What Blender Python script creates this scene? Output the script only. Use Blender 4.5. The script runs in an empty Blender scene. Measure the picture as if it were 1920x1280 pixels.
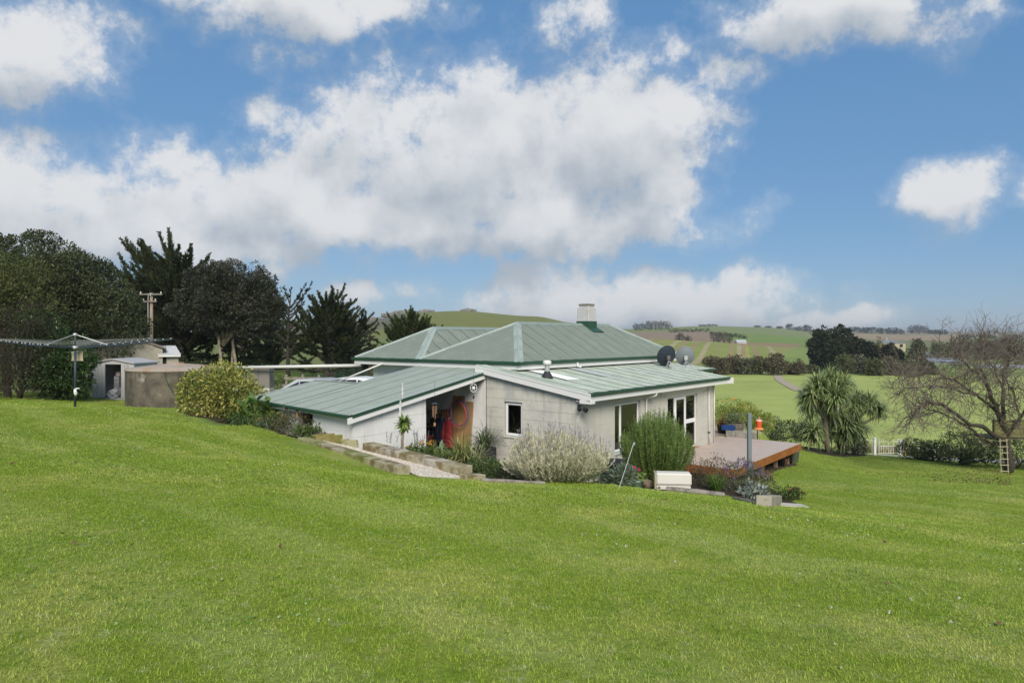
import bpy, bmesh, math, random
import numpy as np
from mathutils import Vector, Matrix

# ------------------------------------------------------------------ camera, sky, sun, exposure
scene = bpy.context.scene
COL = scene.collection
CZ = 4.1                      # camera height above the deck level (z = 0)
FPX, U0, V0 = 1280.0, 960.0, 632.0

cam_data = bpy.data.cameras.new('camera')
cam_data.sensor_width = 36.0
cam_data.lens = 24.0
cam_data.shift_y = -8.0 / 1920.0
cam_data.clip_start = 0.1
cam_data.clip_end = 20000.0
cam = bpy.data.objects.new('camera', cam_data)
COL.objects.link(cam)
cam.location = (0, 0, CZ)
cam.rotation_euler = (math.radians(90), 0, 0)
scene.camera = cam

SUN_EL, SUN_AZ = math.radians(36), math.radians(173)   # azimuth from +Y clockwise: behind the camera, to the right
sun_dir = Vector((math.sin(SUN_AZ) * math.cos(SUN_EL), math.cos(SUN_AZ) * math.cos(SUN_EL), math.sin(SUN_EL)))
sd = bpy.data.lights.new('sun', 'SUN')
sd.energy = 3.2
sd.angle = math.radians(28)
sd.color = (1.0, 0.93, 0.82)
sun = bpy.data.objects.new('sun', sd)
COL.objects.link(sun)
sun.rotation_euler = (-sun_dir).to_track_quat('-Z', 'Y').to_euler()
sun.location = (0, 0, 60)

scene.view_settings.view_transform = 'Standard'
scene.view_settings.look = 'None'
scene.view_settings.gamma = 1.0
scene.view_settings.exposure = 0.40
scene.view_settings.use_curve_mapping = False
scene.cycles.use_denoising = True
try:
    scene.cycles.denoising_input_passes = 'RGB_ALBEDO_NORMAL'
    scene.cycles.denoising_prefilter = 'ACCURATE'
except Exception:
    pass
scene.cycles.max_bounces = 6
scene.cycles.diffuse_bounces = 3
scene.cycles.glossy_bounces = 3
scene.cycles.transmission_bounces = 4
scene.cycles.transparent_max_bounces = 8
scene.cycles.volume_bounces = 0
scene.cycles.caustics_reflective = False
scene.cycles.caustics_refractive = False
scene.cycles.sample_clamp_indirect = 4.0

# ---- world: Nishita sky with broken cumulus laid out by direction
world = bpy.data.worlds.new('World')
scene.world = world
world.use_nodes = True
world.cycles.sampling_method = 'MANUAL'
world.cycles.sample_map_resolution = 256

def nd(nt, t, loc=None, **kw):
    n = nt.nodes.new(t)
    for k, v in kw.items():
        setattr(n, k, v)
    return n

def lk(nt, a, b):
    nt.links.new(a, b)

def mth(nt, op, a, b=None, c=None, clamp=False):
    n = nt.nodes.new('ShaderNodeMath')
    n.operation = op
    n.use_clamp = clamp
    for i, x in enumerate((a, b, c)):
        if x is None:
            continue
        if isinstance(x, (int, float)):
            n.inputs[i].default_value = x
        else:
            nt.links.new(x, n.inputs[i])
    return n.outputs[0]

def sstep(nt, x, lo, hi):
    n = nt.nodes.new('ShaderNodeMapRange')
    n.interpolation_type = 'SMOOTHSTEP'
    nt.links.new(x, n.inputs['Value'])
    n.inputs['From Min'].default_value = lo
    n.inputs['From Max'].default_value = hi
    return n.outputs['Result']

# (u, v, half width, half height up, half height down, weight) of the clouds seen, in photograph degrees
CLOUDS = [
    (760, 280, 260, 140, 150, 1.0), (1010, 250, 300, 130, 160, 1.05), (1200, 235, 170, 80, 110, 1.0),
    (900, 420, 480, 80, 70, 1.0), (1250, 360, 130, 70, 55, .85),
    (60, 345, 300, 105, 150, 1.0), (300, 360, 160, 100, 130, .9), (500, 380, 190, 115, 110, 1.0),
    (330, 455, 340, 70, 60, .95), (640, 440, 300, 70, 60, .95),
    (40, 110, 190, 120, 130, .85), (190, 60, 110, 50, 50, .5),
    (560, -10, 290, 50, 85, .95), (790, 20, 100, 45, 55, .6),
    (1075, 50, 110, 60, 55, .66), (1225, 115, 130, 46, 50, .62), (1380, 135, 100, 54, 48, .68),
    (1560, 0, 260, 60, 80, .95), (1790, 40, 90, 60, 70, .58),
    (1765, 375, 125, 75, 70, .9), (1925, 365, 50, 38, 38, .7),
    (1020, 570, 150, 100, 90, .95), (1260, 575, 270, 68, 62, .95), (1180, 600, 160, 50, 40, .9),
    (1520, 605, 190, 34, 34, .8), (1400, 612, 150, 22, 30, .7),
    (665, 550, 75, 36, 36, .75), (765, 545, 60, 28, 26, .5),
    (705, 130, 80, 52, 48, .64), (530, 115, 95, 48, 44, .58), (480, 235, 75, 50, 45, .58), (600, 190, 60, 22, 22, .5), (1330, 290, 60, 40, 40, .6),
]

def cloud_group():
    g = bpy.data.node_groups.new('cloud_field', 'ShaderNodeTree')
    g.interface.new_socket('Vector', in_out='INPUT', socket_type='NodeSocketVector')
    g.interface.new_socket('Density', in_out='OUTPUT', socket_type='NodeSocketFloat')
    g.interface.new_socket('Soft', in_out='OUTPUT', socket_type='NodeSocketFloat')
    gi = g.nodes.new('NodeGroupInput')
    go = g.nodes.new('NodeGroupOutput')
    nrm = nd(g, 'ShaderNodeVectorMath', operation='NORMALIZE')
    lk(g, gi.outputs[0], nrm.inputs[0])
    # gentle domain warp so that outlines billow
    wn = nd(g, 'ShaderNodeTexNoise')
    wn.inputs['Scale'].default_value = 9.0
    wn.inputs['Detail'].default_value = 3.0
    lk(g, nrm.outputs[0], wn.inputs['Vector'])
    wsub = nd(g, 'ShaderNodeVectorMath', operation='SUBTRACT')
    lk(g, wn.outputs['Color'], wsub.inputs[0])
    wsub.inputs[1].default_value = (.5, .5, .5)
    wsc = nd(g, 'ShaderNodeVectorMath', operation='SCALE')
    lk(g, wsub.outputs[0], wsc.inputs[0])
    wsc.inputs['Scale'].default_value = 0.10
    wad = nd(g, 'ShaderNodeVectorMath', operation='ADD')
    lk(g, nrm.outputs[0], wad.inputs[0])
    lk(g, wsc.outputs[0], wad.inputs[1])
    sep = nd(g, 'ShaderNodeSeparateXYZ')
    lk(g, wad.outputs[0], sep.inputs[0])
    X, Y, Z = sep.outputs
    az = mth(g, 'ARCTAN2', X, Y)
    hor = mth(g, 'SQRT', mth(g, 'ADD', mth(g, 'MULTIPLY', X, X), mth(g, 'MULTIPLY', Y, Y)))
    el = mth(g, 'ARCTAN2', Z, hor)
    ae = nd(g, 'ShaderNodeCombineXYZ')
    lk(g, az, ae.inputs[0]); lk(g, el, ae.inputs[1])
    field = None
    for (u, v, su, sup, sdn, w) in CLOUDS:
        a0 = math.atan((u - U0) / FPX)
        c = math.cos(a0)
        e0 = math.atan((V0 - v) / FPX * c)
        sa = su / FPX * c * c
        sm = .5 * (sup + sdn) / FPX * c
        em = e0 + .5 * (sup - sdn) / FPX * c
        ma = nd(g, 'ShaderNodeVectorMath', operation='MULTIPLY_ADD')
        lk(g, ae.outputs[0], ma.inputs[0])
        ma.inputs[1].default_value = (1 / sa, 1 / sm, 0)
        ma.inputs[2].default_value = (-a0 / sa, -em / sm, 0)
        dt = nd(g, 'ShaderNodeVectorMath', operation='DOT_PRODUCT')
        lk(g, ma.outputs[0], dt.inputs[0]); lk(g, ma.outputs[0], dt.inputs[1])
        d2 = dt.outputs['Value']
        val = mth(g, 'MULTIPLY_ADD', d2, -w * .62, w)     # w*(1-.62 d2)
        field = val if field is None else mth(g, 'SMOOTH_MAX', field, val, .18)
    # beyond the frame: the same broken cumulus goes on
    ln = nd(g, 'ShaderNodeTexNoise')
    ln.inputs['Scale'].default_value = 3.2
    ln.inputs['Detail'].default_value = 2.0
    lk(g, nrm.outputs[0], ln.inputs['Vector'])
    other = mth(g, 'MULTIPLY_ADD', ln.outputs[0], 3.4, -1.35)
    mask = mth(g, 'MAXIMUM', sstep(g, mth(g, 'ABSOLUTE', az), math.radians(38), math.radians(46)),
               sstep(g, el, math.radians(25.5), math.radians(31)))
    mask = mth(g, 'MULTIPLY', mask, sstep(g, el, -.02, .05))
    mixf = nd(g, 'ShaderNodeMix', data_type='FLOAT')
    lk(g, mask, mixf.inputs[0])
    lk(g, field, mixf.inputs[2])
    lk(g, other, mixf.inputs[3])
    fn = nd(g, 'ShaderNodeTexNoise')
    fn.inputs['Scale'].default_value = 13.0
    fn.inputs['Detail'].default_value = 9.0
    fn.inputs['Roughness'].default_value = 0.66
    fn.inputs['Lacunarity'].default_value = 2.1
    lk(g, nrm.outputs[0], fn.inputs['Vector'])
    dens = mth(g, 'ADD', mixf.outputs[0], mth(g, 'MULTIPLY_ADD', fn.outputs[0], 1.9, -.95))
    lk(g, dens, go.inputs[0])
    sn = nd(g, 'ShaderNodeTexNoise')
    sn.inputs['Scale'].default_value = 7.0
    sn.inputs['Detail'].default_value = 2.0
    sn.inputs['Roughness'].default_value = 0.5
    sn.inputs['Lacunarity'].default_value = 2.1
    lk(g, nrm.outputs[0], sn.inputs['Vector'])
    lk(g, mth(g, 'ADD', mixf.outputs[0], mth(g, 'MULTIPLY_ADD', sn.outputs[0], 1.9, -.95)), go.inputs[1])
    return g

wn_ = world.node_tree
wn_.nodes.clear()
wout = nd(wn_, 'ShaderNodeOutputWorld')
bg = nd(wn_, 'ShaderNodeBackground')
SKY_STRENGTH = 0.1
bg.inputs['Strength'].default_value = SKY_STRENGTH
lk(wn_, bg.outputs[0], wout.inputs[0])
sky = nd(wn_, 'ShaderNodeTexSky', sky_type='NISHITA')
sky.sun_disc = False
sky.sun_elevation = SUN_EL
sky.sun_rotation = SUN_AZ
sky.air_density = 1.0
sky.dust_density = 0.0
sky.ozone_density = 1.5
sky.altitude = 100
tc = nd(wn_, 'ShaderNodeTexCoord')
CG = cloud_group()
g1 = nd(wn_, 'ShaderNodeGroup')
g1.node_tree = CG
lk(wn_, tc.outputs['Generated'], g1.inputs[0])
off = nd(wn_, 'ShaderNodeVectorMath', operation='ADD')
lk(wn_, tc.outputs['Generated'], off.inputs[0])
off.inputs[1].default_value = (.016, -.004, .052)
g2 = nd(wn_, 'ShaderNodeGroup')
g2.node_tree = CG
lk(wn_, off.outputs[0], g2.inputs[0])
cov = sstep(wn_, g1.outputs[0], .28, .80)
thin = mth(wn_, 'MULTIPLY', sstep(wn_, g1.outputs[0], .05, .60), .26)
cov = mth(wn_, 'MAXIMUM', cov, thin)
lit = sstep(wn_, mth(wn_, 'ADD', mth(wn_, 'MULTIPLY', mth(wn_, 'SUBTRACT', g1.outputs[1], g2.outputs[1]), .62), mth(wn_, 'MULTIPLY', mth(wn_, 'SUBTRACT', g1.outputs[0], g2.outputs[0]), .38)), -.46, .40)
thick = sstep(wn_, g2.outputs[1], .55, 1.45)
lit2 = mth(wn_, 'MULTIPLY', lit, mth(wn_, 'MULTIPLY_ADD', thick, -.30, 1.0))
ccol = nd(wn_, 'ShaderNodeMix', data_type='RGBA')
lk(wn_, lit2, ccol.inputs[0])
CK = 1.0 / SKY_STRENGTH
ccol.inputs[6].default_value = (.320 * CK, .362 * CK, .412 * CK, 1)
ccol.inputs[7].default_value = (.600 * CK, .605 * CK, .615 * CK, 1)
# broken cloud veils the model's steep horizon glow: blend it with an even blue
tint = nd(wn_, 'ShaderNodeMix', data_type='RGBA')
tint.inputs[0].default_value = .74
lk(wn_, sky.outputs[0], tint.inputs[6])
tint.inputs[7].default_value = (.072 * CK, .200 * CK, .395 * CK, 1)
wmix = nd(wn_, 'ShaderNodeMix', data_type='RGBA')
lk(wn_, mth(wn_, 'MULTIPLY', cov, .96), wmix.inputs[0])
lk(wn_, tint.outputs[2], wmix.inputs[6])
lk(wn_, ccol.outputs[2], wmix.inputs[7])
lk(wn_, wmix.outputs[2], bg.inputs['Color'])
# ------------------------------------------------------------------ helpers
rng = np.random.default_rng(7)
random.seed(7)
PI = math.pi

def at(u, v, Y):
    """photograph point at distance Y in front of the camera -> world"""
    return Vector(((u - U0) / FPX * Y, Y, CZ - (v - V0) / FPX * Y))

class MB:
    """collects verts/faces, builds ONE mesh object"""
    def __init__(s):
        s.V, s.F, s.n = [], [], 0
    def add(s, verts, faces):
        verts = np.asarray(verts, float).reshape(-1, 3)
        s.V.append(verts)
        if isinstance(faces, np.ndarray):
            s.F.append(faces + s.n)
        else:
            by = {}
            for f in faces:
                by.setdefault(len(f), []).append(f)
            for k, fs in by.items():
                s.F.append(np.asarray(fs, int) + s.n)
        s.n += len(verts)
        return s
    def box(s, x0, x1, y0, y1, z0, z1, M=None):
        v = np.array([(x0, y0, z0), (x1, y0, z0), (x1, y1, z0), (x0, y1, z0), (x0, y0, z1), (x1, y0, z1), (x1, y1, z1), (x0, y1, z1)], float)
        if M is not None:
            v = np.array([M @ Vector(p) for p in v])
        return s.add(v, [(3, 2, 1, 0), (4, 5, 6, 7), (0, 1, 5, 4), (1, 2, 6, 5), (2, 3, 7, 6), (3, 0, 4, 7)])
    def bbox(s, x0, x1, y0, y1, z0, z1, b=.01, M=None):
        """box with chamfered edges"""
        V = []
        idx = {}
        F = []
        X, Yy, Z = (x0, x1), (y0, y1), (z0, z1)
        for i in (0, 1):
            for j in (0, 1):
                for k in (0, 1):
                    c = (X[i], Yy[j], Z[k])
                    d = (b if i == 0 else -b, b if j == 0 else -b, b if k == 0 else -b)
                    for ax in range(3):
                        p = [c[q] + (0 if q == ax else d[q]) for q in range(3)]
                        idx[(i, j, k, ax)] = len(V)
                        V.append(p)
        f = lambda *ks: F.append(tuple(idx[k] for k in ks))
        for ax in range(3):
            o = [q for q in range(3) if q != ax]
            for side in (0, 1):
                ring = []
                for (p, q) in ((0, 0), (1, 0), (1, 1), (0, 1)):
                    k = [0, 0, 0]
                    k[ax] = side; k[o[0]] = p; k[o[1]] = q
                    ring.append((k[0], k[1], k[2], ax))
                f(*ring)
            # edges along ax: between the faces of the other two axes
            for p in (0, 1):
                for q in (0, 1):
                    k0 = [0, 0, 0]; k0[o[0]] = p; k0[o[1]] = q
                    k1 = list(k0); k1[ax] = 1
                    f((*k0, o[0]), (*k1, o[0]), (*k1, o[1]), (*k0, o[1]))
        for i in (0, 1):
            for j in (0, 1):
                for k in (0, 1):
                    f((i, j, k, 0), (i, j, k, 1), (i, j, k, 2))
        V = np.array(V)
        if M is not None:
            V = np.array([M @ Vector(p) for p in V])
        return s.add(V, F)
    def tube(s, pts, rad, n=6, cap=True):
        pts = [Vector(p) for p in pts]
        m = len(pts)
        if isinstance(rad, (int, float)):
            rad = [rad] * m
        V, F = [], []
        ref = None
        for i, p in enumerate(pts):
            t = (pts[min(i + 1, m - 1)] - pts[max(i - 1, 0)])
            t = t.normalized() if t.length > 1e-9 else Vector((0, 0, 1))
            if ref is None:
                ref = t.orthogonal().normalized()
            ref = ref - t * ref.dot(t)
            ref = ref.normalized() if ref.length > 1e-6 else t.orthogonal().normalized()
            b = t.cross(ref)
            for k in range(n):
                a = 2 * PI * k / n
                V.append(p + (ref * math.cos(a) + b * math.sin(a)) * rad[i])
        for i in range(m - 1):
            for k in range(n):
                F.append((i * n + k, i * n + (k + 1) % n, (i + 1) * n + (k + 1) % n, (i + 1) * n + k))
        if cap:
            V.append(pts[0]); V.append(pts[-1])
            c0, c1 = m * n, m * n + 1
            for k in range(n):
                F.append((c0, (k + 1) % n, k))
                F.append((c1, (m - 1) * n + k, (m - 1) * n + (k + 1) % n))
        return s.add([tuple(v) for v in V], F)
    def lathe(s, prof, n=20, c=(0, 0, 0), M=None):
        V, F = [], []
        for (r, z) in prof:
            for k in range(n):
                a = 2 * PI * k / n
                V.append((c[0] + r * math.cos(a), c[1] + r * math.sin(a), c[2] + z))
        for i in range(len(prof) - 1):
            for k in range(n):
                F.append((i * n + k, i * n + (k + 1) % n, (i + 1) * n + (k + 1) % n, (i + 1) * n + k))
        if M is not None:
            V = [tuple(M @ Vector(p)) for p in V]
        return s.add(V, F)
    def prism(s, poly, d):
        """planar 3-D polygon extruded by the vector d"""
        poly = [Vector(p) for p in poly]
        d = Vector(d)
        n = len(poly)
        V = [tuple(p) for p in poly] + [tuple(p + d) for p in poly]
        F = [tuple(range(n - 1, -1, -1)), tuple(range(n, 2 * n))]
        F += [(i, (i + 1) % n, n + (i + 1) % n, n + i) for i in range(n)]
        return s.add(V, F)
    def build(s, name, mat, parent=None, smooth=False, attr=None):
        me = bpy.data.meshes.new(name)
        if s.n:
            V = np.concatenate(s.V).astype(np.float32)
            loops = np.concatenate([f.ravel() for f in s.F]).astype(np.int32)
            cnt = np.concatenate([np.full(len(f), f.shape[1]) for f in s.F]).astype(np.int32)
            me.vertices.add(len(V))
            me.vertices.foreach_set('co', V.ravel())
            me.loops.add(len(loops))
            me.loops.foreach_set('vertex_index', loops)
            me.polygons.add(len(cnt))
            st = np.concatenate([[0], np.cumsum(cnt)[:-1]]).astype(np.int32)
            me.polygons.foreach_set('loop_start', st)
            me.polygons.foreach_set('loop_total', cnt)
            me.polygons.foreach_set('use_smooth', np.full(len(cnt), bool(smooth)))
            me.update(calc_edges=True)
            me.validate()
        if mat is not None:
            me.materials.append(mat)
        o = bpy.data.objects.new(name, me)
        COL.objects.link(o)
        if parent is not None:
            o.parent = parent
        return o

def tag(o, label=None, cat=None, group=None, kind=None):
    if label: o['label'] = label
    if cat: o['category'] = cat
    if group: o['group'] = group
    if kind: o['kind'] = kind
    return o

def thing(name, label, cat, loc=(0, 0, 0), rz=0.0, group=None):
    o = bpy.data.objects.new(name, None)
    o.empty_display_size = .2
    COL.objects.link(o)
    o.location = loc
    o.rotation_euler = (0, 0, rz)
    return tag(o, label, cat, group)

def clone(o, parent=None):
    c = o.copy()
    COL.objects.link(c)
    c.parent = parent
    for ch in [x for x in bpy.data.objects if x.parent == o]:
        clone(ch, c)
    return c

# ---- materials
def mat(name, base, rough=.6, var=.12, scale=4.0, bump=0.0, bscale=40.0, metallic=0.0, spec=.4, second=None, sfac=(.45, .62), sscale=2.0, island=0.0, detail=4.0, emit=None):
    m = bpy.data.materials.new(name)
    m.use_nodes = True
    nt = m.node_tree
    b = nt.nodes['Principled BSDF']
    b.inputs['Roughness'].default_value = rough
    b.inputs['Metallic'].default_value = metallic
    b.inputs['Specular IOR Level'].default_value = spec
    geo = nd(nt, 'ShaderNodeNewGeometry')
    n1 = nd(nt, 'ShaderNodeTexNoise')
    n1.inputs['Scale'].default_value = scale
    n1.inputs['Detail'].default_value = detail
    lk(nt, geo.outputs['Position'], n1.inputs['Vector'])
    fac = mth(nt, 'MULTIPLY_ADD', n1.outputs[0], 2 * var, 1 - var)
    if island:
        fac = mth(nt, 'MULTIPLY', fac, mth(nt, 'MULTIPLY_ADD', geo.outputs['Random Per Island'], island, 1 - island / 2))
    if second is not None:
        n2 = nd(nt, 'ShaderNodeTexNoise')
        n2.inputs['Scale'].default_value = sscale
        n2.inputs['Detail'].default_value = 6.0
        n2.inputs['Roughness'].default_value = .65
        lk(nt, geo.outputs['Position'], n2.inputs['Vector'])
        mx = nd(nt, 'ShaderNodeMix', data_type='RGBA')
        lk(nt, sstep(nt, n2.outputs[0], *sfac), mx.inputs[0])
        mx.inputs[6].default_value = (*base, 1)
        mx.inputs[7].default_value = (*second, 1)
        src = mx.outputs[2]
    else:
        rgb = nd(nt, 'ShaderNodeRGB')
        rgb.outputs[0].default_value = (*base, 1)
        src = rgb.outputs[0]
    sc = nd(nt, 'ShaderNodeVectorMath', operation='SCALE')
    lk(nt, src, sc.inputs[0])
    lk(nt, fac, sc.inputs['Scale'])
    lk(nt, sc.outputs[0], b.inputs['Base Color'])
    if bump:
        n3 = nd(nt, 'ShaderNodeTexNoise')
        n3.inputs['Scale'].default_value = bscale
        n3.inputs['Detail'].default_value = 5.0
        lk(nt, geo.outputs['Position'], n3.inputs['Vector'])
        bp = nd(nt, 'ShaderNodeBump')
        bp.inputs['Strength'].default_value = 1.0
        bp.inputs['Distance'].default_value = bump
        lk(nt, n3.outputs[0], bp.inputs['Height'])
        lk(nt, bp.outputs[0], b.inputs['Normal'])
    if emit:
        b.inputs['Emission Color'].default_value = (*emit[0], 1)
        b.inputs['Emission Strength'].default_value = emit[1]
    return m

def leafmat(name, cols, trans=.25, rough=.5, spec=.35, patch=.25, pscale=.8):
    """colour picked per leaf from cols, drifting slowly through the crown"""
    m = bpy.data.materials.new(name)
    m.use_nodes = True
    nt = m.node_tree
    b = nt.nodes['Principled BSDF']
    out = nt.nodes['Material Output']
    b.inputs['Roughness'].default_value = rough
    b.inputs['Specular IOR Level'].default_value = spec
    geo = nd(nt, 'ShaderNodeNewGeometry')
    n1 = nd(nt, 'ShaderNodeTexNoise')
    n1.inputs['Scale'].default_value = pscale
    n1.inputs['Detail'].default_value = 3
    lk(nt, geo.outputs['Position'], n1.inputs['Vector'])
    f = mth(nt, 'ADD', mth(nt, 'MULTIPLY', geo.outputs['Random Per Island'], 1 - patch), mth(nt, 'MULTIPLY', sstep(nt, n1.outputs[0], .35, .65), patch), clamp=True)
    cr = nd(nt, 'ShaderNodeValToRGB')
    el = cr.color_ramp.elements
    while len(el) < len(cols):
        el.new(.5)
    for i, c in enumerate(cols):
        el[i].position = i / (len(cols) - 1)
        el[i].color = (*c, 1)
    lk(nt, f, cr.inputs[0])
    lk(nt, cr.outputs[0], b.inputs['Base Color'])
    if trans:
        t = nd(nt, 'ShaderNodeBsdfTranslucent')
        lk(nt, cr.outputs[0], t.inputs[0])
        mx = nd(nt, 'ShaderNodeMixShader')
        mx.inputs[0].default_value = trans
        lk(nt, b.outputs[0], mx.inputs[1])
        lk(nt, t.outputs[0], mx.inputs[2])
        lk(nt, mx.outputs[0], out.inputs[0])
    return m

def weather(m, streak=None, sfac=(.52, .70), amount=.5, specks=None, spfac=(.70, .74), spscale=16.0):
    """vertical run stains and lichen specks laid over a material's own colour"""
    nt = m.node_tree
    b = nt.nodes['Principled BSDF']
    src = b.inputs['Base Color'].links[0].from_socket
    geo = nd(nt, 'ShaderNodeNewGeometry')
    if streak:
        mp = nd(nt, 'ShaderNodeMapping'); mp.inputs['Scale'].default_value = (4.5, 4.5, .35)
        lk(nt, geo.outputs['Position'], mp.inputs[0])
        n = nd(nt, 'ShaderNodeTexNoise'); n.inputs['Scale'].default_value = 1.7; n.inputs['Detail'].default_value = 5
        lk(nt, mp.outputs[0], n.inputs['Vector'])
        mx = nd(nt, 'ShaderNodeMix', data_type='RGBA')
        lk(nt, mth(nt, 'MULTIPLY', sstep(nt, n.outputs[0], *sfac), amount), mx.inputs[0])
        lk(nt, src, mx.inputs[6]); mx.inputs[7].default_value = (*streak, 1)
        src = mx.outputs[2]
    if specks:
        n = nd(nt, 'ShaderNodeTexNoise'); n.inputs['Scale'].default_value = spscale; n.inputs['Detail'].default_value = 2
        lk(nt, geo.outputs['Position'], n.inputs['Vector'])
        mx = nd(nt, 'ShaderNodeMix', data_type='RGBA')
        lk(nt, sstep(nt, n.outputs[0], *spfac), mx.inputs[0])
        lk(nt, src, mx.inputs[6]); mx.inputs[7].default_value = (*specks, 1)
        src = mx.outputs[2]
    lk(nt, src, b.inputs['Base Color'])
    return m

# ---- foliage
def unit(a):
    return a / np.maximum(np.linalg.norm(a, axis=-1, keepdims=True), 1e-9)

def rdir(n, r=None):
    return unit((r or rng).normal(size=(n, 3)))

def leaf_arrays(P, D, L, W, fold=.0, S=None):
    """rhombic leaves: base P, direction D, length L, width W"""
    n = len(P)
    L = np.broadcast_to(np.asarray(L, float), (n,))[:, None]
    W = np.broadcast_to(np.asarray(W, float), (n,))[:, None]
    if S is None:
        S = unit(np.cross(D, rdir(n)))
    N = np.cross(S, D)
    v0 = P
    v1 = P + D * L * .5 + S * W * .5 + N * L * fold
    v2 = P + D * L - N * L * fold
    v3 = P + D * L * .5 - S * W * .5 + N * L * fold
    V = np.stack([v0, v1, v2, v3], 1).reshape(-1, 3)
    F = np.arange(4 * n).reshape(n, 4)
    return V, F

def strip_arrays(P, D, L, W, droop, seg=3, wprof=None):
    """long bent leaves; droop pulls the direction down along the length"""
    n = len(P)
    L = np.broadcast_to(np.asarray(L, float), (n,))
    W = np.broadcast_to(np.asarray(W, float), (n,))
    droop = np.broadcast_to(np.asarray(droop, float), (n,))
    S = unit(np.cross(D, np.array([0, 0, 1.0])) + 1e-4 * rdir(n))
    p = P.copy(); d = D.copy()
    rows = []
    wp = wprof or [.7] + [1.0] * (seg - 1) + [.06]
    for i in range(seg + 1):
        rows.append(p - S * (W * wp[i] * .5)[:, None])
        rows.append(p + S * (W * wp[i] * .5)[:, None])
        p = p + d * (L / seg)[:, None]
        d = d.copy(); d[:, 2] -= droop / seg * (1 + i * .6)
        d = unit(d)
    V = np.stack(rows, 1).reshape(-1, 3)
    k = 2 * (seg + 1)
    base = np.arange(n)[:, None] * k
    F = np.concatenate([base + np.array([[2 * i, 2 * i + 1, 2 * i + 3, 2 * i + 2]]) for i in range(seg)])
    return V, F

def crown_arrays(lobes, n, L, W, seed=0, clump=.35, nclump=40, inner=.55, outward=.7, up=.15, fold=.05, squash=.8):
    """leaves on many small clumps spread through ellipsoidal lobes: (cx,cy,cz,rx,ry,rz)"""
    r = np.random.default_rng(seed)
    lob = np.array(lobes, float)
    wt = (lob[:, 3] * lob[:, 4] + lob[:, 3] * lob[:, 5] + lob[:, 4] * lob[:, 5])
    cs = []
    for i, l in enumerate(lob):
        k = max(4, int(round(nclump * len(lob) * wt[i] / wt.sum())))
        d = unit(r.normal(size=(k, 3)))
        rad = (inner + (1 - inner) * r.random(k) ** .6) * (1 + .12 * r.normal(size=k))
        c = l[:3] + d * rad[:, None] * l[3:6]
        s = clump * l[3:6].min() * r.uniform(.55, 1.25, k)
        cs.append(np.concatenate([c, s[:, None], d], 1))
    cs = np.concatenate(cs)
    p = cs[:, 3] ** 2
    idx = r.choice(len(cs), n, p=p / p.sum())
    C = cs[idx]
    d = unit(r.normal(size=(n, 3)) + .55 * C[:, 4:7])
    rad = C[:, 3] * (1 - .5 * r.random(n) ** 2)
    P = C[:, :3] + d * rad[:, None] * np.array([1, 1, squash])
    D = unit(outward * d + (1 - outward) * unit(r.normal(size=(n, 3))) + np.array([0, 0, up]))
    Ls = L * r.uniform(.65, 1.25, n)
    S = unit(np.cross(D, unit(r.normal(size=(n, 3)) * .6 + np.array([0, 0, 1.0]) * .6 + d)))
    return leaf_arrays(P, D, Ls, W * Ls / L, fold, S)

def branch_path(p, d, L, seg, wander, r, up=0.0):
    pts = [np.array(p, float)]
    d = np.array(d, float)
    for i in range(seg):
        d = unit((d + r.normal(size=3) * wander + np.array([0, 0, up])))
        pts.append(pts[-1] + d * L / seg)
    return pts, d
# ------------------------------------------------------------------ house frame: origin at the near wall corner
PX, PY = 1.88, 19.30
AX = np.array([.6306, .7761]); BX = np.array([-.7761, .6306])
HROT = math.atan2(AX[1], AX[0])
def l2w(a, b, z=0.0):
    return Vector((PX + a * AX[0] + b * BX[0], PY + a * AX[1] + b * BX[1], z))
def w2l(x, y):
    return ((x - PX) * AX[0] + (y - PY) * AX[1], (x - PX) * BX[0] + (y - PY) * BX[1])

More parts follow.
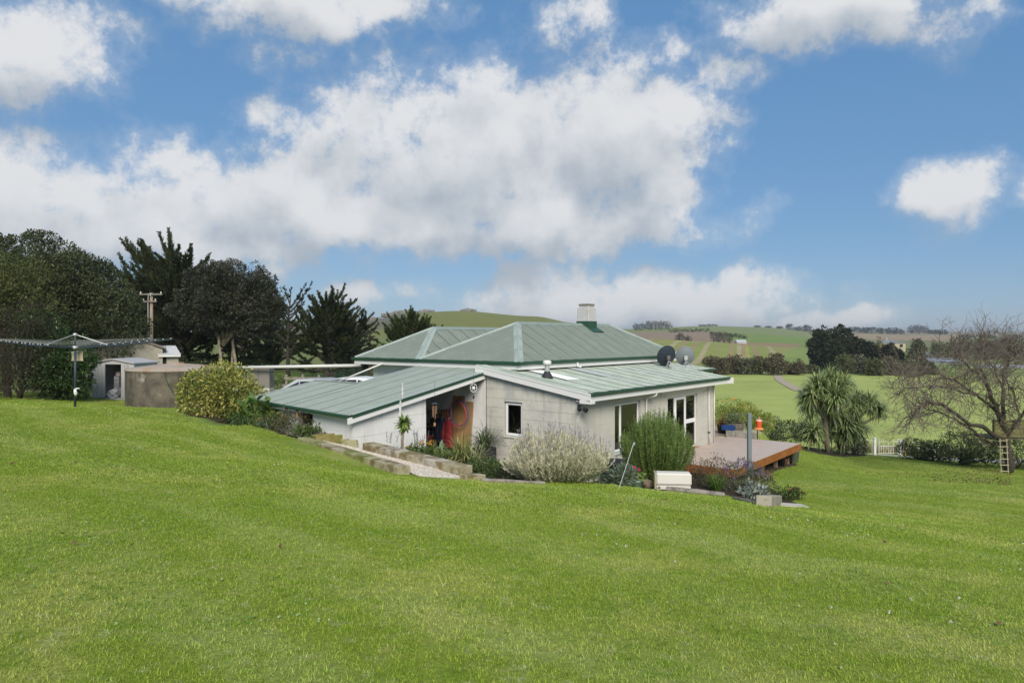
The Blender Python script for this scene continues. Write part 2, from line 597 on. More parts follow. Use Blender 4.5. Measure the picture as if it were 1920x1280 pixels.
# ------------------------------------------------------------------ terrain heights
def R(x, y, zr):          # height given relative to the camera
    return (x, y, CZ + zr)
def LZ(a, b, z):
    p = l2w(a, b)
    return (p.x, p.y, z)
CTRL = [R(0, 0, -1.62), R(-6, -3, -1.2), R(6, -3, -1.9), R(0, -8, -1.3), R(-4, 3, -1.6), R(4, 3, -1.98), R(-8, 9, -1.72), R(0, 8, -2.22), R(8, 9, -3.0),
        R(-16, 12, -1.5), R(-3, 12, -2.42), R(3, 11.5, -2.75), R(8, 13, -3.55), R(13, 15, -4.15),
        R(-14, 21.9, -2.24), R(-20.5, 27, -2.42), R(-26, 24, -2.1), R(-14.6, 28, -2.93), R(-18, 33, -2.95), R(-26, 33, -2.8), R(-10, 20, -2.35), R(-7.65, 20.4, -2.62), R(-12.4, 26, -2.75),
        R(-5.75, 17.9, -2.73), R(-3.4, 15.3, -2.80), R(-2.1, 13.9, -2.85), R(-.65, 13.8, -2.91), R(2.04, 14.5, -3.13), R(3.4, 15.1, -3.4), R(4.87, 15.6, -3.6), R(5.85, 15.6, -3.85), R(6.9, 16.1, -3.98),
        LZ(-.6, 2, .05), LZ(-.6, -.3, .0), LZ(-2.5, 2.3, .55), LZ(-3.4, 0, .75), LZ(3, -1, -.25), LZ(1.5, -2, .25), LZ(-4.4, 2.6, 1.15), LZ(-1, 3.2, .25),
        R(7.2, 20.2, -4.35), R(9.2, 24, -4.72), R(11.8, 27, -5.05), R(13.2, 30, -5.5), R(9.6, 31.5, -4.16), R(21.9, 40, -6.95), R(17.5, 38, -6.35), R(23.2, 32, -6.3), R(28, 32, -6.6), R(34, 34, -7.0),
        R(16, 24, -5.15), R(13, 20, -4.55), R(20, 27, -5.75), R(10, 18, -4.25), R(16, 18, -4.7), R(24, 22, -5.6), R(30, 22, -6.1), R(15, 9, -3.9), R(22, 12, -4.6),
        LZ(4, 6, .2), LZ(8, 6, 0), LZ(-3, 7, .6), LZ(-6, 9, 1.35), LZ(-2, 12, 1.0), LZ(3, 14, .7),
        R(-9, 32, -3.4), R(-5, 36, -3.6), R(-12, 45, -3.4), R(-25, 48, -3.3), R(0, 50, -4.0), R(-40, 40, -3.0), R(-45, 15, -1.2), R(12, 50, -6.4), R(25, 50, -8.0), R(38, 50, -8.3), R(45, 30, -7.2), R(45, 5, -5.0),
        R(-40, -15, -.5), R(0, -30, -.4), R(40, -20, -3.5)]
CT = np.array(CTRL)
def _tps_fit(pts, lam=.02):
    n = len(pts)
    d = np.linalg.norm(pts[:, None, :2] - pts[None, :, :2], axis=2)
    K = np.where(d > 0, d * d * np.log(np.maximum(d, 1e-9)), 0) + lam * np.eye(n)
    Pm = np.concatenate([np.ones((n, 1)), pts[:, :2]], 1)
    A = np.zeros((n + 3, n + 3))
    A[:n, :n] = K; A[:n, n:] = Pm; A[n:, :n] = Pm.T
    return np.linalg.solve(A, np.concatenate([pts[:, 2], np.zeros(3)]))
_tw = _tps_fit(CT)
def near_h(x, y):
    x = np.asarray(x, float); y = np.asarray(y, float)
    sh = x.shape
    x, y = x.ravel(), y.ravel()
    out = np.empty(len(x))
    for s in range(0, len(x), 20000):
        xs, ys = x[s:s + 20000], y[s:s + 20000]
        d2 = (xs[:, None] - CT[None, :, 0]) ** 2 + (ys[:, None] - CT[None, :, 1]) ** 2
        out[s:s + 20000] = .5 * (d2 * np.log(np.maximum(d2, 1e-12))) @ _tw[:-3] + _tw[-3] + _tw[-2] * xs + _tw[-1] * ys
    return out.reshape(sh)

# far land: heights tabulated by bearing and distance
FU = [-900, 300, 600, 700, 760, 860, 1000, 1080, 1180, 1230, 1330, 1420, 1550, 1700, 1900, 2500]
FY = [60, 150, 220, 300, 360, 450, 700, 1000, 1500, 2500, 6000]
FVT = [
    [700, 655, 645, 640, 637, 634, 629, 627, 627, 628, 630],
    [702, 656, 645, 640, 637, 634, 629, 627, 627, 628, 630],
    [705, 657, 644, 635, 629, 620, 612, 620, 624, 628, 630],
    [710, 657, 642, 630, 620, 609, 600, 612, 622, 628, 630],
    [715, 657, 640, 625, 612, 596, 588, 604, 618, 626, 630],
    [720, 658, 638, 618, 603, 588, 585, 604, 618, 626, 630],
    [735, 668, 644, 622, 608, 598, 594, 606, 618, 626, 630],
    [760, 680, 652, 630, 620, 611, 606, 610, 618, 626, 630],
    [790, 696, 664, 638, 636, 630, 621, 617, 619, 626, 630],
    [800, 700, 670, 636, 640, 632, 620, 614, 617, 625, 630],
    [806, 702, 674, 641, 643, 634, 618, 611, 616, 625, 630],
    [806, 702, 676, 649, 648, 641, 625, 613, 616, 624, 629],
    [806, 702, 676, 657, 650, 645, 633, 624, 618, 621, 627],
    [808, 703, 680, 662, 654, 648, 637, 628, 621, 620, 625],
    [812, 705, 682, 665, 657, 650, 640, 632, 627, 624, 622],
    [812, 705, 682, 665, 657, 650, 640, 632, 627, 624, 622]]
_FT = np.arctan((np.array(FU, float) - U0) / FPX)
_FL = np.log(np.array(FY, float))
_FZ = (V0 - np.array(FVT, float)) / FPX * np.array(FY, float)[None, :]
def far_h(x, y):
    th = np.clip(np.arctan2(x, y), _FT[0] + 1e-6, _FT[-1] - 1e-6)
    r = np.hypot(x, y)
    Y = np.clip(r * np.cos(th), FY[0], FY[-1] * .999)
    i = np.clip(np.searchsorted(_FT, th) - 1, 0, len(_FT) - 2)
    fa = (th - _FT[i]) / (_FT[i + 1] - _FT[i])
    fa = fa * fa * (3 - 2 * fa)
    ly = np.log(Y)
    # Catmull-Rom across distance keeps slopes smooth
    j = np.clip(np.searchsorted(_FL, ly) - 1, 0, len(_FL) - 2)
    t = (ly - _FL[j]) / (_FL[j + 1] - _FL[j])
    j0, j3 = np.maximum(j - 1, 0), np.minimum(j + 2, len(_FL) - 1)
    def col(ii):
        p0, p1, p2, p3 = _FZ[ii, j0], _FZ[ii, j], _FZ[ii, j + 1], _FZ[ii, j3]
        m1, m2 = (p2 - p0) * .35, (p3 - p1) * .35
        t2, t3 = t * t, t * t * t
        return (2 * t3 - 3 * t2 + 1) * p1 + (t3 - 2 * t2 + t) * m1 + (-2 * t3 + 3 * t2) * p2 + (t3 - t2) * m2
    return CZ + col(i) * (1 - fa) + col(i + 1) * fa
def _ss(x, a, b):
    t = np.clip((x - a) / (b - a), 0, 1)
    return t * t * (3 - 2 * t)
def raw_h(x, y):
    x = np.asarray(x, float); y = np.asarray(y, float)
    r = np.hypot(x, y)
    w = _ss(r, 44, 66)
    return near_h(x, y) * (1 - w) + far_h(x, y) * w + .03 * np.sin(x * .9 + 1.3 * np.sin(y * .35)) * np.sin(y * .7 + .4) * (1 - w)
def height(x, y):
    x = np.asarray(x, float); y = np.asarray(y, float)
    z = raw_h(x, y)
    a = (x - PX) * AX[0] + (y - PY) * AX[1]
    b = (x - PX) * BX[0] + (y - PY) * BX[1]
    inside = ((a > .05) & (a < 9.55) & (b > .05) & (b < 4)) | ((a > .5) & (a < 11.4) & (b > 2.5) & (b < 10.1)) | ((a > -4.9) & (a < .6) & (b > 3.62) & (b < 9.1))
    z = np.where(inside, np.minimum(z, -.3), z)
    patio = _ss(a, 9.2, 9.9) * (1 - _ss(a, 14.5, 16.5)) * _ss(b, -.6, .1) * (1 - _ss(b, 4.2, 6))
    z = z * (1 - patio) + (-.06) * patio
    udeck = _ss(a, 4.3, 5) * (1 - _ss(a, 11.0, 11.6)) * _ss(b, -2.9, -2.2) * (1 - _ss(b, .1, .5))
    z = np.where(udeck > 0, np.minimum(z, z * (1 - udeck) + (-.5) * udeck), z)
    return z
def hz(x, y):
    return float(height(np.array([x]), np.array([y]))[0])
def gp(u, v, ymax=400.0):
    """where the photograph's ground pixel meets the terrain"""
    k = np.array([(u - U0) / FPX, (V0 - v) / FPX])
    Y = np.exp(np.linspace(math.log(2.0), math.log(ymax), 4000))
    h = raw_h(k[0] * Y, Y)
    ray = CZ + k[1] * Y
    below = np.nonzero(ray <= h)[0]
    i = below[0] if len(below) else len(Y) - 1
    x, y = float(k[0] * Y[i]), float(Y[i])
    return Vector((x, y, hz(x, y)))
def on(x, y, dz=0.0):
    return Vector((x, y, hz(x, y) + dz))

# ------------------------------------------------------------------ ground sheet
def poly_mask(x, y, poly):
    c = np.zeros(x.shape, bool)
    n = len(poly)
    for i in range(n):
        x0, y0 = poly[i][:2]; x1, y1 = poly[(i + 1) % n][:2]
        hit = ((y0 > y) != (y1 > y)) & (x < (x1 - x0) * (y - y0) / (y1 - y0 + 1e-12) + x0)
        c ^= hit
    return c
# planted beds (world outlines)
def lw(pts):
    return [tuple(l2w(a, b))[:2] for a, b in pts]
BED_FRONT = [tuple(gp(u, v))[:2] for u, v in ((905, 903), (1020, 906), (1140, 909), (1225, 920), (1360, 929), (1440, 947), (1500, 946))] + lw([(4.7, -3.2), (4.7, .2), (.2, .2), (.2, 3.3)]) + lw([(-4.9, 3.3), (-5.1, -.6)])
BED_LEFT = [tuple(gp(u, v))[:2] for u, v in ((350, 769), (400, 778), (452, 786), (480, 800), (520, 814), (566, 822), (600, 832))] + lw([(-5.0, 3.6), (-4.6, 9.6), (-5.4, 12.0)])
BED_PALM = [tuple(gp(u, v))[:2] for u, v in ((1500, 843), (1530, 850), (1580, 857), (1625, 854))] + [(22.3, 42.5), (19, 42.5), (15, 41)]

def _cols():
    aR = np.arange(-46, 46.01, .42)
    fine = np.arange(8.5, 38.5, .11)
    rest = np.concatenate([np.arange(-180, -46, 4.0), np.arange(50, 180, 4.0)])
    return np.radians(np.unique(np.round(np.concatenate([aR[(aR < 8.5) | (aR > 38.5)], fine, rest]), 4)))
def make_ground():
    th = _cols()
    rr = [.6]
    while rr[-1] < 7000:
        k = rr[-1]
        rr.append(k * (1.055 if k < 8 else 1.0175 if k < 45 else 1.022 if k < 700 else 1.05 if k < 2500 else 1.2))
    rr = np.array(rr)
    T, Rr = np.meshgrid(th, rr)
    X, Yv = Rr * np.sin(T), Rr * np.cos(T)
    Z = height(X, Yv)
    n, m = T.shape
    V = np.stack([X, Yv, Z], 2).reshape(-1, 3)
    i, j = np.meshgrid(np.arange(n - 1), np.arange(m), indexing='ij')
    j2 = (j + 1) % m
    F = np.stack([i * m + j, (i + 1) * m + j, (i + 1) * m + j2, i * m + j2], 2).reshape(-1, 4)
    c = len(V)
    V = np.concatenate([V, [[0, 0, hz(0, 0)]]])
    Fc = np.array([(c, k, (k + 1) % m) for k in range(m)])
    mb = MB().add(V, F.astype(int))
    mb.F.append(Fc)
    o = mb.build('ground', M_ground, smooth=True)
    tag(o, 'green mown lawn and the farmland rolling away behind it', kind='structure')
    # land use of the far fields as a colour attribute (rgb) and lawn weight (alpha)
    x, y = V[:, 0], V[:, 1]
    Yd = np.maximum(y, 1e-3)
    u = U0 + FPX * x / Yd
    u = np.where(y > 0, u, np.where(x < 0, -2000, 4000))
    r = np.hypot(x, y)
    col = np.zeros((len(V), 4), np.float32)
    base = np.array([.16, .23, .045])
    col[:, :3] = base
    near = 1 - _ss(r, 46, 52)
    def put(mask, c, s=1.0):
        mask = np.asarray(mask, float)[:, None] * s
        col[:, :3] = col[:, :3] * (1 - mask) + np.array(c)[None] * mask
    right = _ss(u, 1110, 1150)
    put(right * _ss(r, 46, 50) * (1 - _ss(Yd, 150, 152)), (.335, .385, .105))
    left = 1 - right
    put(left * _ss(r, 60, 80), (.15, .18, .055))
    hill = left * _ss(Yd, 240, 300)
    put(hill, (.165, .175, .042))
    put(hill * (1 - _ss(u, 740, 800)) * _ss(Yd, 330, 420), (.125, .115, .070))
    # ploughed and cropped slope across the valley
    slope = right * _ss(Yd, 153, 157) * (1 - _ss(Yd, 318, 326))
    put(slope, (.195, .25, .065))
    s = (x - .335 * y) / 2.1
    st = .5 + .5 * np.sin(s * 2 * PI / 2.3) * (.55 + .45 * np.sin(s * .63 + 1))
    st2 = .5 + .5 * np.sin(s * 2 * PI / 6.1 + 2 + .4 * np.sin(s))
    crop = slope * (1 - _ss(u - .3 * (Yd - 230), 1455, 1470))
    put(crop, (.215, .25, .06)); put(crop * _ss(st, .45, .7), (.28, .215, .105), .95); put(crop * _ss(st2, .86, .96), (.36, .31, .18), .8)
    put(crop * (1 - _ss(np.abs(s - 1.2), .1, .4)), (.34, .32, .07), .8)
    put(right * _ss(Yd, 326, 335) * (1 - _ss(Yd, 600, 640)) * (1 - _ss(u, 1345, 1380)), (.25, .185, .125))
    band = right * _ss(u, 1345, 1380)
    put(band * _ss(Yd, 326, 335) * (1 - _ss(Yd, 430, 440)) * (1 - _ss(u, 1490, 1510)), (.27, .18, .10))
    put(right * _ss(u, 1500, 1540) * _ss(Yd, 240, 260) * (1 - _ss(Yd, 380, 400)), (.16, .17, .06))
    put(right * _ss(Yd, 620, 660) * (1 - _ss(u, 1560, 1600)), (.185, .22, .075))
    put(right * _ss(Yd, 900, 960) * (1 - _ss(u, 1560, 1600)), (.20, .205, .10))
    put(right * _ss(u, 1560, 1610) * _ss(Yd, 400, 420), (.155, .18, .065))
    put(right * _ss(u, 1540, 1600) * (1 - _ss(u, 1790, 1830)) * _ss(Yd, 640, 680) * (1 - _ss(Yd, 1000, 1040)), (.30, .22, .13))
    put(right * _ss(u, 1540, 1600) * _ss(Yd, 1040, 1100), (.26, .21, .14))
    put(right * _ss(u, 1600, 1660) * _ss(Yd, 1900, 2000), (.14, .16, .08))
    # soil of the beds, gravel patio and the farm road
    jx = .10 * np.sin(x * 7.1 + y * 3.7) + .08 * np.sin(y * 9.3 - x * 5.1)
    for poly in (BED_FRONT, BED_LEFT, BED_PALM):
        put(poly_mask(x + jx, y + jx, poly), (.055, .040, .026))
        near = near * (1 - poly_mask(x, y, poly))
    a = (x - PX) * AX[0] + (y - PY) * AX[1]; b = (x - PX) * BX[0] + (y - PY) * BX[1]
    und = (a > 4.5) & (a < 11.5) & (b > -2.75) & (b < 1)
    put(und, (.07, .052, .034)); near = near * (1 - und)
    ins = (a > -5.5) & (a < 13) & (b > 0) & (b < 11)
    near = near * (1 - ins)
    pat = (a > 9.4) & (a < 15.5) & (b > -.1) & (b < 6)
    put(pat, (.42, .35, .27)); near = near * (1 - pat)
    road = (y > 41.2) & (np.abs(y - (43.6 + .12 * (x - 22))) < 1.4) & (x > 13)
    put(road, (.42, .40, .37)); near = near * (1 - road)
    drive = (np.abs(y - 44 - .25 * (x + 8)) < 3.0) & (x < 4) & (x > -30)
    put(drive, (.33, .31, .28)); near = near * (1 - drive)
    col[:, 3] = near
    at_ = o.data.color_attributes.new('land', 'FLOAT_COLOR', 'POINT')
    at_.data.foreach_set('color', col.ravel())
    return o

def lawn_nodes(nt):
    """mown grass colour by world position: mower bands, clover and dry patches"""
    geo = nd(nt, 'ShaderNodeNewGeometry')
    sp = nd(nt, 'ShaderNodeSeparateXYZ')
    lk(nt, geo.outputs['Position'], sp.inputs[0])
    def noise(scale, detail=4, rough=.6, off=0):
        mp = nd(nt, 'ShaderNodeMapping')
        mp.inputs['Location'].default_value = (off, off * .7, 0)
        lk(nt, geo.outputs['Position'], mp.inputs[0])
        n = nd(nt, 'ShaderNodeTexNoise')
        n.inputs['Scale'].default_value = scale
        n.inputs['Detail'].default_value = detail
        n.inputs['Roughness'].default_value = rough
        lk(nt, mp.outputs[0], n.inputs['Vector'])
        return n.outputs[0]
    # mower passes follow the slope round the house
    wob = mth(nt, 'MULTIPLY_ADD', noise(.16, 2), 5.0, -2.5)
    ph = mth(nt, 'ADD', mth(nt, 'ADD', mth(nt, 'MULTIPLY', sp.outputs[0], .62), mth(nt, 'MULTIPLY', sp.outputs[1], .80)), wob)
    band = mth(nt, 'SINE', mth(nt, 'MULTIPLY', ph, 2 * PI / 1.9))
    bandm = sstep(nt, mth(nt, 'MULTIPLY', band, sstep(nt, noise(.35, 2, off=9), .35, .65)), -.35, .75)
    def mix(f, a, b):
        m = nd(nt, 'ShaderNodeMix', data_type='RGBA')
        lk(nt, f, m.inputs[0])
        for k, s in ((6, a), (7, b)):
            if isinstance(s, tuple):
                m.inputs[k].default_value = (*s, 1)
            else:
                lk(nt, s, m.inputs[k])
        return m.outputs[2]
    c = mix(bandm, (.265, .355, .040), (.350, .425, .095))
    c = mix(mth(nt, 'MULTIPLY', sstep(nt, noise(.13, 3, .5, 77), .42, .62), .45), c, (.215, .320, .026))
    c = mix(mth(nt, 'MULTIPLY', sstep(nt, noise(.55, 5, .65, 3), .47, .66), .60), c, (.46, .475, .12))
    c = mix(mth(nt, 'MULTIPLY', sstep(nt, noise(1.5, 5, .7, 17), .52, .72), .60), c, (.165, .285, .022))
    c = mix(mth(nt, 'MULTIPLY', sstep(nt, noise(6.5, 4, .7, 41), .50, .66), .55), c, (.185, .305, .012))
    c = mix(mth(nt, 'MULTIPLY', sstep(nt, noise(9.0, 4, .7, 53), .54, .70), .55), c, (.46, .485, .225))
    c = mix(mth(nt, 'MULTIPLY', sstep(nt, noise(3.3, 4, .7, 29), .60, .76), .45), c, (.48, .44, .19))
    return c

def ground_mat():
    m = bpy.data.materials.new('ground')
    m.use_nodes = True
    nt = m.node_tree
    b = nt.nodes['Principled BSDF']
    b.inputs['Roughness'].default_value = .85
    b.inputs['Specular IOR Level'].default_value = .15
    va = nd(nt, 'ShaderNodeVertexColor', layer_name='land')
    geo = nd(nt, 'ShaderNodeNewGeometry')
    nz = nd(nt, 'ShaderNodeTexNoise')
    nz.inputs['Scale'].default_value = .09
    nz.inputs['Detail'].default_value = 12
    nz.inputs['Roughness'].default_value = .76
    lk(nt, geo.outputs['Position'], nz.inputs['Vector'])
    sc = nd(nt, 'ShaderNodeVectorMath', operation='SCALE')
    lk(nt, va.outputs[0], sc.inputs[0])
    lk(nt, mth(nt, 'MULTIPLY_ADD', nz.outputs[0], 1.0, .50), sc.inputs['Scale'])
    mx = nd(nt, 'ShaderNodeMix', data_type='RGBA')
    lk(nt, va.outputs[1], mx.inputs[0])
    lk(nt, sc.outputs[0], mx.inputs[6])
    lawn = lawn_nodes(nt)
    n2 = nd(nt, 'ShaderNodeTexNoise')
    n2.inputs['Scale'].default_value = 26
    n2.inputs['Detail'].default_value = 6
    n2.inputs['Roughness'].default_value = .75
    lk(nt, geo.outputs['Position'], n2.inputs['Vector'])
    sc2 = nd(nt, 'ShaderNodeVectorMath', operation='SCALE')
    lk(nt, lawn, sc2.inputs[0])
    lk(nt, mth(nt, 'MULTIPLY_ADD', n2.outputs[0], 1.25, .10), sc2.inputs['Scale'])
    lk(nt, sc2.outputs[0], mx.inputs[7])
    lk(nt, mx.outputs[2], b.inputs['Base Color'])
    bp = nd(nt, 'ShaderNodeBump')
    bp.inputs['Distance'].default_value = .03
    bp.inputs['Strength'].default_value = .7
    lk(nt, n2.outputs[0], bp.inputs['Height'])
    lk(nt, bp.outputs[0], b.inputs['Normal'])
    return m
M_ground = ground_mat()
GROUND = make_ground()

# ------------------------------------------------------------------ mown grass blades: points carrying instanced tufts
def grass_mat():
    m = bpy.data.materials.new('lawn_grass')
    m.use_nodes = True
    nt = m.node_tree
    b = nt.nodes['Principled BSDF']
    out = nt.nodes['Material Output']
    b.inputs['Roughness'].default_value = .55
    b.inputs['Specular IOR Level'].default_value = .25
    lawn = lawn_nodes(nt)
    geo = nd(nt, 'ShaderNodeNewGeometry')
    sc = nd(nt, 'ShaderNodeVectorMath', operation='SCALE')
    lk(nt, lawn, sc.inputs[0])
    lk(nt, mth(nt, 'MULTIPLY_ADD', geo.outputs['Random Per Island'], .95, .62), sc.inputs['Scale'])
    lk(nt, sc.outputs[0], b.inputs['Base Color'])
    t = nd(nt, 'ShaderNodeBsdfTranslucent')
    lk(nt, sc.outputs[0], t.inputs[0])
    mx = nd(nt, 'ShaderNodeMixShader')
    mx.inputs[0].default_value = .35
    lk(nt, b.outputs[0], mx.inputs[1]); lk(nt, t.outputs[0], mx.inputs[2])
    lk(nt, mx.outputs[0], out.inputs[0])
    return m
M_grass = grass_mat()

def tuft_mesh(seed, n, rad, h, w):
    r = np.random.default_rng(seed)
    a = r.uniform(0, 2 * PI, n); q = rad * np.sqrt(r.random(n))
    P = np.stack([q * np.cos(a), q * np.sin(a), np.zeros(n) - .008], 1)
    lean = r.normal(size=(n, 2)) * .95
    D = unit(np.stack([lean[:, 0], lean[:, 1], np.ones(n)], 1))
    V, F = strip_arrays(P, D, h * r.uniform(.5, 1.25, n), w * r.uniform(.7, 1.3, n), r.uniform(.1, .8, n), seg=2, wprof=[1, .85, .1])
    me = MB().add(V, F).build('grass_tuft', M_grass)
    COL.objects.unlink(me)
    return me

def scatter_grass(name, label, n, ymin, ymax, tufts, smin, smax, seed):
    r = np.random.default_rng(seed)
    y = np.sqrt(r.uniform(ymin ** 2, ymax ** 2, n))
    x = r.uniform(-1, 1, n) * (.80 * y + .9)
    keep = np.ones(n, bool)
    for poly in (BED_FRONT, BED_LEFT, BED_PALM):
        keep &= ~poly_mask(x, y, poly)
    a = (x - PX) * AX[0] + (y - PY) * AX[1]; b = (x - PX) * BX[0] + (y - PY) * BX[1]
    keep &= ~((a > -5.6) & (a < 13.5) & (b > 0.0) & (b < 11.5))
    keep &= ~((a > 4.4) & (a < 11.6) & (b > -2.8) & (b <= .2))
    keep &= ~((a > -6.8) & (a < -4.7) & (b > -1.2) & (b < 5.4))
    keep &= ~((np.hypot(x + 14.5, y - 29.6) < 2.4))
    x, y = x[keep], y[keep]
    z = height(x, y)
    me = bpy.data.meshes.new(name)
    me.vertices.add(len(x))
    me.vertices.foreach_set('co', np.stack([x, y, z], 1).astype(np.float32).ravel())
    at_ = me.attributes.new('sc', 'FLOAT', 'POINT')
    at_.data.foreach_set('value', r.uniform(smin, smax, len(x)).astype(np.float32))
    at2 = me.attributes.new('rz', 'FLOAT_VECTOR', 'POINT')
    rot = np.stack([r.normal(size=len(x)) * .12, r.normal(size=len(x)) * .12, r.uniform(0, 2 * PI, len(x))], 1)
    at2.data.foreach_set('vector', rot.astype(np.float32).ravel())
    at3 = me.attributes.new('pick', 'INT', 'POINT')
    at3.data.foreach_set('value', r.integers(0, len(tufts), len(x)).astype(np.int32))
    o = bpy.data.objects.new(name, me)
    COL.objects.link(o)
    ng = bpy.data.node_groups.new(name, 'GeometryNodeTree')
    ng.interface.new_socket('Geometry', in_out='INPUT', socket_type='NodeSocketGeometry')
    ng.interface.new_socket('Geometry', in_out='OUTPUT', socket_type='NodeSocketGeometry')
    gi = ng.nodes.new('NodeGroupInput'); go = ng.nodes.new('NodeGroupOutput')
    iop = ng.nodes.new('GeometryNodeInstanceOnPoints')
    g2i = ng.nodes.new('GeometryNodeGeometryToInstance')
    for t in tufts:
        oi = ng.nodes.new('GeometryNodeObjectInfo')
        oi.inputs['Object'].default_value = t
        oi.inputs['As Instance'].default_value = True
        ng.links.new(oi.outputs['Geometry'], g2i.inputs[0])
    def attr(nm, ty):
        na = ng.nodes.new('GeometryNodeInputNamedAttribute')
        na.data_type = ty
        na.inputs[0].default_value = nm
        return na.outputs[0]
    ng.links.new(gi.outputs[0], iop.inputs['Points'])
    ng.links.new(g2i.outputs[0], iop.inputs['Instance'])
    iop.inputs['Pick Instance'].default_value = True
    ng.links.new(attr('pick', 'INT'), iop.inputs['Instance Index'])
    e2r = ng.nodes.new('FunctionNodeEulerToRotation')
    ng.links.new(attr('rz', 'FLOAT_VECTOR'), e2r.inputs[0])
    ng.links.new(e2r.outputs[0], iop.inputs['Rotation'])
    cx = ng.nodes.new('ShaderNodeCombineXYZ')
    sc = attr('sc', 'FLOAT')
    for k in range(3):
        ng.links.new(sc, cx.inputs[k])
    ng.links.new(cx.outputs[0], iop.inputs['Scale'])
    ng.links.new(iop.outputs[0], go.inputs[0])
    md = o.modifiers.new('tufts', 'NODES')
    md.node_group = ng
    tag(o, label, 'grass', kind='stuff')
    return o
TUFTS = [tuft_mesh(100 + k, 18, .04, .026, .0036) for k in range(4)]
TUFTS2 = [tuft_mesh(200 + k, 24, .085, .030, .006) for k in range(3)]
TUFTS3 = [tuft_mesh(300 + k, 26, .20, .034, .012) for k in range(3)]
scatter_grass('lawn_grass', 'short mown grass of the nearest slope', 85000, 2.0, 9.5, TUFTS, .7, 1.35, 1)
scatter_grass('lawn_grass', 'short mown grass across the middle of the lawn', 70000, 9.0, 19.0, TUFTS2, .7, 1.3, 2)
scatter_grass('lawn_grass', 'short mown grass at the far side of the lawn', 42000, 18.0, 40.0, TUFTS3, .6, 1.2, 3)
# ------------------------------------------------------------------ materials of the house
M_block = mat('limestone_block', (.57, .555, .485), .85, .08, 3, .004, 60, second=(.44, .435, .415), sfac=(.42, .66), sscale=1.6, island=.12)
M_block2 = mat('painted_block', (.53, .51, .445), .8, .06, 3, .003, 50, second=(.48, .465, .415), sfac=(.45, .65), sscale=1.2, island=.06)
M_white_wall = mat('white_painted_block', (.72, .715, .70), .75, .05, 2, .003, 50, second=(.63, .625, .60), sfac=(.5, .72), sscale=1.4, island=.04)
weather(M_block, (.34, .33, .29), (.50, .70), .45)
weather(M_block2, (.36, .34, .29), (.52, .72), .40)
weather(M_white_wall, (.46, .45, .42), (.54, .74), .40)
M_mortar = mat('mortar', (.45, .43, .38), .9, .1)
M_white = mat('white_paint', (.72, .715, .70), .5, .05, 3)
M_white_old = mat('white_paint_weathered', (.70, .69, .65), .55, .08, 4, second=(.50, .48, .42), sfac=(.6, .78), sscale=5)
M_joint = mat('white_joint', (.60, .59, .56), .9, .06)
def roof_mat(name, base, second, sf):
    return weather(mat(name, base, .42, .07, 1.2, .0015, 30, spec=.45, second=second, sfac=sf, sscale=2.2, island=.14), None, specks=(.44, .43, .34), spfac=(.70, .75))
M_roof = roof_mat('roof_iron_green', (.165, .195, .165), (.205, .23, .20), (.45, .75))
M_roof_faded = roof_mat('roof_iron_faded', (.34, .395, .33), (.47, .50, .44), (.42, .70))
M_roof_lean = roof_mat('roof_iron_lean', (.26, .30, .26), (.31, .345, .305), (.45, .75))
M_cap = mat('ridge_capping', (.33, .385, .35), .5, .08, 2, second=(.46, .46, .40), sfac=(.58, .75), sscale=5)
M_cap_green = mat('ridge_capping_green', (.24, .295, .265), .5, .08, 2, second=(.36, .37, .32), sfac=(.6, .8), sscale=4)
M_gutter = mat('green_gutter', (.018, .065, .036), .4, .12, 3, spec=.5)
M_dark = mat('dark_void', (.012, .012, .012), .9, .1)
M_glass_room = mat('room_wall', (.46, .40, .30), .9, .1)
M_wood_floor = mat('timber_floor', (.30, .155, .075), .45, .2, 6)
M_upvc = mat('white_joinery', (.80, .80, .80), .3, .03)
M_sill = mat('sill_green', (.28, .36, .32), .5, .1)
M_concrete = mat('concrete', (.36, .34, .30), .9, .12, 3, .006, 40, second=(.25, .235, .20), sfac=(.45, .62), sscale=2.5)
def glass_mat(name, tint):
    m = bpy.data.materials.new(name)
    m.use_nodes = True
    nt = m.node_tree
    out = nt.nodes['Material Output']
    nt.nodes.remove(nt.nodes['Principled BSDF'])
    tr = nd(nt, 'ShaderNodeBsdfTransparent'); tr.inputs[0].default_value = (*tint, 1)
    gl = nd(nt, 'ShaderNodeBsdfGlossy'); gl.inputs['Roughness'].default_value = .02
    fr = nd(nt, 'ShaderNodeFresnel'); fr.inputs[0].default_value = 1.5
    nz = nd(nt, 'ShaderNodeTexNoise'); nz.inputs['Scale'].default_value = .8
    bp = nd(nt, 'ShaderNodeBump'); bp.inputs['Distance'].default_value = .004
    geo = nd(nt, 'ShaderNodeNewGeometry')
    lk(nt, geo.outputs['Position'], nz.inputs['Vector']); lk(nt, nz.outputs[0], bp.inputs['Height']); lk(nt, bp.outputs[0], gl.inputs['Normal'])
    mx = nd(nt, 'ShaderNodeMixShader')
    lk(nt, mth(nt, 'MULTIPLY_ADD', fr.outputs[0], 1.0, .06, clamp=True), mx.inputs[0]); lk(nt, tr.outputs[0], mx.inputs[1]); lk(nt, gl.outputs[0], mx.inputs[2])
    lk(nt, mx.outputs[0], out.inputs[0])
    return m
M_glass = glass_mat('window_glass', (.80, .78, .74))

HOUSE = thing('house', 'white block farmhouse with green corrugated iron roofs, lean-tos and timber deck side', 'house', (PX, PY, 0), HROT)

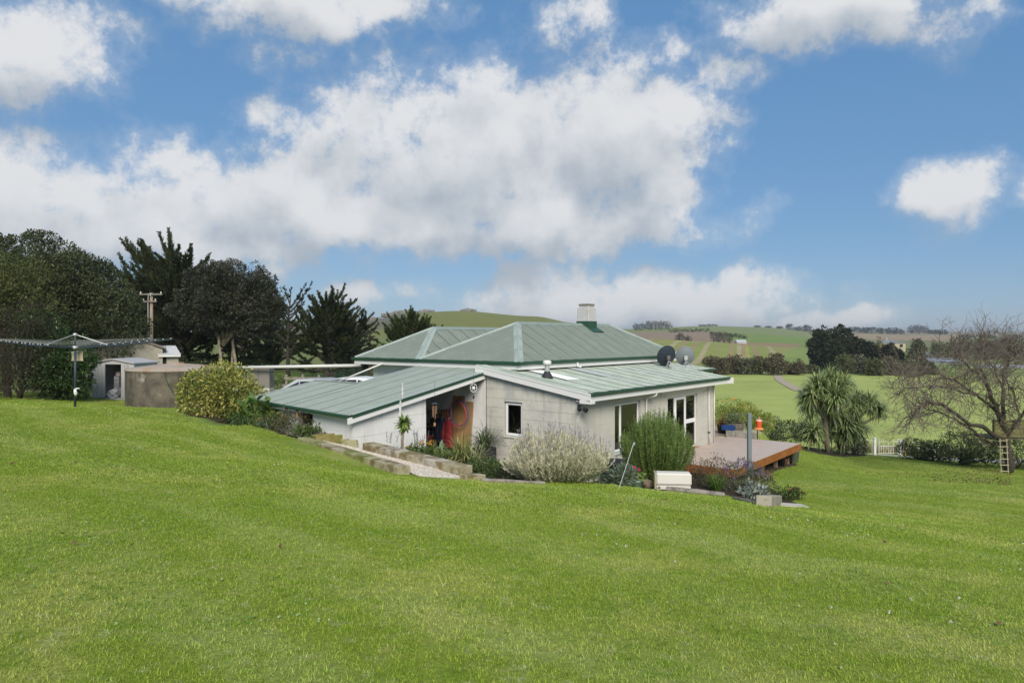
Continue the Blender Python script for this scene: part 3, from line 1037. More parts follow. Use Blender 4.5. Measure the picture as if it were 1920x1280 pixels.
# ------------------------------------------------------------------ walls of blocks
def rect_minus(rects, o):
    out = []
    for (s0, s1, z0, z1) in rects:
        if o[0] >= s1 or o[1] <= s0 or o[2] >= z1 or o[3] <= z0:
            out.append((s0, s1, z0, z1)); continue
        if o[0] > s0: out.append((s0, o[0], z0, z1))
        if o[1] < s1: out.append((o[1], s1, z0, z1))
        m0, m1 = max(s0, o[0]), min(s1, o[1])
        if o[2] > z0: out.append((m0, m1, z0, o[2]))
        if o[3] < z1: out.append((m0, m1, o[3], z1))
    return out
def clip_top(s0, s1, z0, z1, top):
    """rectangle cut by a sloping top line -> polygon in (s, z)"""
    t0, t1 = top(s0), top(s1)
    if max(t0, t1) <= z0 + .01:
        return None
    if min(t0, t1) >= z1:
        return [(s0, z0), (s1, z0), (s1, z1), (s0, z1)]
    pts = [(s0, z0), (s1, z0)]
    P = [(s0, z0), (s1, z0), (s1, z1), (s0, z1)]
    out = []
    ins = lambda p: p[1] <= top(p[0]) + 1e-9
    for i in range(4):
        a, b = P[i], P[(i + 1) % 4]
        if ins(a): out.append(a)
        if ins(a) != ins(b):
            lo, hi = 0.0, 1.0
            fa = ins(a)
            for _ in range(30):
                m = (lo + hi) / 2
                p = (a[0] + (b[0] - a[0]) * m, a[1] + (b[1] - a[1]) * m)
                if ins(p) == fa: lo = m
                else: hi = m
            out.append((a[0] + (b[0] - a[0]) * lo, a[1] + (b[1] - a[1]) * lo))
    return out if len(out) >= 3 else None
def wall(name, parent, p0, p1, nrm, z0, top, ztop, openings, mblock, mjoint, course=.29, length=.78, thick=.16, gap=.007, recess=.006, pieces=True, seed=1):
    """p0->p1 in plan, nrm outward; blocks are children of the wall"""
    r = random.Random(seed)
    p0 = Vector((*p0, 0)); p1 = Vector((*p1, 0)); n = Vector((*nrm, 0)).normalized()
    d = (p1 - p0); Lw = d.length; d.normalize()
    def P(s, z, o): return p0 + d * s + n * o + Vector((0, 0, z))
    rects = [(0, Lw, z0, ztop)]
    for o in openings: rects = rect_minus(rects, o)
    mb = MB()
    for (a, b, c, e) in rects:
        pg = clip_top(a, b, c, e, top)
        if pg: mb.prism([P(s, z, -recess) for s, z in pg], -n * (thick - recess))
    W = mb.build(name, mjoint, parent)
    if not pieces:
        W.data.materials.clear(); W.data.materials.append(mblock)
        return W
    k = 0
    z = z0
    while z < ztop:
        s = -(k % 2) * length * .5 - r.random() * .15
        while s < Lw:
            ln = length * r.uniform(.8, 1.15)
            rr = [(max(s, 0), min(s + ln, Lw), z, min(z + course, ztop))]
            for o in openings: rr = rect_minus(rr, o)
            for (a, b, c, e) in rr:
                if b - a < .05 or e - c < .04: continue
                g = gap * .5
                pg = clip_top(a + g, b - g, c + g, e - g, top)
                if not pg: continue
                pr = r.uniform(-.0015, .0025)
                MB().prism([P(q, w, -.03) for q, w in pg], n * (.03 + pr)).build('block', mblock, W)
            s += ln
        z += course; k += 1
    return W

SR = lambda b: 2.55 + .16 * (b + .35)           # sunroom roof height
LR = lambda a: 3.01 + .1744 * a                 # lean-to roof height
# gable wall of the sunroom, facing the lawn (plane a = 0)
GW_open = [(2.03, 2.74, 1.07, 2.12)]
wall('gable_wall', HOUSE, (0, 0), (0, 3.46), (-1, 0), -.4, lambda s: SR(s) - .16, 3.2, GW_open, M_block, M_mortar, gap=.010, recess=.008, seed=3)
# long wall with window and glazed doors (plane b = 0)
RW_open = [(2.0, 3.62, .55, 2.06), (5.56, 8.02, 0.02, 2.02)]
wall('side_wall', HOUSE, (0, 0), (9.62, 0), (0, -1), -.6, lambda s: 2.32, 2.32, RW_open, M_block2, M_block2, course=.42, length=1.1, gap=.006, recess=.005, seed=5)
wall('end_wall', HOUSE, (9.62, 0), (9.62, 3.2), (1, 0), -.6, lambda s: SR(s) - .1, 3.2, [], M_block2, M_block2, pieces=False)
# main block
wall('main_wall', HOUSE, (.95, 3.46), (.95, 10.1), (-1, 0), -.6, lambda s: 3.1, 3.1, [], M_white_wall, M_joint, pieces=False)
wall('main_wall', HOUSE, (.95, 10.1), (11.3, 10.1), (0, 1), -.6, lambda s: 3.1, 3.1, [], M_white_wall, M_joint, pieces=False)
wall('main_wall', HOUSE, (11.3, 3.0), (11.3, 10.1), (1, 0), -.6, lambda s: 3.1, 3.1, [], M_white_wall, M_joint, pieces=False)
# lean-to: white side wall, low eave wall, far wall
wall('lean_to_wall', HOUSE, (-5.05, 3.62), (-2.45, 3.62), (0, -1), -.1, lambda s: LR(-5.05 + s) - .12, 3.0, [], M_white_wall, M_joint, course=.40, length=.80, gap=.009, recess=.009, seed=8)
EO = [(.75, 1.55, 1.95, 2.03), (2.15, 3.0, 1.62, 2.0), (4.35, 5.15, 1.70, 2.02)]
wall('eave_wall', HOUSE, (-5.0, 3.72), (-4.52, 9.1), (-1, .09), .6, lambda s: 2.06, 2.06, [(2.0, 2.85, 1.60, 1.98), (4.35, 5.0, 1.70, 1.99)], M_white_wall, M_joint, course=.20, length=.45, gap=.006, recess=.004, seed=9)
wall('lean_to_wall', HOUSE, (-4.5, 9.1), (-2.3, 9.1), (0, 1), .2, lambda s: LR(-4.5 + s) - .1, 3.0, [], M_white_wall, M_joint, pieces=False)
wall('lean_to_wall', HOUSE, (-2.3, 6.98), (.95, 6.98), (0, 1), -.1, lambda s: LR(-2.3 + s) - .03, 3.3, [], M_white_wall, M_joint, pieces=False)
wall('lean_to_wall', HOUSE, (-2.22, 7.05), (-2.22, 9.1), (1, 0), -.1, lambda s: 2.55, 2.55, [], M_white_wall, M_joint, pieces=False)
# inner faces and floors
mb = MB(); mb.box(-.02, .02, 3.5, 7.0, -.1, 2.96)
mb.build('lean_to_inner_wall', M_white_wall, HOUSE)
mb = MB(); mb.box(-5.0, 0.9, 3.6, 9.2, -.12, -.02)
mb.build('lean_to_floor', M_concrete, HOUSE)
mb = MB(); mb.box(.16, 9.46, .16, 3.3, -.1, .03)
mb.build('sunroom_floor', M_wood_floor, HOUSE)
mb = MB(); mb.box(.2, 9.4, 3.18, 3.3, .031, 2.25); mb.box(4.6, 4.7, .3, 3.17, .031, 2.2)
mb.build('sunroom_inner_wall', M_glass_room, HOUSE)
mb = MB(); mb.box(.2, 9.4, .05, 3.3, 2.26, 2.30)
mb.build('sunroom_ceiling', M_white, HOUSE)

# ------------------------------------------------------------------ corrugated roofs, sheet by sheet
def corr(parent, poly, down, m, sheet=.76, pitch=.076, amp=.011, name='roof_sheet', gap=.011, flip=False):
    poly = [Vector(p) for p in poly]
    nrm = (poly[1] - poly[0]).cross(poly[2] - poly[0]).normalized()
    if nrm.z < 0: nrm = -nrm
    dv = Vector(down); dv = (dv - nrm * dv.dot(nrm)).normalized()
    w = dv.cross(nrm).normalized()
    o = poly[0]
    P2 = [((p - o).dot(w), (p - o).dot(dv)) for p in poly]
    s0, s1 = min(p[0] for p in P2), max(p[0] for p in P2)
    def span(s):
        ts = []
        n = len(P2)
        for i in range(n):
            (a, b), (c, e) = P2[i], P2[(i + 1) % n]
            if abs(a - c) < 1e-9:
                if abs(s - a) < 1e-6: ts += [b, e]
                continue
            f = (s - a) / (c - a)
            if -1e-9 <= f <= 1 + 1e-9: ts.append(b + (e - b) * f)
        return (min(ts), max(ts)) if ts else None
    nsh = max(1, int(math.ceil((s1 - s0) / sheet - .02)))
    out = []
    for k in range(nsh):
        a, b = s0 + k * sheet, min(s0 + (k + 1) * sheet, s1)
        if b - a < .03: continue
        a, b = a + gap, b - gap
        xs = list(np.arange(a, b, pitch / 4)) + [b]
        xs += [p[0] for p in P2 if a < p[0] < b]
        xs = sorted(set(round(x, 5) for x in xs))
        rows = []
        for x in xs:
            sp = span(min(max(x, s0 + 1e-6), s1 - 1e-6))
            if sp is None: continue
            h = amp * math.cos(2 * PI * x / pitch) + (.008 * (1 - (x - a) / sheet) if flip else .018 * (x - a) / sheet)
            q = o + w * x + nrm * h
            rows.append((q + dv * sp[0], q + dv * sp[1]))
        if len(rows) < 2: continue
        V = []; F = []
        for (p, q) in rows: V += [p, q]
        V2 = [v - nrm * .003 for v in V]
        n = len(V)
        for i in range(len(rows) - 1):
            F.append((2 * i, 2 * i + 1, 2 * i + 3, 2 * i + 2))
        F.append((0, n, n + 1, 1)); F.append((n - 2, n - 1, 2 * n - 1, 2 * n - 2))
        for i in range(len(rows) - 1):
            F.append((2 * i + 1, n + 2 * i + 1, n + 2 * i + 3, 2 * i + 3))
        mm = m(k) if callable(m) else m
        ob = MB().add([tuple(v) for v in V + V2], F).build(name, mm, parent)
        out.append(ob)
    return out
def strip(mb, p, q, w, t=.012, up=(0, 0, 1), n=2):
    """flat capping strip w wide along p->q"""
    p, q = Vector(p), Vector(q)
    d = (q - p).normalized()
    s = d.cross(Vector(up)).normalized() * w * .5
    u = s.cross(d).normalized() * t
    mb.prism([p - s, p + s, q + s, q - s], u)
def cap(mb, p, q, n1, n2, w=.17, roll=.035, lift=.012):
    """ridge / hip capping: a wing on each roof face and a roll between; n1, n2 point down each face"""
    p, q = Vector(p), Vector(q)
    d = (q - p).normalized()
    for nn in (n1, n2):
        e = Vector(nn); e = (e - d * e.dot(d)).normalized()
        up = d.cross(e)
        if up.z < 0: up = -up
        mb.prism([p + up * lift, q + up * lift, q + e * w + up * lift, p + e * w + up * lift], up * .008)
    mb.tube([p + Vector((0, 0, lift)), q + Vector((0, 0, lift))], roll, 8)

# main double-hipped roof
a0, a1, b0, bv, b1, ze = .43, 11.87, 2.49, 7.0, 10.57, 3.33
A1, A2, rz1 = (3.18, 4.76), (9.60, 4.76), 4.625
B1, B2, rz2 = (2.87, 8.78), (9.40, 8.78), 4.48
def v3(p, z): return Vector((p[0], p[1], z))
RF = MB()
c00, cv0, c10 = Vector((a0, b0, ze)), Vector((a0, bv, ze)), Vector((a0, b1, ze))
c01, cv1, c11 = Vector((a1, b0, ze)), Vector((a1, bv, ze)), Vector((a1, b1, ze))
R1, R2, Q1, Q2 = v3(A1, rz1), v3(A2, rz1), v3(B1, rz2), v3(B2, rz2)
cap(RF, R1, R2, c00 - R1 + (c01 - c00) * 0 + Vector((2, 0, 0)), cv0 - R1, .16)
cap(RF, Q1, Q2, Vector((0, -1, -.6)), Vector((0, 1, -.6)), .16)
ROOF = RF.build('main_roof', M_cap_green, HOUSE)
for (p, q, e1, e2) in ((R1, c00, Vector((0, -1, -.6)), Vector((-1, 0, -.5))), (R1, cv0, Vector((-1, 0, -.5)), Vector((0, 1, -.6))), (Q1, cv0, Vector((-1, 0, -.5)), Vector((0, -1, -.6))),
                       (Q1, c10, Vector((-1, 0, -.5)), Vector((0, 1, -.6))), (R2, c01, Vector((0, -1, -.6)), Vector((1, 0, -.5)))):
    hips = MB(); cap(hips, q, p, e1, e2, .15, .03); hips.build('hip_capping', M_cap, ROOF)
corr(ROOF, [R1, c00, c01, R2], (0, -1, -.6), M_roof)
corr(ROOF, [R1, c00, cv0], (-1, 0, -.5), M_roof)
corr(ROOF, [R1, cv0, cv1, R2], (0, 1, -.6), M_roof)
corr(ROOF, [R2, c01, cv1], (1, 0, -.5), M_roof)
corr(ROOF, [Q1, cv0, cv1, Q2], (0, -1, -.6), M_roof)
corr(ROOF, [Q1, cv0, c10], (-1, 0, -.5), M_roof)
corr(ROOF, [Q1, c10, c11, Q2], (0, 1, -.6), M_roof)
corr(ROOF, [Q2, cv1, c11], (1, 0, -.5), M_roof)
# gutters and fascias
def gutter(mb, p, q, out, h=.10, w=.11):
    p, q, out = Vector(p), Vector(q), Vector(out)
    prof = [(0, 0), (w * .95, .01), (w, -.02), (w * .97, -h * .7), (w * .7, -h), (0, -h)]
    mb.prism([p + out * x + Vector((0, 0, z)) for x, z in prof], q - p)
def fascia(mb, p, q, out, z0, z1, t=.025):
    p, q, out = Vector(p), Vector(q), Vector(out)
    mb.prism([p + Vector((0, 0, z0)), p + out * t + Vector((0, 0, z0)), p + out * t + Vector((0, 0, z1)), p + Vector((0, 0, z1))], q - p)
mg = MB()
gutter(mg, (a0, b0 - .11, ze - .005), (a0, b1 + .1, ze - .005), (-1, 0, 0))
gutter(mg, (a0 - .11, b0, ze - .005), (a1, b0, ze - .005), (0, -1, 0))
mg.build('gutter', M_gutter, HOUSE)
mf = MB()
fascia(mf, (a0, b0 - .03, 0), (a0, b1, 0), (-1, 0, 0), ze - .245, ze - .1)
fascia(mf, (a0, b0, 0), (a1, b0, 0), (0, -1, 0), ze - .245, ze - .1)
mf.box(a0 + .0, .94, b0, b1, ze - .245, ze - .225)
mf.box(.95, a1, b0 + .0, 3.0, ze - .245, ze - .225)
mf.build('fascia', M_white, HOUSE)
mb = MB(); mb.box(.5, 9.4, 2.95, 3.15, 2.5, ze - .26)  # dark-coloured strip standing in for the shade between eave and sunroom roof
mb.build('eave_shadow_strip', mat('eave_shadow_dark', (.05, .045, .04), .9, .2), HOUSE)

# sunroom roof
s_a0, s_a1, s_b0, s_b1 = -.14, 10.05, -.40, 3.76
RS = MB()
mgs = [(s_a0, s_b0), (s_a1, s_b0), (s_a1, s_b1), (s_a0, s_b1)]
SUN = MB()
SUN.prism([(s_a0 - .02, s_b0, SR(s_b0) + .012), (s_a0 + .14, s_b0, SR(s_b0) + .012), (s_a0 + .14, s_b1, SR(s_b1) + .012), (s_a0 - .02, s_b1, SR(s_b1) + .012)], (0, 0, .012))
SUN.tube([(s_a0 + .05, s_b0, SR(s_b0) + .02), (s_a0 + .05, s_b1, SR(s_b1) + .02)], .025, 6)
SROOF = SUN.build('sunroom_roof', M_roof_faded, HOUSE)
M_skylight = mat('translucent_sheet', (.80, .81, .80), .5, .04)
M_roof_f2 = roof_mat('roof_iron_faded_grey', (.33, .375, .34), (.44, .47, .43), (.42, .70))
corr(SROOF, [(s_a0, s_b0, SR(s_b0)), (s_a1, s_b0, SR(s_b0)), (s_a1, 3.0, SR(3.0)), (s_a0, 3.0, SR(3.0))], (0, -1, -.16), lambda k: M_roof_f2 if k in (4, 8) else M_roof_faded)
corr(SROOF, [(s_a0, 3.0, SR(3.0) + .004), (.42, 3.0, SR(3.0) + .004), (.42, s_b1, SR(s_b1) + .004), (s_a0, s_b1, SR(s_b1) + .004)], (0, -1, -.16), M_roof_faded)
# translucent sheet let into the roof, and a newer patch
corr(SROOF, [(.92, 1.05, SR(1.05) + .022), (1.62, 1.05, SR(1.05) + .022), (1.62, 2.9, SR(2.9) + .022), (.92, 2.9, SR(2.9) + .022)], (0, -1, -.16), M_skylight, name='skylight_sheet')
corr(SROOF, [(3.1, 1.1, SR(1.1) + .022), (3.8, 1.1, SR(1.1) + .022), (3.8, 2.6, SR(2.6) + .022), (3.1, 2.6, SR(2.6) + .022)], (0, -1, -.16), roof_mat('roof_patch', (.38, .42, .41), (.45, .48, .46), (.4, .7)), name='roof_patch')
mg = MB(); gutter(mg, (s_a0 + .04, s_b0 + .03, SR(s_b0) - .012), (s_a1 + .02, s_b0 + .03, SR(s_b0) - .012), (0, -1, 0), .085)
mg.build('gutter', M_gutter, HOUSE)
mf = MB(); fascia(mf, (s_a0, s_b0 + .03, 0), (s_a1 - .02, s_b0 + .03, 0), (0, -1, 0), SR(s_b0) - .25, SR(s_b0) - .098)
mf.box(s_a0 + .02, s_a1 - .04, s_b0 + .04, .0, SR(s_b0) - .25, SR(s_b0) - .235)
mf.bbox(s_a1 - .02, s_a1 + .13, s_b0 - .15, s_b0 + .12, SR(s_b0) - .26, SR(s_b0) - .03, .008)
mf.build('fascia', M_white, HOUSE)
mbb = MB()
def barge(mb, p, q, out, h, t=.03):
    p, q, out = Vector(p), Vector(q), Vector(out)
    mb.prism([p, p + out * t, p + out * t + Vector((0, 0, -h)), p + Vector((0, 0, -h))], q - p)
barge(mbb, (s_a0, s_b0 - .1, SR(s_b0 - .1) - .0), (s_a0, s_b1, SR(s_b1)), (-1, 0, 0), .215, .03)
barge(mbb, (s_a0 - .031, s_b0 - .1, SR(s_b0 - .1) + .012), (s_a0 - .031, s_b1, SR(s_b1) + .012), (-1, 0, 0), .06, .012)
mbb.bbox(s_a0 - .03, s_a0 + .2, s_b0 - .12, s_b0 + .26, SR(s_b0) - .30, SR(s_b0) - .19, .006)
mbb.box(s_a0 - .028, s_a0 + .12, s_b1 + .001, s_b1 + .03, SR(s_b1) - .24, SR(s_b1) + .01)
mbb.build('barge_board', M_white, HOUSE)
# back porch behind the sunroom
PR = MB()
PR.box(10.4, 13.7, 1.75, 3.6, 2.56, 2.60)
PR.box(10.4, 13.68, 1.78, 1.80, 2.40, 2.50); PR.box(13.45, 13.55, 1.9, 2.0, -.2, 2.5)
PORCH = PR.build('porch_roof', M_white, HOUSE)
corr(PORCH, [(10.3, 1.68, 2.68), (13.75, 1.68, 2.68), (13.75, 3.6, 2.86), (10.3, 3.6, 2.86)], (0, -1, -.1), M_roof_faded)
mg = MB(); gutter(mg, (10.3, 1.75, 2.66), (13.8, 1.75, 2.66), (0, -1, 0), .08); mg.build('gutter', M_gutter, PORCH)

# lean-to roof: two rectangles stepped where the higher one stops short
def L3(a, b, dz=0): return (a, b, LR(a) + dz)
LT = MB()
strip(LT, L3(-5.2, 3.50, .014), L3(.1, 3.50, .014), .17)
strip(LT, L3(-2.27, 6.92, .014), L3(.95, 6.92, .014), .16)
strip(LT, L3(-2.27, 9.3, .016), L3(-2.27, 6.9, .016), .14)
LROOF = LT.build('lean_to_roof', M_cap, HOUSE)
corr(LROOF, [L3(-5.24, 3.46), L3(-4.98, 6.92), L3(.95, 6.92), L3(.95, 3.46)], (-1, 0, -.17), M_roof_lean, gap=.004, flip=True)
corr(LROOF, [L3(-4.98, 6.92), L3(-4.72, 9.27), L3(-2.27, 9.27), L3(-2.27, 6.92)], (-1, 0, -.17), M_roof_lean, gap=.004, flip=True)
mg = MB()
gutter(mg, (-5.20, 3.56, LR(-5.2) - .01), (-4.66, 9.3, LR(-4.75) - .01), (-1, .08, 0), .085, .11)
mg.prism([(-5.2, 3.452, LR(-5.2) + .012), (.02, 3.452, LR(.02) + .012), (.02, 3.452, LR(.02) - .075), (-5.2, 3.452, LR(-5.2) - .075)], (0, -.014, 0))
mg.build('gutter', M_gutter, HOUSE)
mf = MB()
mf.prism([(-5.3, 3.53, LR(-5.3) - .06), (0.0, 3.53, LR(0) - .06), (0.0, 3.53, LR(0) - .205), (-5.3, 3.53, LR(-5.3) - .205)], (0, -.07, 0))
mf.prism([(-5.14, 3.62, 1.98), (-5.17, 3.62, 1.98), (-5.17, 3.62, 2.09), (-5.14, 3.62, 2.09)], (.5, 5.6, 0))
mf.build('barge_board', M_white, HOUSE)
# rafters under the lean-to roof
mr = MB()
for k in range(6):
    b_ = 3.75 + k * .62
    mr.prism([(-5.0, b_, LR(-5.0) - .03), (.9, b_, LR(.9) - .03), (.9, b_, LR(.9) - .15), (-5.0, b_, LR(-5.0) - .15)], (0, .045, 0))
mr.build('rafters', mat('old_rafter', (.16, .12, .085), .85, .2), HOUSE)
# window openings of the low eave wall: a dark sheet behind stands in for the unlit inside
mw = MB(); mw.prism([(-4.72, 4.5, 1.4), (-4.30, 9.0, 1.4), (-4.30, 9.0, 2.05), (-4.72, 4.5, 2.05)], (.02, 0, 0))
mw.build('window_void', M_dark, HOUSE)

# chimney
CH = MB()
ca, cb = 7.73, 4.72
CH.bbox(ca - .285, ca + .285, cb - .285, cb + .285, 4.0, 5.325, .02)
CH.bbox(ca - .23, ca + .23, cb - .23, cb + .23, 5.325, 5.39, .02)
CHIM = CH.build('chimney', mat('chimney_paint', (.50, .495, .49), .8, .1, 6, .006, 22, second=(.42, .37, .30), sfac=(.56, .72), sscale=3.2), HOUSE)
cr_ = MB(); cr_.bbox(ca - .245, ca + .245, cb - .245, cb + .245, 5.391, 5.48, .02)
cr_.build('chimney_cap', mat('sooty_cap', (.22, .20, .17), .9, .35, 9, .01, 20), CHIM)
cr_ = MB(); cr_.bbox(ca - .31, ca + .31, cb - .31, cb + .31, 3.9, 4.76, .01)
cr_.prism([(ca - .38, cb - .31, 4.47), (ca + .38, cb - .31, 4.47), (ca + .38, cb - .60, 4.31), (ca - .38, cb - .60, 4.31)], (0, 0, .015))
cr_.build('chimney_flashing', M_gutter, CHIM)

# flue on the sunroom roof
fu = MB(); fa, fb = .62, 1.55; fz = SR(fb)
fu.lathe([(.075, fz), (.075, fz + .42)], 14, (fa, fb, 0)); FL = fu.build('flue_pipe', mat('galvanised', (.50, .51, .50), .4, .1, metallic=.4), HOUSE, True)
f2 = MB(); f2.lathe([(.0, fz + .55), (.10, fz + .54), (.13, fz + .50), (.13, fz + .42), (.08, fz + .40)], 16, (fa, fb, 0)); f2.build('flue_cowl', M_white_old, FL, True)
f3 = MB(); f3.lathe([(.19, fz - .02), (.17, fz + .05), (.105, fz + .16), (.085, fz + .21)], 12, (fa, fb, 0)); f3.build('flue_boot', mat('rubber_boot', (.03, .03, .035), .7, .4, 30, .01, 30), FL, True)

# ------------------------------------------------------------------ windows and doors
def win_frame(mb, ax, s0, s1, z0, z1, off, w=.06, d=.05):
    """rectangular frame; ax 'a' runs along the side wall (b = off), 'b' along the gable wall (a = off)"""
    for (p, q, r_, t) in ((s0, s1, z0, z0 + w), (s0, s1, z1 - w, z1), (s0, s0 + w, z0 + w, z1 - w), (s1 - w, s1, z0 + w, z1 - w)):
        if ax == 'a': mb.bbox(p, q, off, off + d, r_, t, .006)
        else: mb.bbox(off, off + d, p, q, r_, t, .006)
def pane(ax, s0, s1, z0, z1, off, parent, name='pane'):
    m = MB()
    if ax == 'a': m.box(s0, s1, off, off + .008, z0, z1)
    else: m.box(off, off + .008, s0, s1, z0, z1)
    return m.build(name, M_glass, parent)
# gable window
m = MB(); win_frame(m, 'b', 2.05, 2.72, 1.09, 2.10, .06, .075)
W1 = m.build('window', M_upvc, HOUSE)
pane('b', 2.12, 2.65, 1.16, 2.03, .085, W1)
m = MB(); m.bbox(-.03, .12, 2.0, 2.77, 1.02, 1.075, .01); m.build('sill', M_block, W1)
m = MB(); m.box(.03, .058, 2.04, 2.73, 1.076, 1.095); m.build('flashing', M_sill, W1)
# side window: narrow casement and wide light
m = MB(); win_frame(m, 'a', 2.02, 3.60, .57, 2.04, .07, .06); m.bbox(2.40, 2.50, .068, .125, .63, 1.98, .006)
W2 = m.build('window', M_upvc, HOUSE)
pane('a', 2.08, 2.40, .63, 1.98, .09, W2); pane('a', 2.50, 3.54, .63, 1.98, .09, W2)
m = MB(); m.bbox(1.98, 3.64, -.04, .12, .49, .555, .01); m.build('sill', M_block2, W2)
m = MB(); m.box(2.02, 3.6, .03, .068, .556, .58); m.build('flashing', M_sill, W2)
# glazed doors
m = MB(); win_frame(m, 'a', 5.58, 8.00, .04, 2.0, .07, .05, .06)
m.bbox(6.20, 6.27, .068, .132, .09, 1.95, .006); m.bbox(7.10, 7.17, .068, .132, .09, 1.95, .006)
m.bbox(7.17, 7.95, .072, .128, .95, 1.10, .006)
W3 = m.build('glazed_doors', M_upvc, HOUSE)
m = MB(); win_frame(m, 'a', 6.27, 7.10, .09, 1.95, .055, .085, .05)
D1 = m.build('door', M_upvc, W3)
m = MB(); m.tube([(6.33, .03, 1.0), (6.33, .0, 1.0), (6.45, .0, 1.0)], .012, 6); m.bbox(6.31, 6.35, .03, .055, .90, 1.10, .004)
m.build('handle', mat('brushed_steel', (.55, .55, .55), .3, .05, metallic=.9), W3)
pane('a', 6.35, 7.02, .17, 1.87, .075, W3); pane('a', 5.63, 6.20, .09, 1.95, .09, W3)
pane('a', 7.17, 7.95, 1.10, 1.95, .09, W3); pane('a', 7.17, 7.95, .09, .95, .09, W3)
m = MB(); m.bbox(5.5, 8.1, -.05, .12, -.02, .035, .006); m.build('threshold', mat('threshold', (.35, .2, .12), .6, .2), W3)
# rendered lintel panel above the doors
m = MB(); m.box(5.05, 8.75, -.028, -.004, 2.10, 2.315); m.box(5.42, 8.45, -.03, -.004, 2.02, 2.0995)
m.build('lintel_panel', mat('lintel_render', (.60, .585, .54), .8, .05), HOUSE)
# curtains and furniture glimpsed inside
M_curtain = mat('ochre_curtain', (.33, .15, .055), .9, .2, 9)
m = MB()
for (s0, s1) in ((3.3, 3.6), (7.62, 7.95), (5.85, 5.95)):
    xs = np.linspace(s0, s1, 12)
    V = []; F = []
    for i, x in enumerate(xs):
        yy = .24 + .03 * math.sin(i * 2.3)
        V += [(x, yy, .05), (x, yy, 2.15)]
    for i in range(11): F.append((2 * i, 2 * i + 2, 2 * i + 3, 2 * i + 1))
    m.add(V, F)
m.build('curtain', M_curtain, HOUSE)

# downpipes, conduit and floodlights
m = MB()
m.tube([(4.02, -.36, 2.30), (4.02, -.36, 2.22), (3.9, -.07, 2.10), (3.9, -.07, .0)], .035, 8)
m.tube([(8.95, -.05, 2.3), (8.95, -.05, .0)], .022, 8); m.tube([(9.45, -.05, 2.3), (9.45, -.05, .0)], .02, 8)
m.tube([(9.05, -.06, .0), (9.05, -.06, .25), (8.97, -.05, .27)], .018, 6)
m.build('downpipe', M_white_old, HOUSE, True)
m = MB(); m.bbox(8.91, 8.99, -.09, -.02, .42, .47, .005); m.build('pipe_clip', M_dark, HOUSE)
m = MB(); m.tube([(s_a0 - .05, b0 - .11, ze - .1), (s_a0 + .6, b0 - .11, ze - .1)], .0, 4)
fl = MB(); fl.bbox(-.14, -.04, -.12, -.04, 2.13, 2.2, .01); fl.lathe([(.0, 0), (.045, 0), (.06, .09), (.0, .09)], 10, (0, 0, 0), Matrix.Translation((-.20, -.13, 2.12)) @ Matrix.Rotation(math.radians(130), 4, 'Y'))
fl.lathe([(.0, 0), (.05, 0), (.065, .11), (.0, .11)], 10, (0, 0, 0), Matrix.Translation((-.06, -.22, 2.10)) @ Matrix.Rotation(math.radians(120), 4, 'X'))
fl.build('floodlight', mat('black_plastic', (.02, .02, .022), .4, .1), HOUSE)
# drop outlet on the main fascia
m = MB(); m.tube([(3.6, b0 - .05, ze - .1), (3.6, b0 - .07, ze - .22), (3.72, b0 - .12, ze - .26)], .045, 8); m.build('downpipe', M_white_old, HOUSE)

# ------------------------------------------------------------------ satellite dishes
def dish(name, label, u, v, a, b, colour, turn, dia, dark):
    z = SR(b)
    p = l2w(a, b, z)
    t = thing(name, label, 'satellite dish', p, math.radians(turn), 'satellite dishes on the sunroom roof')
    m = MB()
    Md = Matrix.Translation((0, .06, .62)) @ Matrix.Rotation(math.radians(-72), 4, 'X')
    prof = [(dia * .5 * q, .10 * q * q) for q in np.linspace(0.02, 1, 9)] + [(dia * .5 + .012, .10), (dia * .5 + .012, .115), (dia * .5, .112)] + [(dia * .5 * q, .10 * q * q + .012) for q in np.linspace(1, .02, 7)]
    m.lathe(prof, 36, (0, 0, 0), Matrix.Translation((0, .1, .47)) @ Matrix.Rotation(math.radians(-68), 4, 'X') @ Matrix.Scale(1.12, 4, (0, 1, 0)))
    m.build('reflector', colour, t, True)
    m = MB(); m.tube([(0, -.02, .02), (0, -.02, .28), (0, .06, .42)], .024, 8); m.bbox(-.07, .07, -.06, .04, .34, .52, .01)
    m.build('mount', dark, t)
    m = MB(); m.tube([(-.26, -.30, -.03), (0, -.03, .30)], .011, 6); m.tube([(.30, -.38, -.05), (0, -.03, .30)], .011, 6); m.tube([(.62, -.6, -.1), (.05, -.03, .29)], .008, 6)
    m.build('stay', M_galv, t)
    m = MB(); m.bbox(-.10, .10, -.10, .06, -.01, .03, .005); m.build('foot_plate', dark, t)
    m = MB(); m.tube([(0, .12, .22), (0, .62, .50)], .012, 6); m.bbox(-.03, .03, .58, .68, .46, .56, .008); m.build('feed_arm', dark, t)
    return t
M_galv = mat('galvanised_steel', (.48, .49, .50), .45, .08, metallic=.5)
M_navy = mat('weathered_navy_dish', (.028, .038, .055), .45, .15, 3, second=(.16, .12, .08), sfac=(.62, .72), sscale=4.5)
M_greyd = mat('grey_dish', (.21, .235, .25), .45, .06, 3)
dish('satellite_dish', 'dark navy satellite dish with rust patch, left of the pair on the roof', 1252, 671, 8.75, 1.55, M_navy, 12, .76, mat('rusty_mount', (.12, .11, .10), .6, .3))
dish('satellite_dish', 'pale grey satellite dish, right of the pair on the roof', 1281, 668, 9.95, 1.36, M_greyd, -6, .74, M_galv)
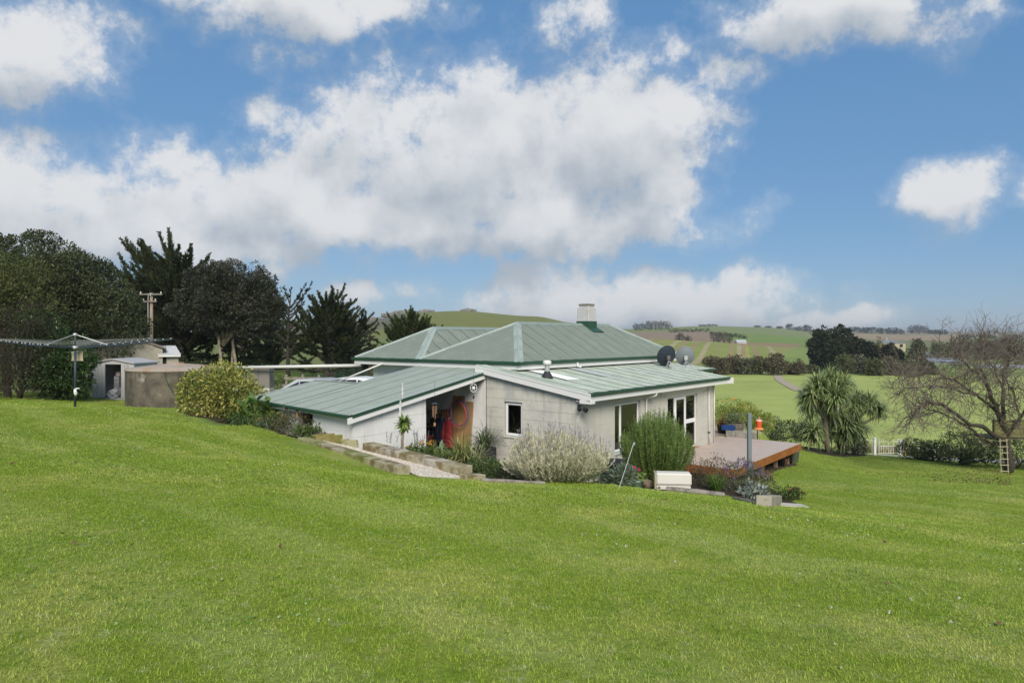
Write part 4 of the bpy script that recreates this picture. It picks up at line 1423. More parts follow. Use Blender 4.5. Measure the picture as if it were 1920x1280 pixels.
# ------------------------------------------------------------------ deck
M_board = mat('deck_board', (.53, .415, .34), .42, .12, 2.5, .002, 60, spec=.5, island=.22)
M_fas = mat('stained_fascia', (.26, .085, .02), .5, .2, 4, second=(.34, .13, .04), sfac=(.45, .65), sscale=3)
M_pile = mat('treated_pile', (.22, .16, .10), .85, .2)
DECK = thing('deck', 'low timber deck with brown boards and orange stained edge beside the house', 'deck', (PX, PY, 0), HROT)
da0, da1, db0 = 4.62, 11.35, -2.72
nb = 19
bw = (0 - db0 - .02) / nb
for k in range(nb):
    y0 = db0 + k * bw
    m = MB(); m.bbox(da0, da1, y0 + .006, y0 + bw - .006, -.025, 0.0, .005)
    m.build('board', M_board, DECK)
m = MB(); m.bbox(9.66, da1, .0, .14, -.025, 0, .003); m.build('board', M_board, DECK)
m = MB(); m.bbox(da0 - .03, da1 + .03, db0 - .035, db0 - .003, -.26, -.004, .003); m.build('fascia_board', M_fas, DECK)
m = MB(); m.bbox(da0 - .035, da0 - .003, db0 - .0, -.05, -.26, -.004, .003); m.build('fascia_board', M_fas, DECK)
m = MB(); m.bbox(da1 + .003, da1 + .033, db0, .1, -.26, -.004, .003); m.build('fascia_board', M_fas, DECK)
m = MB()
for k in range(6): m.box(da0 + .1, da1 - .1, db0 + .15 + k * .45, db0 + .2 + k * .45, -.17, -.03)
m.build('joists', M_pile, DECK)
for k in range(5):
    for q in (0, 1.25):
        a_ = da0 + .5 + k * 1.42
        p = l2w(a_, db0 + .3 + q)
        g = hz(p.x, p.y)
        m = MB(); m.bbox(a_ - .06, a_ + .06, db0 + .24 + q, db0 + .36 + q, g - .2, -.17, .008); m.build('pile', M_pile, DECK)
# ------------------------------------------------------------------ left side: clothesline, tank, sheds, pole
M_blue_pole = mat('clothesline_paint', (.030, .042, .062), .4, .1)
M_wire = mat('line_wire', (.42, .43, .45), .5, .1)
cl = gp(141, 763)
CL = thing('rotary_clothesline', 'rotary clothesline with dark blue post and four raised arms on the lawn', 'clothesline', cl, math.radians(8))
Ycl = cl.y; s_ = Ycl / FPX
hub = (763 - 651) * s_
m = MB(); m.tube([(0, 0, -.1), (0, 0, hub + .02)], .032, 10); m.tube([(0, 0, hub), (0, 0, hub + .36)], .026, 10); m.build('post', M_blue_pole, CL, True)
m = MB(); m.lathe([(.0, hub + .40), (.05, hub + .39), (.06, hub + .33), (.035, hub + .31)], 12); m.lathe([(.035, hub - .05), (.075, hub - .04), (.075, hub + .03), (.035, hub + .04)], 12); m.build('hub', M_galv, CL, True)
tips = []
for k, ang in enumerate((178, 12, 52, 232)):
    a = math.radians(ang)
    d = Vector((math.cos(a), math.sin(a), 0))
    Ln = 2.45 if k < 2 else 2.2
    pts = [d * .05 + Vector((0, 0, hub - .01)), d * Ln * .5 + Vector((0, 0, hub + .06)), d * Ln + Vector((0, 0, hub + .22))]
    m = MB(); m.tube(pts, [.024, .022, .018], 6); arm = m.build('arm', M_blue_pole, CL)
    m = MB(); m.tube([Vector((0, 0, hub + .36)), d * .78 + Vector((0, 0, hub + .07))], .010, 5); m.build('brace', M_galv, CL)
    m = MB()
    for q in np.linspace(.3, .98, 9):
        p = pts[0].lerp(pts[2], q) + Vector((0, 0, .035 - .03 * math.sin(q * PI)))
        m.bbox(p.x - .014, p.x + .014, p.y - .014, p.y + .014, p.z - .010, p.z + .010, .003)
    m.build('line_clip', M_white, arm)
    tips.append((a, Ln, pts))
order = sorted(tips, key=lambda t: t[0])
m = MB()
for q in np.linspace(.32, .98, 7):
    for k in range(4):
        p = order[k][2][0].lerp(order[k][2][2], q); r2 = order[(k + 1) % 4][2]; p2 = r2[0].lerp(r2[2], q)
        mid = p.lerp(p2, .5) + Vector((0, 0, -.03))
        m.tube([p + Vector((0, 0, .03)), mid, p2 + Vector((0, 0, .03))], .0022, 3, False)
lines = m.build('washing_line', M_wire, CL); lines['kind'] = 'stuff'
# peg bag hanging behind the post
pb = thing('peg_bag', 'beige cloth peg bag hanging behind the clothesline post', 'bag', cl + Vector((0.0, .22, 0)))
zt, zb = (763 - 657) * s_, (763 - 677) * s_
m = MB(); x0, x1 = (124 - 141) * s_, (147 - 141) * s_
V = []; F = []
N = 9
for side in (-1, 1):
    for i in range(N):
        for j in range(6):
            fx, fz = i / (N - 1), j / 5
            x = x0 + (x1 - x0) * fx
            wd = 1 - .10 * math.sin(fz * PI)
            x = (x - (x0 + x1) / 2) * wd + (x0 + x1) / 2
            z = zb + (zt - zb) * fz - .06 * abs(fx - .62) * fz
            V.append((x, side * .05 * math.sin(fx * PI) * (1 - .7 * fz) , z))
for sd_ in (0, 1):
    for i in range(N - 1):
        for j in range(5):
            k = sd_ * N * 6 + i * 6 + j
            F.append((k, k + 6, k + 7, k + 1))
m.add(V, F); m.build('bag', mat('canvas', (.42, .37, .25), .9, .1, 8), pb, True)
m = MB(); m.tube([(x0 * .3, 0, zt - .02), (0, -.04, zt + .06), (x1 * .6, 0, zt - .02)], .008, 4); m.build('hook', M_galv, pb)
# white rag knotted to the post
rg = thing('rag', 'white rag knotted on the clothesline post', 'cloth', cl + Vector((0, -.05, 0)))
z0 = (763 - 733) * s_
m = MB()
pth = [(.02, 0, z0 + .06), (.05, -.03, z0 + .02), (.06, -.02, z0 - .07), (.045, 0, z0 - .14)]
m.tube(pth, [.02, .04, .045, .012], 7); m.tube([(.03, -.01, z0 + .04), (.10, -.02, z0 + .08), (.16, 0, z0 + .075)], [.03, .022, .012], 6)
m.build('cloth', M_white, rg, True)

# concrete water tank
tk = gp(296, 766)
TKX, TKY = -14.55, 29.6
tkz = hz(TKX, TKY - 1.7)
TANK = thing('water_tank', 'round stained concrete water tank with low conical lid', 'tank', (TKX, TKY, tkz))
def tank_mat():
    m = mat('stained_concrete', (.135, .115, .085), .92, .12, 3, .01, 30, second=(.065, .056, .042), sfac=(.40, .62), sscale=1.3)
    nt = m.node_tree
    b = nt.nodes['Principled BSDF']
    src = b.inputs['Base Color'].links[0].from_socket
    geo = nd(nt, 'ShaderNodeNewGeometry')
    mp = nd(nt, 'ShaderNodeMapping'); mp.inputs['Scale'].default_value = (3.2, 3.2, .22)
    lk(nt, geo.outputs['Position'], mp.inputs[0])
    n = nd(nt, 'ShaderNodeTexNoise'); n.inputs['Scale'].default_value = 1.6; n.inputs['Detail'].default_value = 5
    lk(nt, mp.outputs[0], n.inputs['Vector'])
    mx = nd(nt, 'ShaderNodeMix', data_type='RGBA')
    lk(nt, sstep(nt, n.outputs[0], .50, .66), mx.inputs[0]); lk(nt, src, mx.inputs[6]); mx.inputs[7].default_value = (.055, .05, .042, 1)
    n2 = nd(nt, 'ShaderNodeTexNoise'); n2.inputs['Scale'].default_value = .9; n2.inputs['Detail'].default_value = 6
    lk(nt, geo.outputs['Position'], n2.inputs['Vector'])
    mx2 = nd(nt, 'ShaderNodeMix', data_type='RGBA')
    lk(nt, sstep(nt, n2.outputs[0], .60, .66), mx2.inputs[0]); lk(nt, mx.outputs[2], mx2.inputs[6]); mx2.inputs[7].default_value = (.26, .25, .22, 1)
    lk(nt, mx2.outputs[2], b.inputs['Base Color'])
    return m
Rt = 1.95; Ht = 1.58
m = MB(); m.lathe([(Rt, -.4), (Rt, Ht - .02), (Rt - .015, Ht)], 56); m.build('wall', tank_mat(), TANK, True)
m = MB(); m.lathe([(Rt + .03, Ht - .05), (Rt + .045, Ht - .01), (Rt + .02, Ht + .03), (Rt * .5, Ht + .17), (.30, Ht + .23), (.29, Ht + .27), (.0, Ht + .28)], 56)
m.build('lid', mat('tank_lid', (.34, .29, .24), .9, .12, 3, .006, 30, second=(.30, .18, .10), sfac=(.5, .7), sscale=1.5), TANK, True)
hs = thing('garden_hose', 'green garden hose hanging down the concrete tank', 'hose', (TKX, TKY, tkz))
m = MB(); pts = []
for q in np.linspace(0, 1, 14):
    an = math.radians(-76 + 26 * q ** 1.3)
    pts.append((math.cos(an) * (Rt + .03), math.sin(an) * (Rt + .03), Ht - .1 - (Ht - .05) * q ** .8))
m.tube(pts, .016, 5); m.build('hose', mat('hose_green', (.02, .09, .04), .4, .1), hs)

# garden shed of ribbed steel, door slid open
M_shed = mat('zincalume', (.44, .44, .45), .5, .12, 3, .002, 30, second=(.34, .33, .32), sfac=(.55, .72), sscale=2.5)
sc_ = gp(172, 746); SY = sc_.y
sw = SY / FPX
SHED = thing('garden_shed', 'small grey ribbed steel shed with its sliding door open', 'shed', (at(172, 746, SY).x, SY, hz(sc_.x, SY) - .02), math.radians(-6))
wd = (257 - 172) * sw; hh = (746 - 681) * sw; hr = (746 - 673) * sw
dx0, dx1 = (199 - 172) * sw, (231 - 172) * sw
def ribbed(m, x0, x1, z0, z1f, y, step=.23):
    x = x0
    while x < x1 - .01:
        e = min(x + step, x1)
        m.prism([(x + .012, y, z0), (e - .012, y, z0), (e - .012, y, z1f(e)), (x + .012, y, z1f(x))], (0, -.018, 0))
        x = e
topf = lambda x: hh + (hr - hh) * (1 - abs(x / wd * 2 - 1))
m = MB(); m.box(0, dx0, 0, .02, 0, hh - .02); m.box(dx1, wd, 0, .02, 0, hh - .02)
m.prism([(0, .0, hh - .02), (wd, .0, hh - .02), (wd * .5, .0, hr - .02)], (0, .02, 0))
m.box(0, .02, .02, 1.7, 0, hh); m.box(wd - .02, wd, .02, 1.7, 0, hh); m.box(0, wd, 1.7, 1.72, 0, hh); m.box(0, wd, .0, 1.7, -.05, .02)
SW = m.build('shell', M_shed, SHED)
xs = [0, .25, .42, dx0 - .0]
for x0_, x1_ in list(zip([0, .33, .52], [.33, .52, dx0])) + [(dx1, dx1 + .17), (dx1 + .17, dx1 + .36), (dx1 + .36, wd)]:
    m = MB(); m.bbox(x0_ + .006, x1_ - .006, -.022, -.001, .02, hh - .05, .006); m.build('panel', M_shed, SHED)
m = MB(); m.prism([(-.06, -.08, hh + .0), (wd * .5, -.08, hr), (wd * .5, -.08, hr + .05), (-.06, -.08, hh + .05)], (0, 1.9, 0)); m.build('roof', M_shed, SHED)
m = MB(); m.prism([(wd + .06, -.08, hh + .0), (wd * .5, -.08, hr), (wd * .5, -.08, hr + .05), (wd + .06, -.08, hh + .05)], (0, 1.9, 0)); m.build('roof', M_shed, SHED)
sl = SHED.location
def in_shed(x, y, z): return Matrix.Translation(sl) @ Matrix.Rotation(math.radians(-6), 4, 'Z') @ Vector((x, y, z))
fc = thing('drawer_unit', 'grey drawer unit standing inside the open steel shed', 'drawers', in_shed(dx0 + .03, .55, .02), math.radians(-6))
m = MB(); m.bbox(0, .26, 0, .4, 0, 1.0, .01); m.build('carcass', mat('grey_enamel', (.20, .20, .21), .5, .1), fc)
for k in range(5):
    m = MB(); m.bbox(.01, .25, -.012, -.001, .04 + k * .19, .2 + k * .19, .004); m.build('drawer', mat('drawer_front', (.26, .26, .27), .5, .1), fc)
bg_ = thing('folded_towel', 'red and white folded towel on the drawers in the shed', 'towel', in_shed(dx0 + .05, .62, 1.03), math.radians(-6))
m = MB()
for k, c in enumerate((0, 1, 2)): m.bbox(0, .22, 0, .22, k * .06, k * .06 + .055, .02)
m.build('fold', mat('red_cloth', (.45, .06, .08), .9, .2, second=(.65, .6, .58), sfac=(.4, .5), sscale=12), bg_)
for nm, lb, x_, y_, s_r, colr in (('plastic_sack', 'crumpled white plastic sack on the shed floor', dx0 + .24, .25, .24, (.50, .50, .52)), ('plastic_sack', 'dull grey sack slumped against the shed doorway', dx0 + .58, .45, .30, (.16, .16, .17))):
    tt = thing(nm, lb, 'sack', in_shed(x_, y_, .02))
    bm = bmesh.new(); bmesh.ops.create_icosphere(bm, subdivisions=3, radius=s_r)
    rr_ = random.Random(len(lb))
    for v in bm.verts:
        v.co *= 1 + .22 * math.sin(v.co.x * 23 + rr_.random() * .4) * math.cos(v.co.z * 27) + .12 * math.sin(v.co.y * 31)
        v.co.z = max(v.co.z + s_r * .72, 0)
    me = bpy.data.meshes.new('sack'); bm.to_mesh(me); bm.free(); me.materials.append(mat('sack_plastic', colr, .35, .2, 8))
    o_ = bpy.data.objects.new('sack', me); COL.objects.link(o_); o_.parent = tt

# block outbuilding behind the shed
M_outb = mat('cream_block', (.36, .335, .275), .85, .10, 3, .004, 50, second=(.27, .245, .19), sfac=(.45, .62), sscale=2.0, island=.08)
OY = SY + 3.6
ox0, ox1 = at(150, 0, OY).x, at(299, 0, OY).x
og = hz((ox0 + ox1) / 2, OY)
zE = at(0, 655, OY).z - og; zA = at(0, 628, OY).z - og
OB = thing('outbuilding', 'cream block outbuilding with low gable roof behind the steel shed', 'outbuilding', (ox0, OY, og), math.radians(27))
wo = 3.8
apx = wo * (262 - 150) / (299 - 150) - .9
topo = lambda s: zE + (zA - zE) * (1 - abs(s - (wo - 1.9)) / 1.9) if s > wo - 3.8 else zE
OW = wall('front_wall', OB, (0, 0), (wo, 0), (0, -1), -.3, topo, zA + .05, [], M_outb, M_mortar, course=.30, length=.62, gap=.008, seed=21)
wall('side_wall', OB, (wo, 0), (wo, 5), (1, 0), -.3, lambda s: zE - .1, zE, [], M_outb, M_mortar, pieces=False)
m = MB(); am = wo - 1.9
for sgn in (-1, 1):
    e = am + sgn * 2.05
    m.prism([(am, -.12, zA + .06), (e, -.12, zE - .02), (e, -.12, zE + .05), (am, -.12, zA + .13)], (0, 5.3, 0))
m.build('roof', mat('old_roof', (.20, .17, .14), .85, .2), OB)
# small annex with white iron roof
OY = OY + 1.7
x0a, x1a = at(297, 0, OY).x + .01, at(330, 0, OY).x
AN = thing('annex', 'small cream annex with white corrugated roof beside the outbuilding', 'shed', (x0a, OY + .05, og), math.radians(27))
wa = .95; za = at(0, 668, OY).z - og; zr = at(0, 653, OY).z - og
wall('wall', AN, (0, 0), (wa, 0), (0, -1), -.3, lambda s: za, za, [(.05, wa * .38, za - .85, za - .02)], M_outb, M_mortar, course=.32, length=.6, seed=22)
m = MB(); m.box(.02, wa * .42, .03, .04, za - .9, za); m.build('window', M_dark, AN)
AR = MB(); AR.box(-.05, wa + .1, -.22, -.19, za - .02, za + .12); ARR = AR.build('fascia', M_white, AN)
corr(ARR, [(-.1, -.25, za + .1), (wa + .12, -.25, za + .1), (wa - .12, 1.8, zr + .12), (-.1, 1.8, zr + .12)], (0, -1, -.2), mat('white_iron', (.62, .63, .63), .5, .06))

# power pole
pp = at(284, 0, 43); pg = hz(pp.x, 43)
PL = thing('power_pole', 'weathered wooden power pole with crossarms in front of the cypress', 'power pole', (pp.x, 43, pg))
zt = at(0, 549, 43).z - pg
m = MB(); m.tube([(0, 0, -.2), (0, 0, zt * .5), (0, 0, zt)], [.12, .105, .09], 10); m.build('pole', mat('grey_orange_timber', (.30, .26, .21), .85, .15, 4, second=(.30, .19, .09), sfac=(.54, .66), sscale=1.2), PL, True)
for zz, w0, w1 in ((zt - .1, -.68, .75), (zt - .55, -.5, .4)):
    m = MB(); m.bbox(w0, w1, -.17, -.11, zz - .05, zz + .05, .008); ca_ = m.build('crossarm', mat('arm_timber', (.20, .18, .15), .85, .2), PL)
    for q in (w0 + .08, w1 - .08):
        m = MB(); m.lathe([(.0, .17), (.03, .16), (.045, .11), (.03, .08), (.045, .05), (.02, .05)], 8, (q, -.14, zz)); m.build('insulator', M_white, ca_)
m = MB(); m.tube([(-.13, -.12, .5), (-.15, -.13, zt - .5), (-.11, -.15, zt - .1), (-.02, -.15, zt - .05), (.04, -.14, zt - .2)], .035, 6); m.build('cable_conduit', M_galv, PL)
WR = thing('power_line', 'thin power lines running from the pole towards the house roof', 'power line', (pp.x, 43, pg))
for q, zz in ((-.6, zt + .05), (.65, zt + .05), (-.4, zt - .4)):
    m = MB(); e = at(690, 640, 30) - Vector((pp.x, 43, pg)); p0_ = Vector((q, -.14, zz))
    m.tube([p0_.lerp(e, t) + Vector((0, 0, -1.2 * math.sin(t * PI) )) for t in np.linspace(0, 1, 14)], .008, 3, False); m.build('wire', M_dark, WR)

# concrete block stand and long pipe to the house
cw = at(486, 0, 27.5); cg = hz(cw.x, 27.5)
CW = thing('concrete_stand', 'grey concrete block stand carrying the end of the long white pipe', 'concrete stand', (at(462, 0, 27.5).x, 27.5, cg))
w_ = at(505, 0, 27.5).x - at(462, 0, 27.5).x
zt_ = at(0, 689, 27.5).z - cg
m = MB(); m.bbox(0, w_, 0, .6, -.3, zt_ * .55, .01); m.build('base', mat('pale_concrete', (.48, .47, .44), .9, .1), CW)
for k in range(2):
    m = MB(); m.bbox(k * w_ / 2 + .005, (k + 1) * w_ / 2 - .005, .02, .58, zt_ * .55 + .004, zt_ - .02, .01); m.build('slab', mat('dark_concrete', (.20, .185, .165), .9, .12, 4), CW)
PIPE = thing('overhead_pipe', 'long white pipe spanning from the concrete stand to the house eave', 'pipe', (0, 0, 0))
m = MB(); pA, pB = at(440, 689, 27.3), at(676, 685, 27.0); m.tube([pA, pB], .065, 12); m.build('pipe', mat('pvc_white', (.62, .61, .58), .45, .06), PIPE, True)
m = MB(); pA, pB = at(505, 697, 27.3), at(680, 688, 27.0); m.tube([pA, pA.lerp(pB, .5) + Vector((0, 0, -.05)), pB], .018, 6); m.build('cable', M_dark, PIPE)
for t in (.55, .78, .97):
    p = at(440, 691, 27.3).lerp(at(676, 687, 27.0), t); m = MB(); m.tube([p + Vector((0, 0, -.18)), p + Vector((.0, 0, .06))], .02, 6); m.build('hanger', M_dark, PIPE)
ST = thing('roof_strut', 'thin white strut leaning from the eave down behind the lean-to', 'strut', (0, 0, 0))
m = MB(); m.tube([at(630, 717, 25.5), at(717, 681.5, 25.2)], .028, 8); m.build('strut', M_white_old, ST, True)
# ------------------------------------------------------------------ lean-to contents
M_pine = mat('pine_board', (.30, .19, .095), .6, .15, 5, second=(.33, .18, .075), sfac=(.45, .6), sscale=4)
M_dkwood = mat('dark_shelf_wood', (.14, .075, .035), .7, .2, 5)
def hloc(a, b, z=0): return l2w(a, b, z)
SH = thing('shelf_unit', 'rough timber shelf unit against the back of the open lean-to', 'shelf', hloc(-.42, 5.0), HROT)
m = MB(); m.bbox(0, .38, 0, .06, 0, 1.75, .006); m.build('side_panel', M_dkwood, SH)
m = MB(); m.bbox(0, .38, 1.5, 1.56, 0, 1.75, .006); m.build('side_panel', M_dkwood, SH)
for z in (.25, .7, 1.15, 1.6):
    m = MB(); m.bbox(0, .38, .062, 1.498, z, z + .05, .005); m.build('shelf', M_dkwood if z < 1.5 else M_pine, SH)
rr_ = random.Random(4)
for i, (b_, z_, w_, h_, c, lb) in enumerate(((5.2, .75, .28, .26, (.02, .02, .02), 'black box on the middle shelf of the lean-to'), (5.75, .75, .3, .3, (.03, .028, .03), 'round black helmet-like bag beside the box on the lean-to shelf'), (5.3, 1.2, .34, .22, (.025, .025, .03), 'dark folded tarpaulin on the upper shelf of the lean-to'), (5.35, .30, .4, .30, (.018, .018, .02), 'dark crate on the lowest shelf of the lean-to'), (5.55, .76, .15, .08, (.35, .05, .05), 'red tin in front on the middle shelf'))):
    t = thing('stored_item', lb, 'box', hloc(-.36 - (.1 if i == 4 else 0), b_, z_), HROT)
    m = MB(); m.bbox(0, .26, 0, w_, 0, h_, .03); m.build('body', mat('item%d' % i, c, .6, .2), t)
    m = MB(); m.bbox(-.01, .27, -.01, w_ + .01, h_ * .8, h_ * .86, .004); m.build('lid_band', mat('band%d' % i, tuple(x * 1.6 for x in c), .6, .2), t)
bd = thing('timber_board', 'wide pine board leaning on the lean-to wall', 'board', hloc(-.28, 3.98), HROT)
m = MB(); M_ = Matrix.Rotation(math.radians(7), 4, 'Y'); m.bbox(0, .035, 0, .62, 0, 2.05, .004, M_); m.build('board', M_pine, bd)
bd = thing('timber_board', 'darker pine board standing behind the wide board in the lean-to', 'board', hloc(-.16, 4.35), HROT)
m = MB(); m.bbox(0, .03, 0, .55, 0, 2.2, .004, Matrix.Rotation(math.radians(3), 4, 'Y')); m.build('board', mat('aged_pine', (.30, .17, .08), .7, .15, 5), bd)
for nm, c, b_, z_, lb in (('red', (.55, .05, .07), 4.42, 1.66, 'red hula hoop hanging over the pine board in the lean-to'), ('blue', (.04, .08, .30), 4.34, 1.67, 'blue hula hoop hanging behind the red hoop')):
    t = thing('hula_hoop', lb, 'hoop', hloc(-.34 + (.03 if nm == 'blue' else 0), b_, z_), HROT, 'hula hoops in the lean-to')
    m = MB(); m.tube([(0, .40 * math.cos(q), .40 * math.sin(q)) for q in np.linspace(0, 2 * PI, 33)], .013, 6, False); m.build('ring', mat(nm + '_plastic', c, .35, .05), t, True)
    m = MB(); m.bbox(-.018, .018, -.05, .05, .385, .415, .006); m.build('joint_sleeve', M_dark, t)
def coat(lb, c, b_, z0, z1, wd):
    t = thing('jacket', lb, 'jacket', hloc(-.30, b_), HROT, 'coats hanging in the lean-to')
    m = MB(); prof = []
    N = 14
    V, F = [], []
    for j, f in enumerate(np.linspace(0, 1, 9)):
        z = z1 - (z1 - z0) * f
        w = wd * (.35 + .65 * min(1, f * 3.2)) * (1 + .12 * f)
        for i in range(N):
            a = 2 * PI * i / N
            V.append((.09 * math.cos(a) * (1 + .25 * math.sin(i * 2.1 + j)) - .05, w * math.sin(a) * (1 + .06 * math.sin(j * 1.7 + i)), z))
    for j in range(8):
        for i in range(N): F.append((j * N + i, j * N + (i + 1) % N, (j + 1) * N + (i + 1) % N, (j + 1) * N + i))
    m.add(V, F); b = m.build('body', mat('cloth_' + lb[:6], c, .85, .2, 7), t, True)
    m = MB(); m.tube([(-.06, wd * .8, z1 - .12), (-.09, wd * 1.15, z1 - .45), (-.08, wd * 1.1, z1 - .8)], [.06, .075, .05], 8); m.build('sleeve', b.data.materials[0], t, True)
    m = MB(); m.tube([(.0, 0, z1 + .03), (-.05, 0, z1 - .03)], .02, 6); m.build('hook', M_galv, t)
coat('red rain jacket hanging beside the pine board', (.20, .015, .02), 4.78, .55, 1.45, .17)
coat('navy rain jacket hanging left of the red jacket', (.015, .02, .055), 5.05, .5, 1.5, .17)
dd = thing('door_leaf', 'dark green door leaf standing open at the left of the lean-to mouth', 'door', hloc(-2.38, 3.75), HROT)
m = MB(); m.bbox(0, .05, 0, .85, .02, 2.45, .008); m.build('leaf', mat('dark_green_paint', (.008, .022, .014), .5, .1), dd)
for z_ in (.5, 1.4):
    m = MB(); m.bbox(-.012, -.001, .12, .73, z_ - .35, z_ + .35, .006); m.build('panel', mat('dark_green_panel', (.010, .026, .017), .5, .1), dd)
stl = thing('stool', 'pale green low stool just inside the lean-to', 'stool', hloc(-1.75, 3.95), HROT)
m = MB(); m.bbox(-.2, .2, -.22, .22, .42, .46, .01); m.build('seat', mat('mint_paint', (.25, .42, .38), .5, .1), stl)
for sx in (-1, 1):
    for sy in (-1, 1):
        m = MB(); m.tube([(sx * .15, sy * .17, .42), (sx * .19, sy * .2, 0)], .02, 6); m.build('leg', mat('mint_leg', (.22, .38, .34), .5, .1), stl)
# wind chime
wc = at(815, 757, 19.2)
WCH = thing('wind_chime', 'wind chime with dark disc and copper tubes hanging in the lean-to mouth', 'wind chime', wc)
m = MB(); m.lathe([(.0, .03), (.05, .028), (.085, .012), (.085, 0), (.0, -.005)], 16); m.build('disc', mat('blue_black', (.05, .06, .09), .35, .1), WCH, True)
m = MB(); m.tube([(0, 0, .02), (0, 0, .65)], .004, 4); m.build('cord', M_dark, WCH)
for k in range(6):
    a = k * PI / 3
    m = MB(); m.tube([(.055 * math.cos(a), .055 * math.sin(a), -.05), (.055 * math.cos(a), .055 * math.sin(a), -.26 - .03 * k)], .011, 7); m.build('tube', mat('copper_tube', (.36, .22, .13), .35, .1, metallic=.6), WCH)
m = MB(); m.bbox(-.03, .03, -.004, .004, -.62, -.53, .002); m.tube([(0, 0, 0), (0, 0, -.53)], .002, 3); m.build('clapper', M_pine, WCH)
# pale filigree disc
oc = at(888, 727, 20.9)
OR = thing('hanging_ornament', 'white filigree disc ornament hanging under the lean-to eave', 'ornament', oc)
m = MB(); m.tube([(.10 * math.cos(q), 0, .13 * math.sin(q)) for q in np.linspace(0, 2 * PI, 21)], .009, 5, False); m.build('ring', M_white, OR)
m = MB()
for k in range(6):
    a = k * PI / 3; m.tube([(.03 * math.cos(a), 0, .04 * math.sin(a)), (.10 * math.cos(a), 0, .13 * math.sin(a))], .006, 4)
m.lathe([(.0, -.01), (.045, 0), (.0, .01)], 10, (0, 0, 0), Matrix.Rotation(PI / 2, 4, 'X')); m.build('spokes', M_white, OR)
m = MB(); m.tube([(0, 0, .13), (0, 0, .42)], .004, 4); m.tube([(0, 0, -.13), (0, 0, -.40)], .003, 4); m.build('cord', M_dark, OR)
m = MB(); m.lathe([(.0, -.33), (.03, -.31), (.022, -.25), (.0, -.22)], 8); m.build('bell', M_dark, OR)

# ------------------------------------------------------------------ sleepers, gravel path and troughs
M_sleeper = mat('concrete_sleeper', (.36, .32, .22), .9, .15, 4, .006, 30, second=(.17, .13, .055), sfac=(.42, .62), sscale=3)
M_sleeper_m = mat('mossy_sleeper', (.30, .29, .15), .9, .15, 4, .006, 30, second=(.13, .14, .03), sfac=(.42, .62), sscale=3)
M_grey_wood = mat('weathered_log', (.26, .235, .205), .9, .2, 5, .012, 25, second=(.15, .13, .11), sfac=(.45, .62), sscale=6)
def beam(name, label, p, q, w, h, m_, cat='sleeper', group=None, n=1, parent=None, part='block'):
    """a straight sleeper from p to q (top centre line), cut in n blocks"""
    p, q = Vector(p), Vector(q)
    d = q - p; L = d.length
    rz = math.atan2(d.y, d.x); pitch = -math.asin(d.z / L)
    t = thing(name, label, cat, p, 0, group)
    t.rotation_euler = (0, pitch, rz)
    for k in range(n):
        m = MB(); m.bbox(k * L / n + .004, (k + 1) * L / n - .004, -w / 2, w / 2, -h, 0, .012)
        m.build(part, m_[k % len(m_)] if isinstance(m_, (list, tuple)) else m_, t)
    return t
def on_top(u, v, Y): return at(u, v, Y)
beam('garden_sleeper_row', 'upper row of stained concrete sleepers edging the raised bed by the lean-to', at(690, 829, 17.0), at(876, 874, 14.55), .34, .17, [M_sleeper, mat('sl_b', (.40, .37, .30), .9, .15, 4, .006, 30, second=(.20, .15, .09), sfac=(.42, .6), sscale=3)], 'sleepers', n=5)
beam('garden_sleeper_row', 'lower row of mossy sleepers holding the lawn above the gravel path', at(568, 819, 18.2), at(758, 874, 14.35), .30, .22, [M_sleeper_m, M_sleeper], 'sleepers', n=4)
beam('garden_sleeper', 'short step sleeper at the end of the gravel path', at(868, 889, 13.9), at(905, 888, 14.3), .22, .25, M_sleeper)
E0, E1 = gp(812, 896), gp(908, 903)
def path_patch():
    P0 = [at(590, 819, 18.1), at(770, 874, 14.35)]; P1 = [at(690, 840, 16.95), at(885, 888, 14.45)]
    m = MB(); N, K = 26, 8
    V = []
    for i in range(N):
        f = i / (N - 1)
        a = P0[0].lerp(P0[1], f); b = P1[0].lerp(P1[1], f)
        if f > .8:
            a = a.lerp(E0, (f - .8) * 5); b = b.lerp(E1, (f - .8) * 5)
        for j in range(K):
            p = a.lerp(b, j / (K - 1)); V.append((p.x, p.y, p.z - .05 if f < .8 else max(raw(p.x, p.y) - .05, (p.z - .05) * (1 - (f - .8) * 5) + (raw(p.x, p.y) - .03) * (f - .8) * 5)))
    F = [(i * K + j, i * K + j + 1, (i + 1) * K + j + 1, (i + 1) * K + j) for i in range(N - 1) for j in range(K - 1)]
    m.add(V, F)
    return m, np.array(V).reshape(N, K, 3)
raw = lambda x, y: float(raw_h(np.array([x]), np.array([y]))[0])
M_gravel = mat('pale_gravel', (.50, .44, .36), .95, .25, 40, .02, 45, second=(.60, .54, .46), sfac=(.4, .6), sscale=30)
pm, PV = path_patch()
GPATH = pm.build('gravel_path', M_gravel, None, False); tag(GPATH, 'strip of pale pink gravel between the sleeper rows', kind='structure')
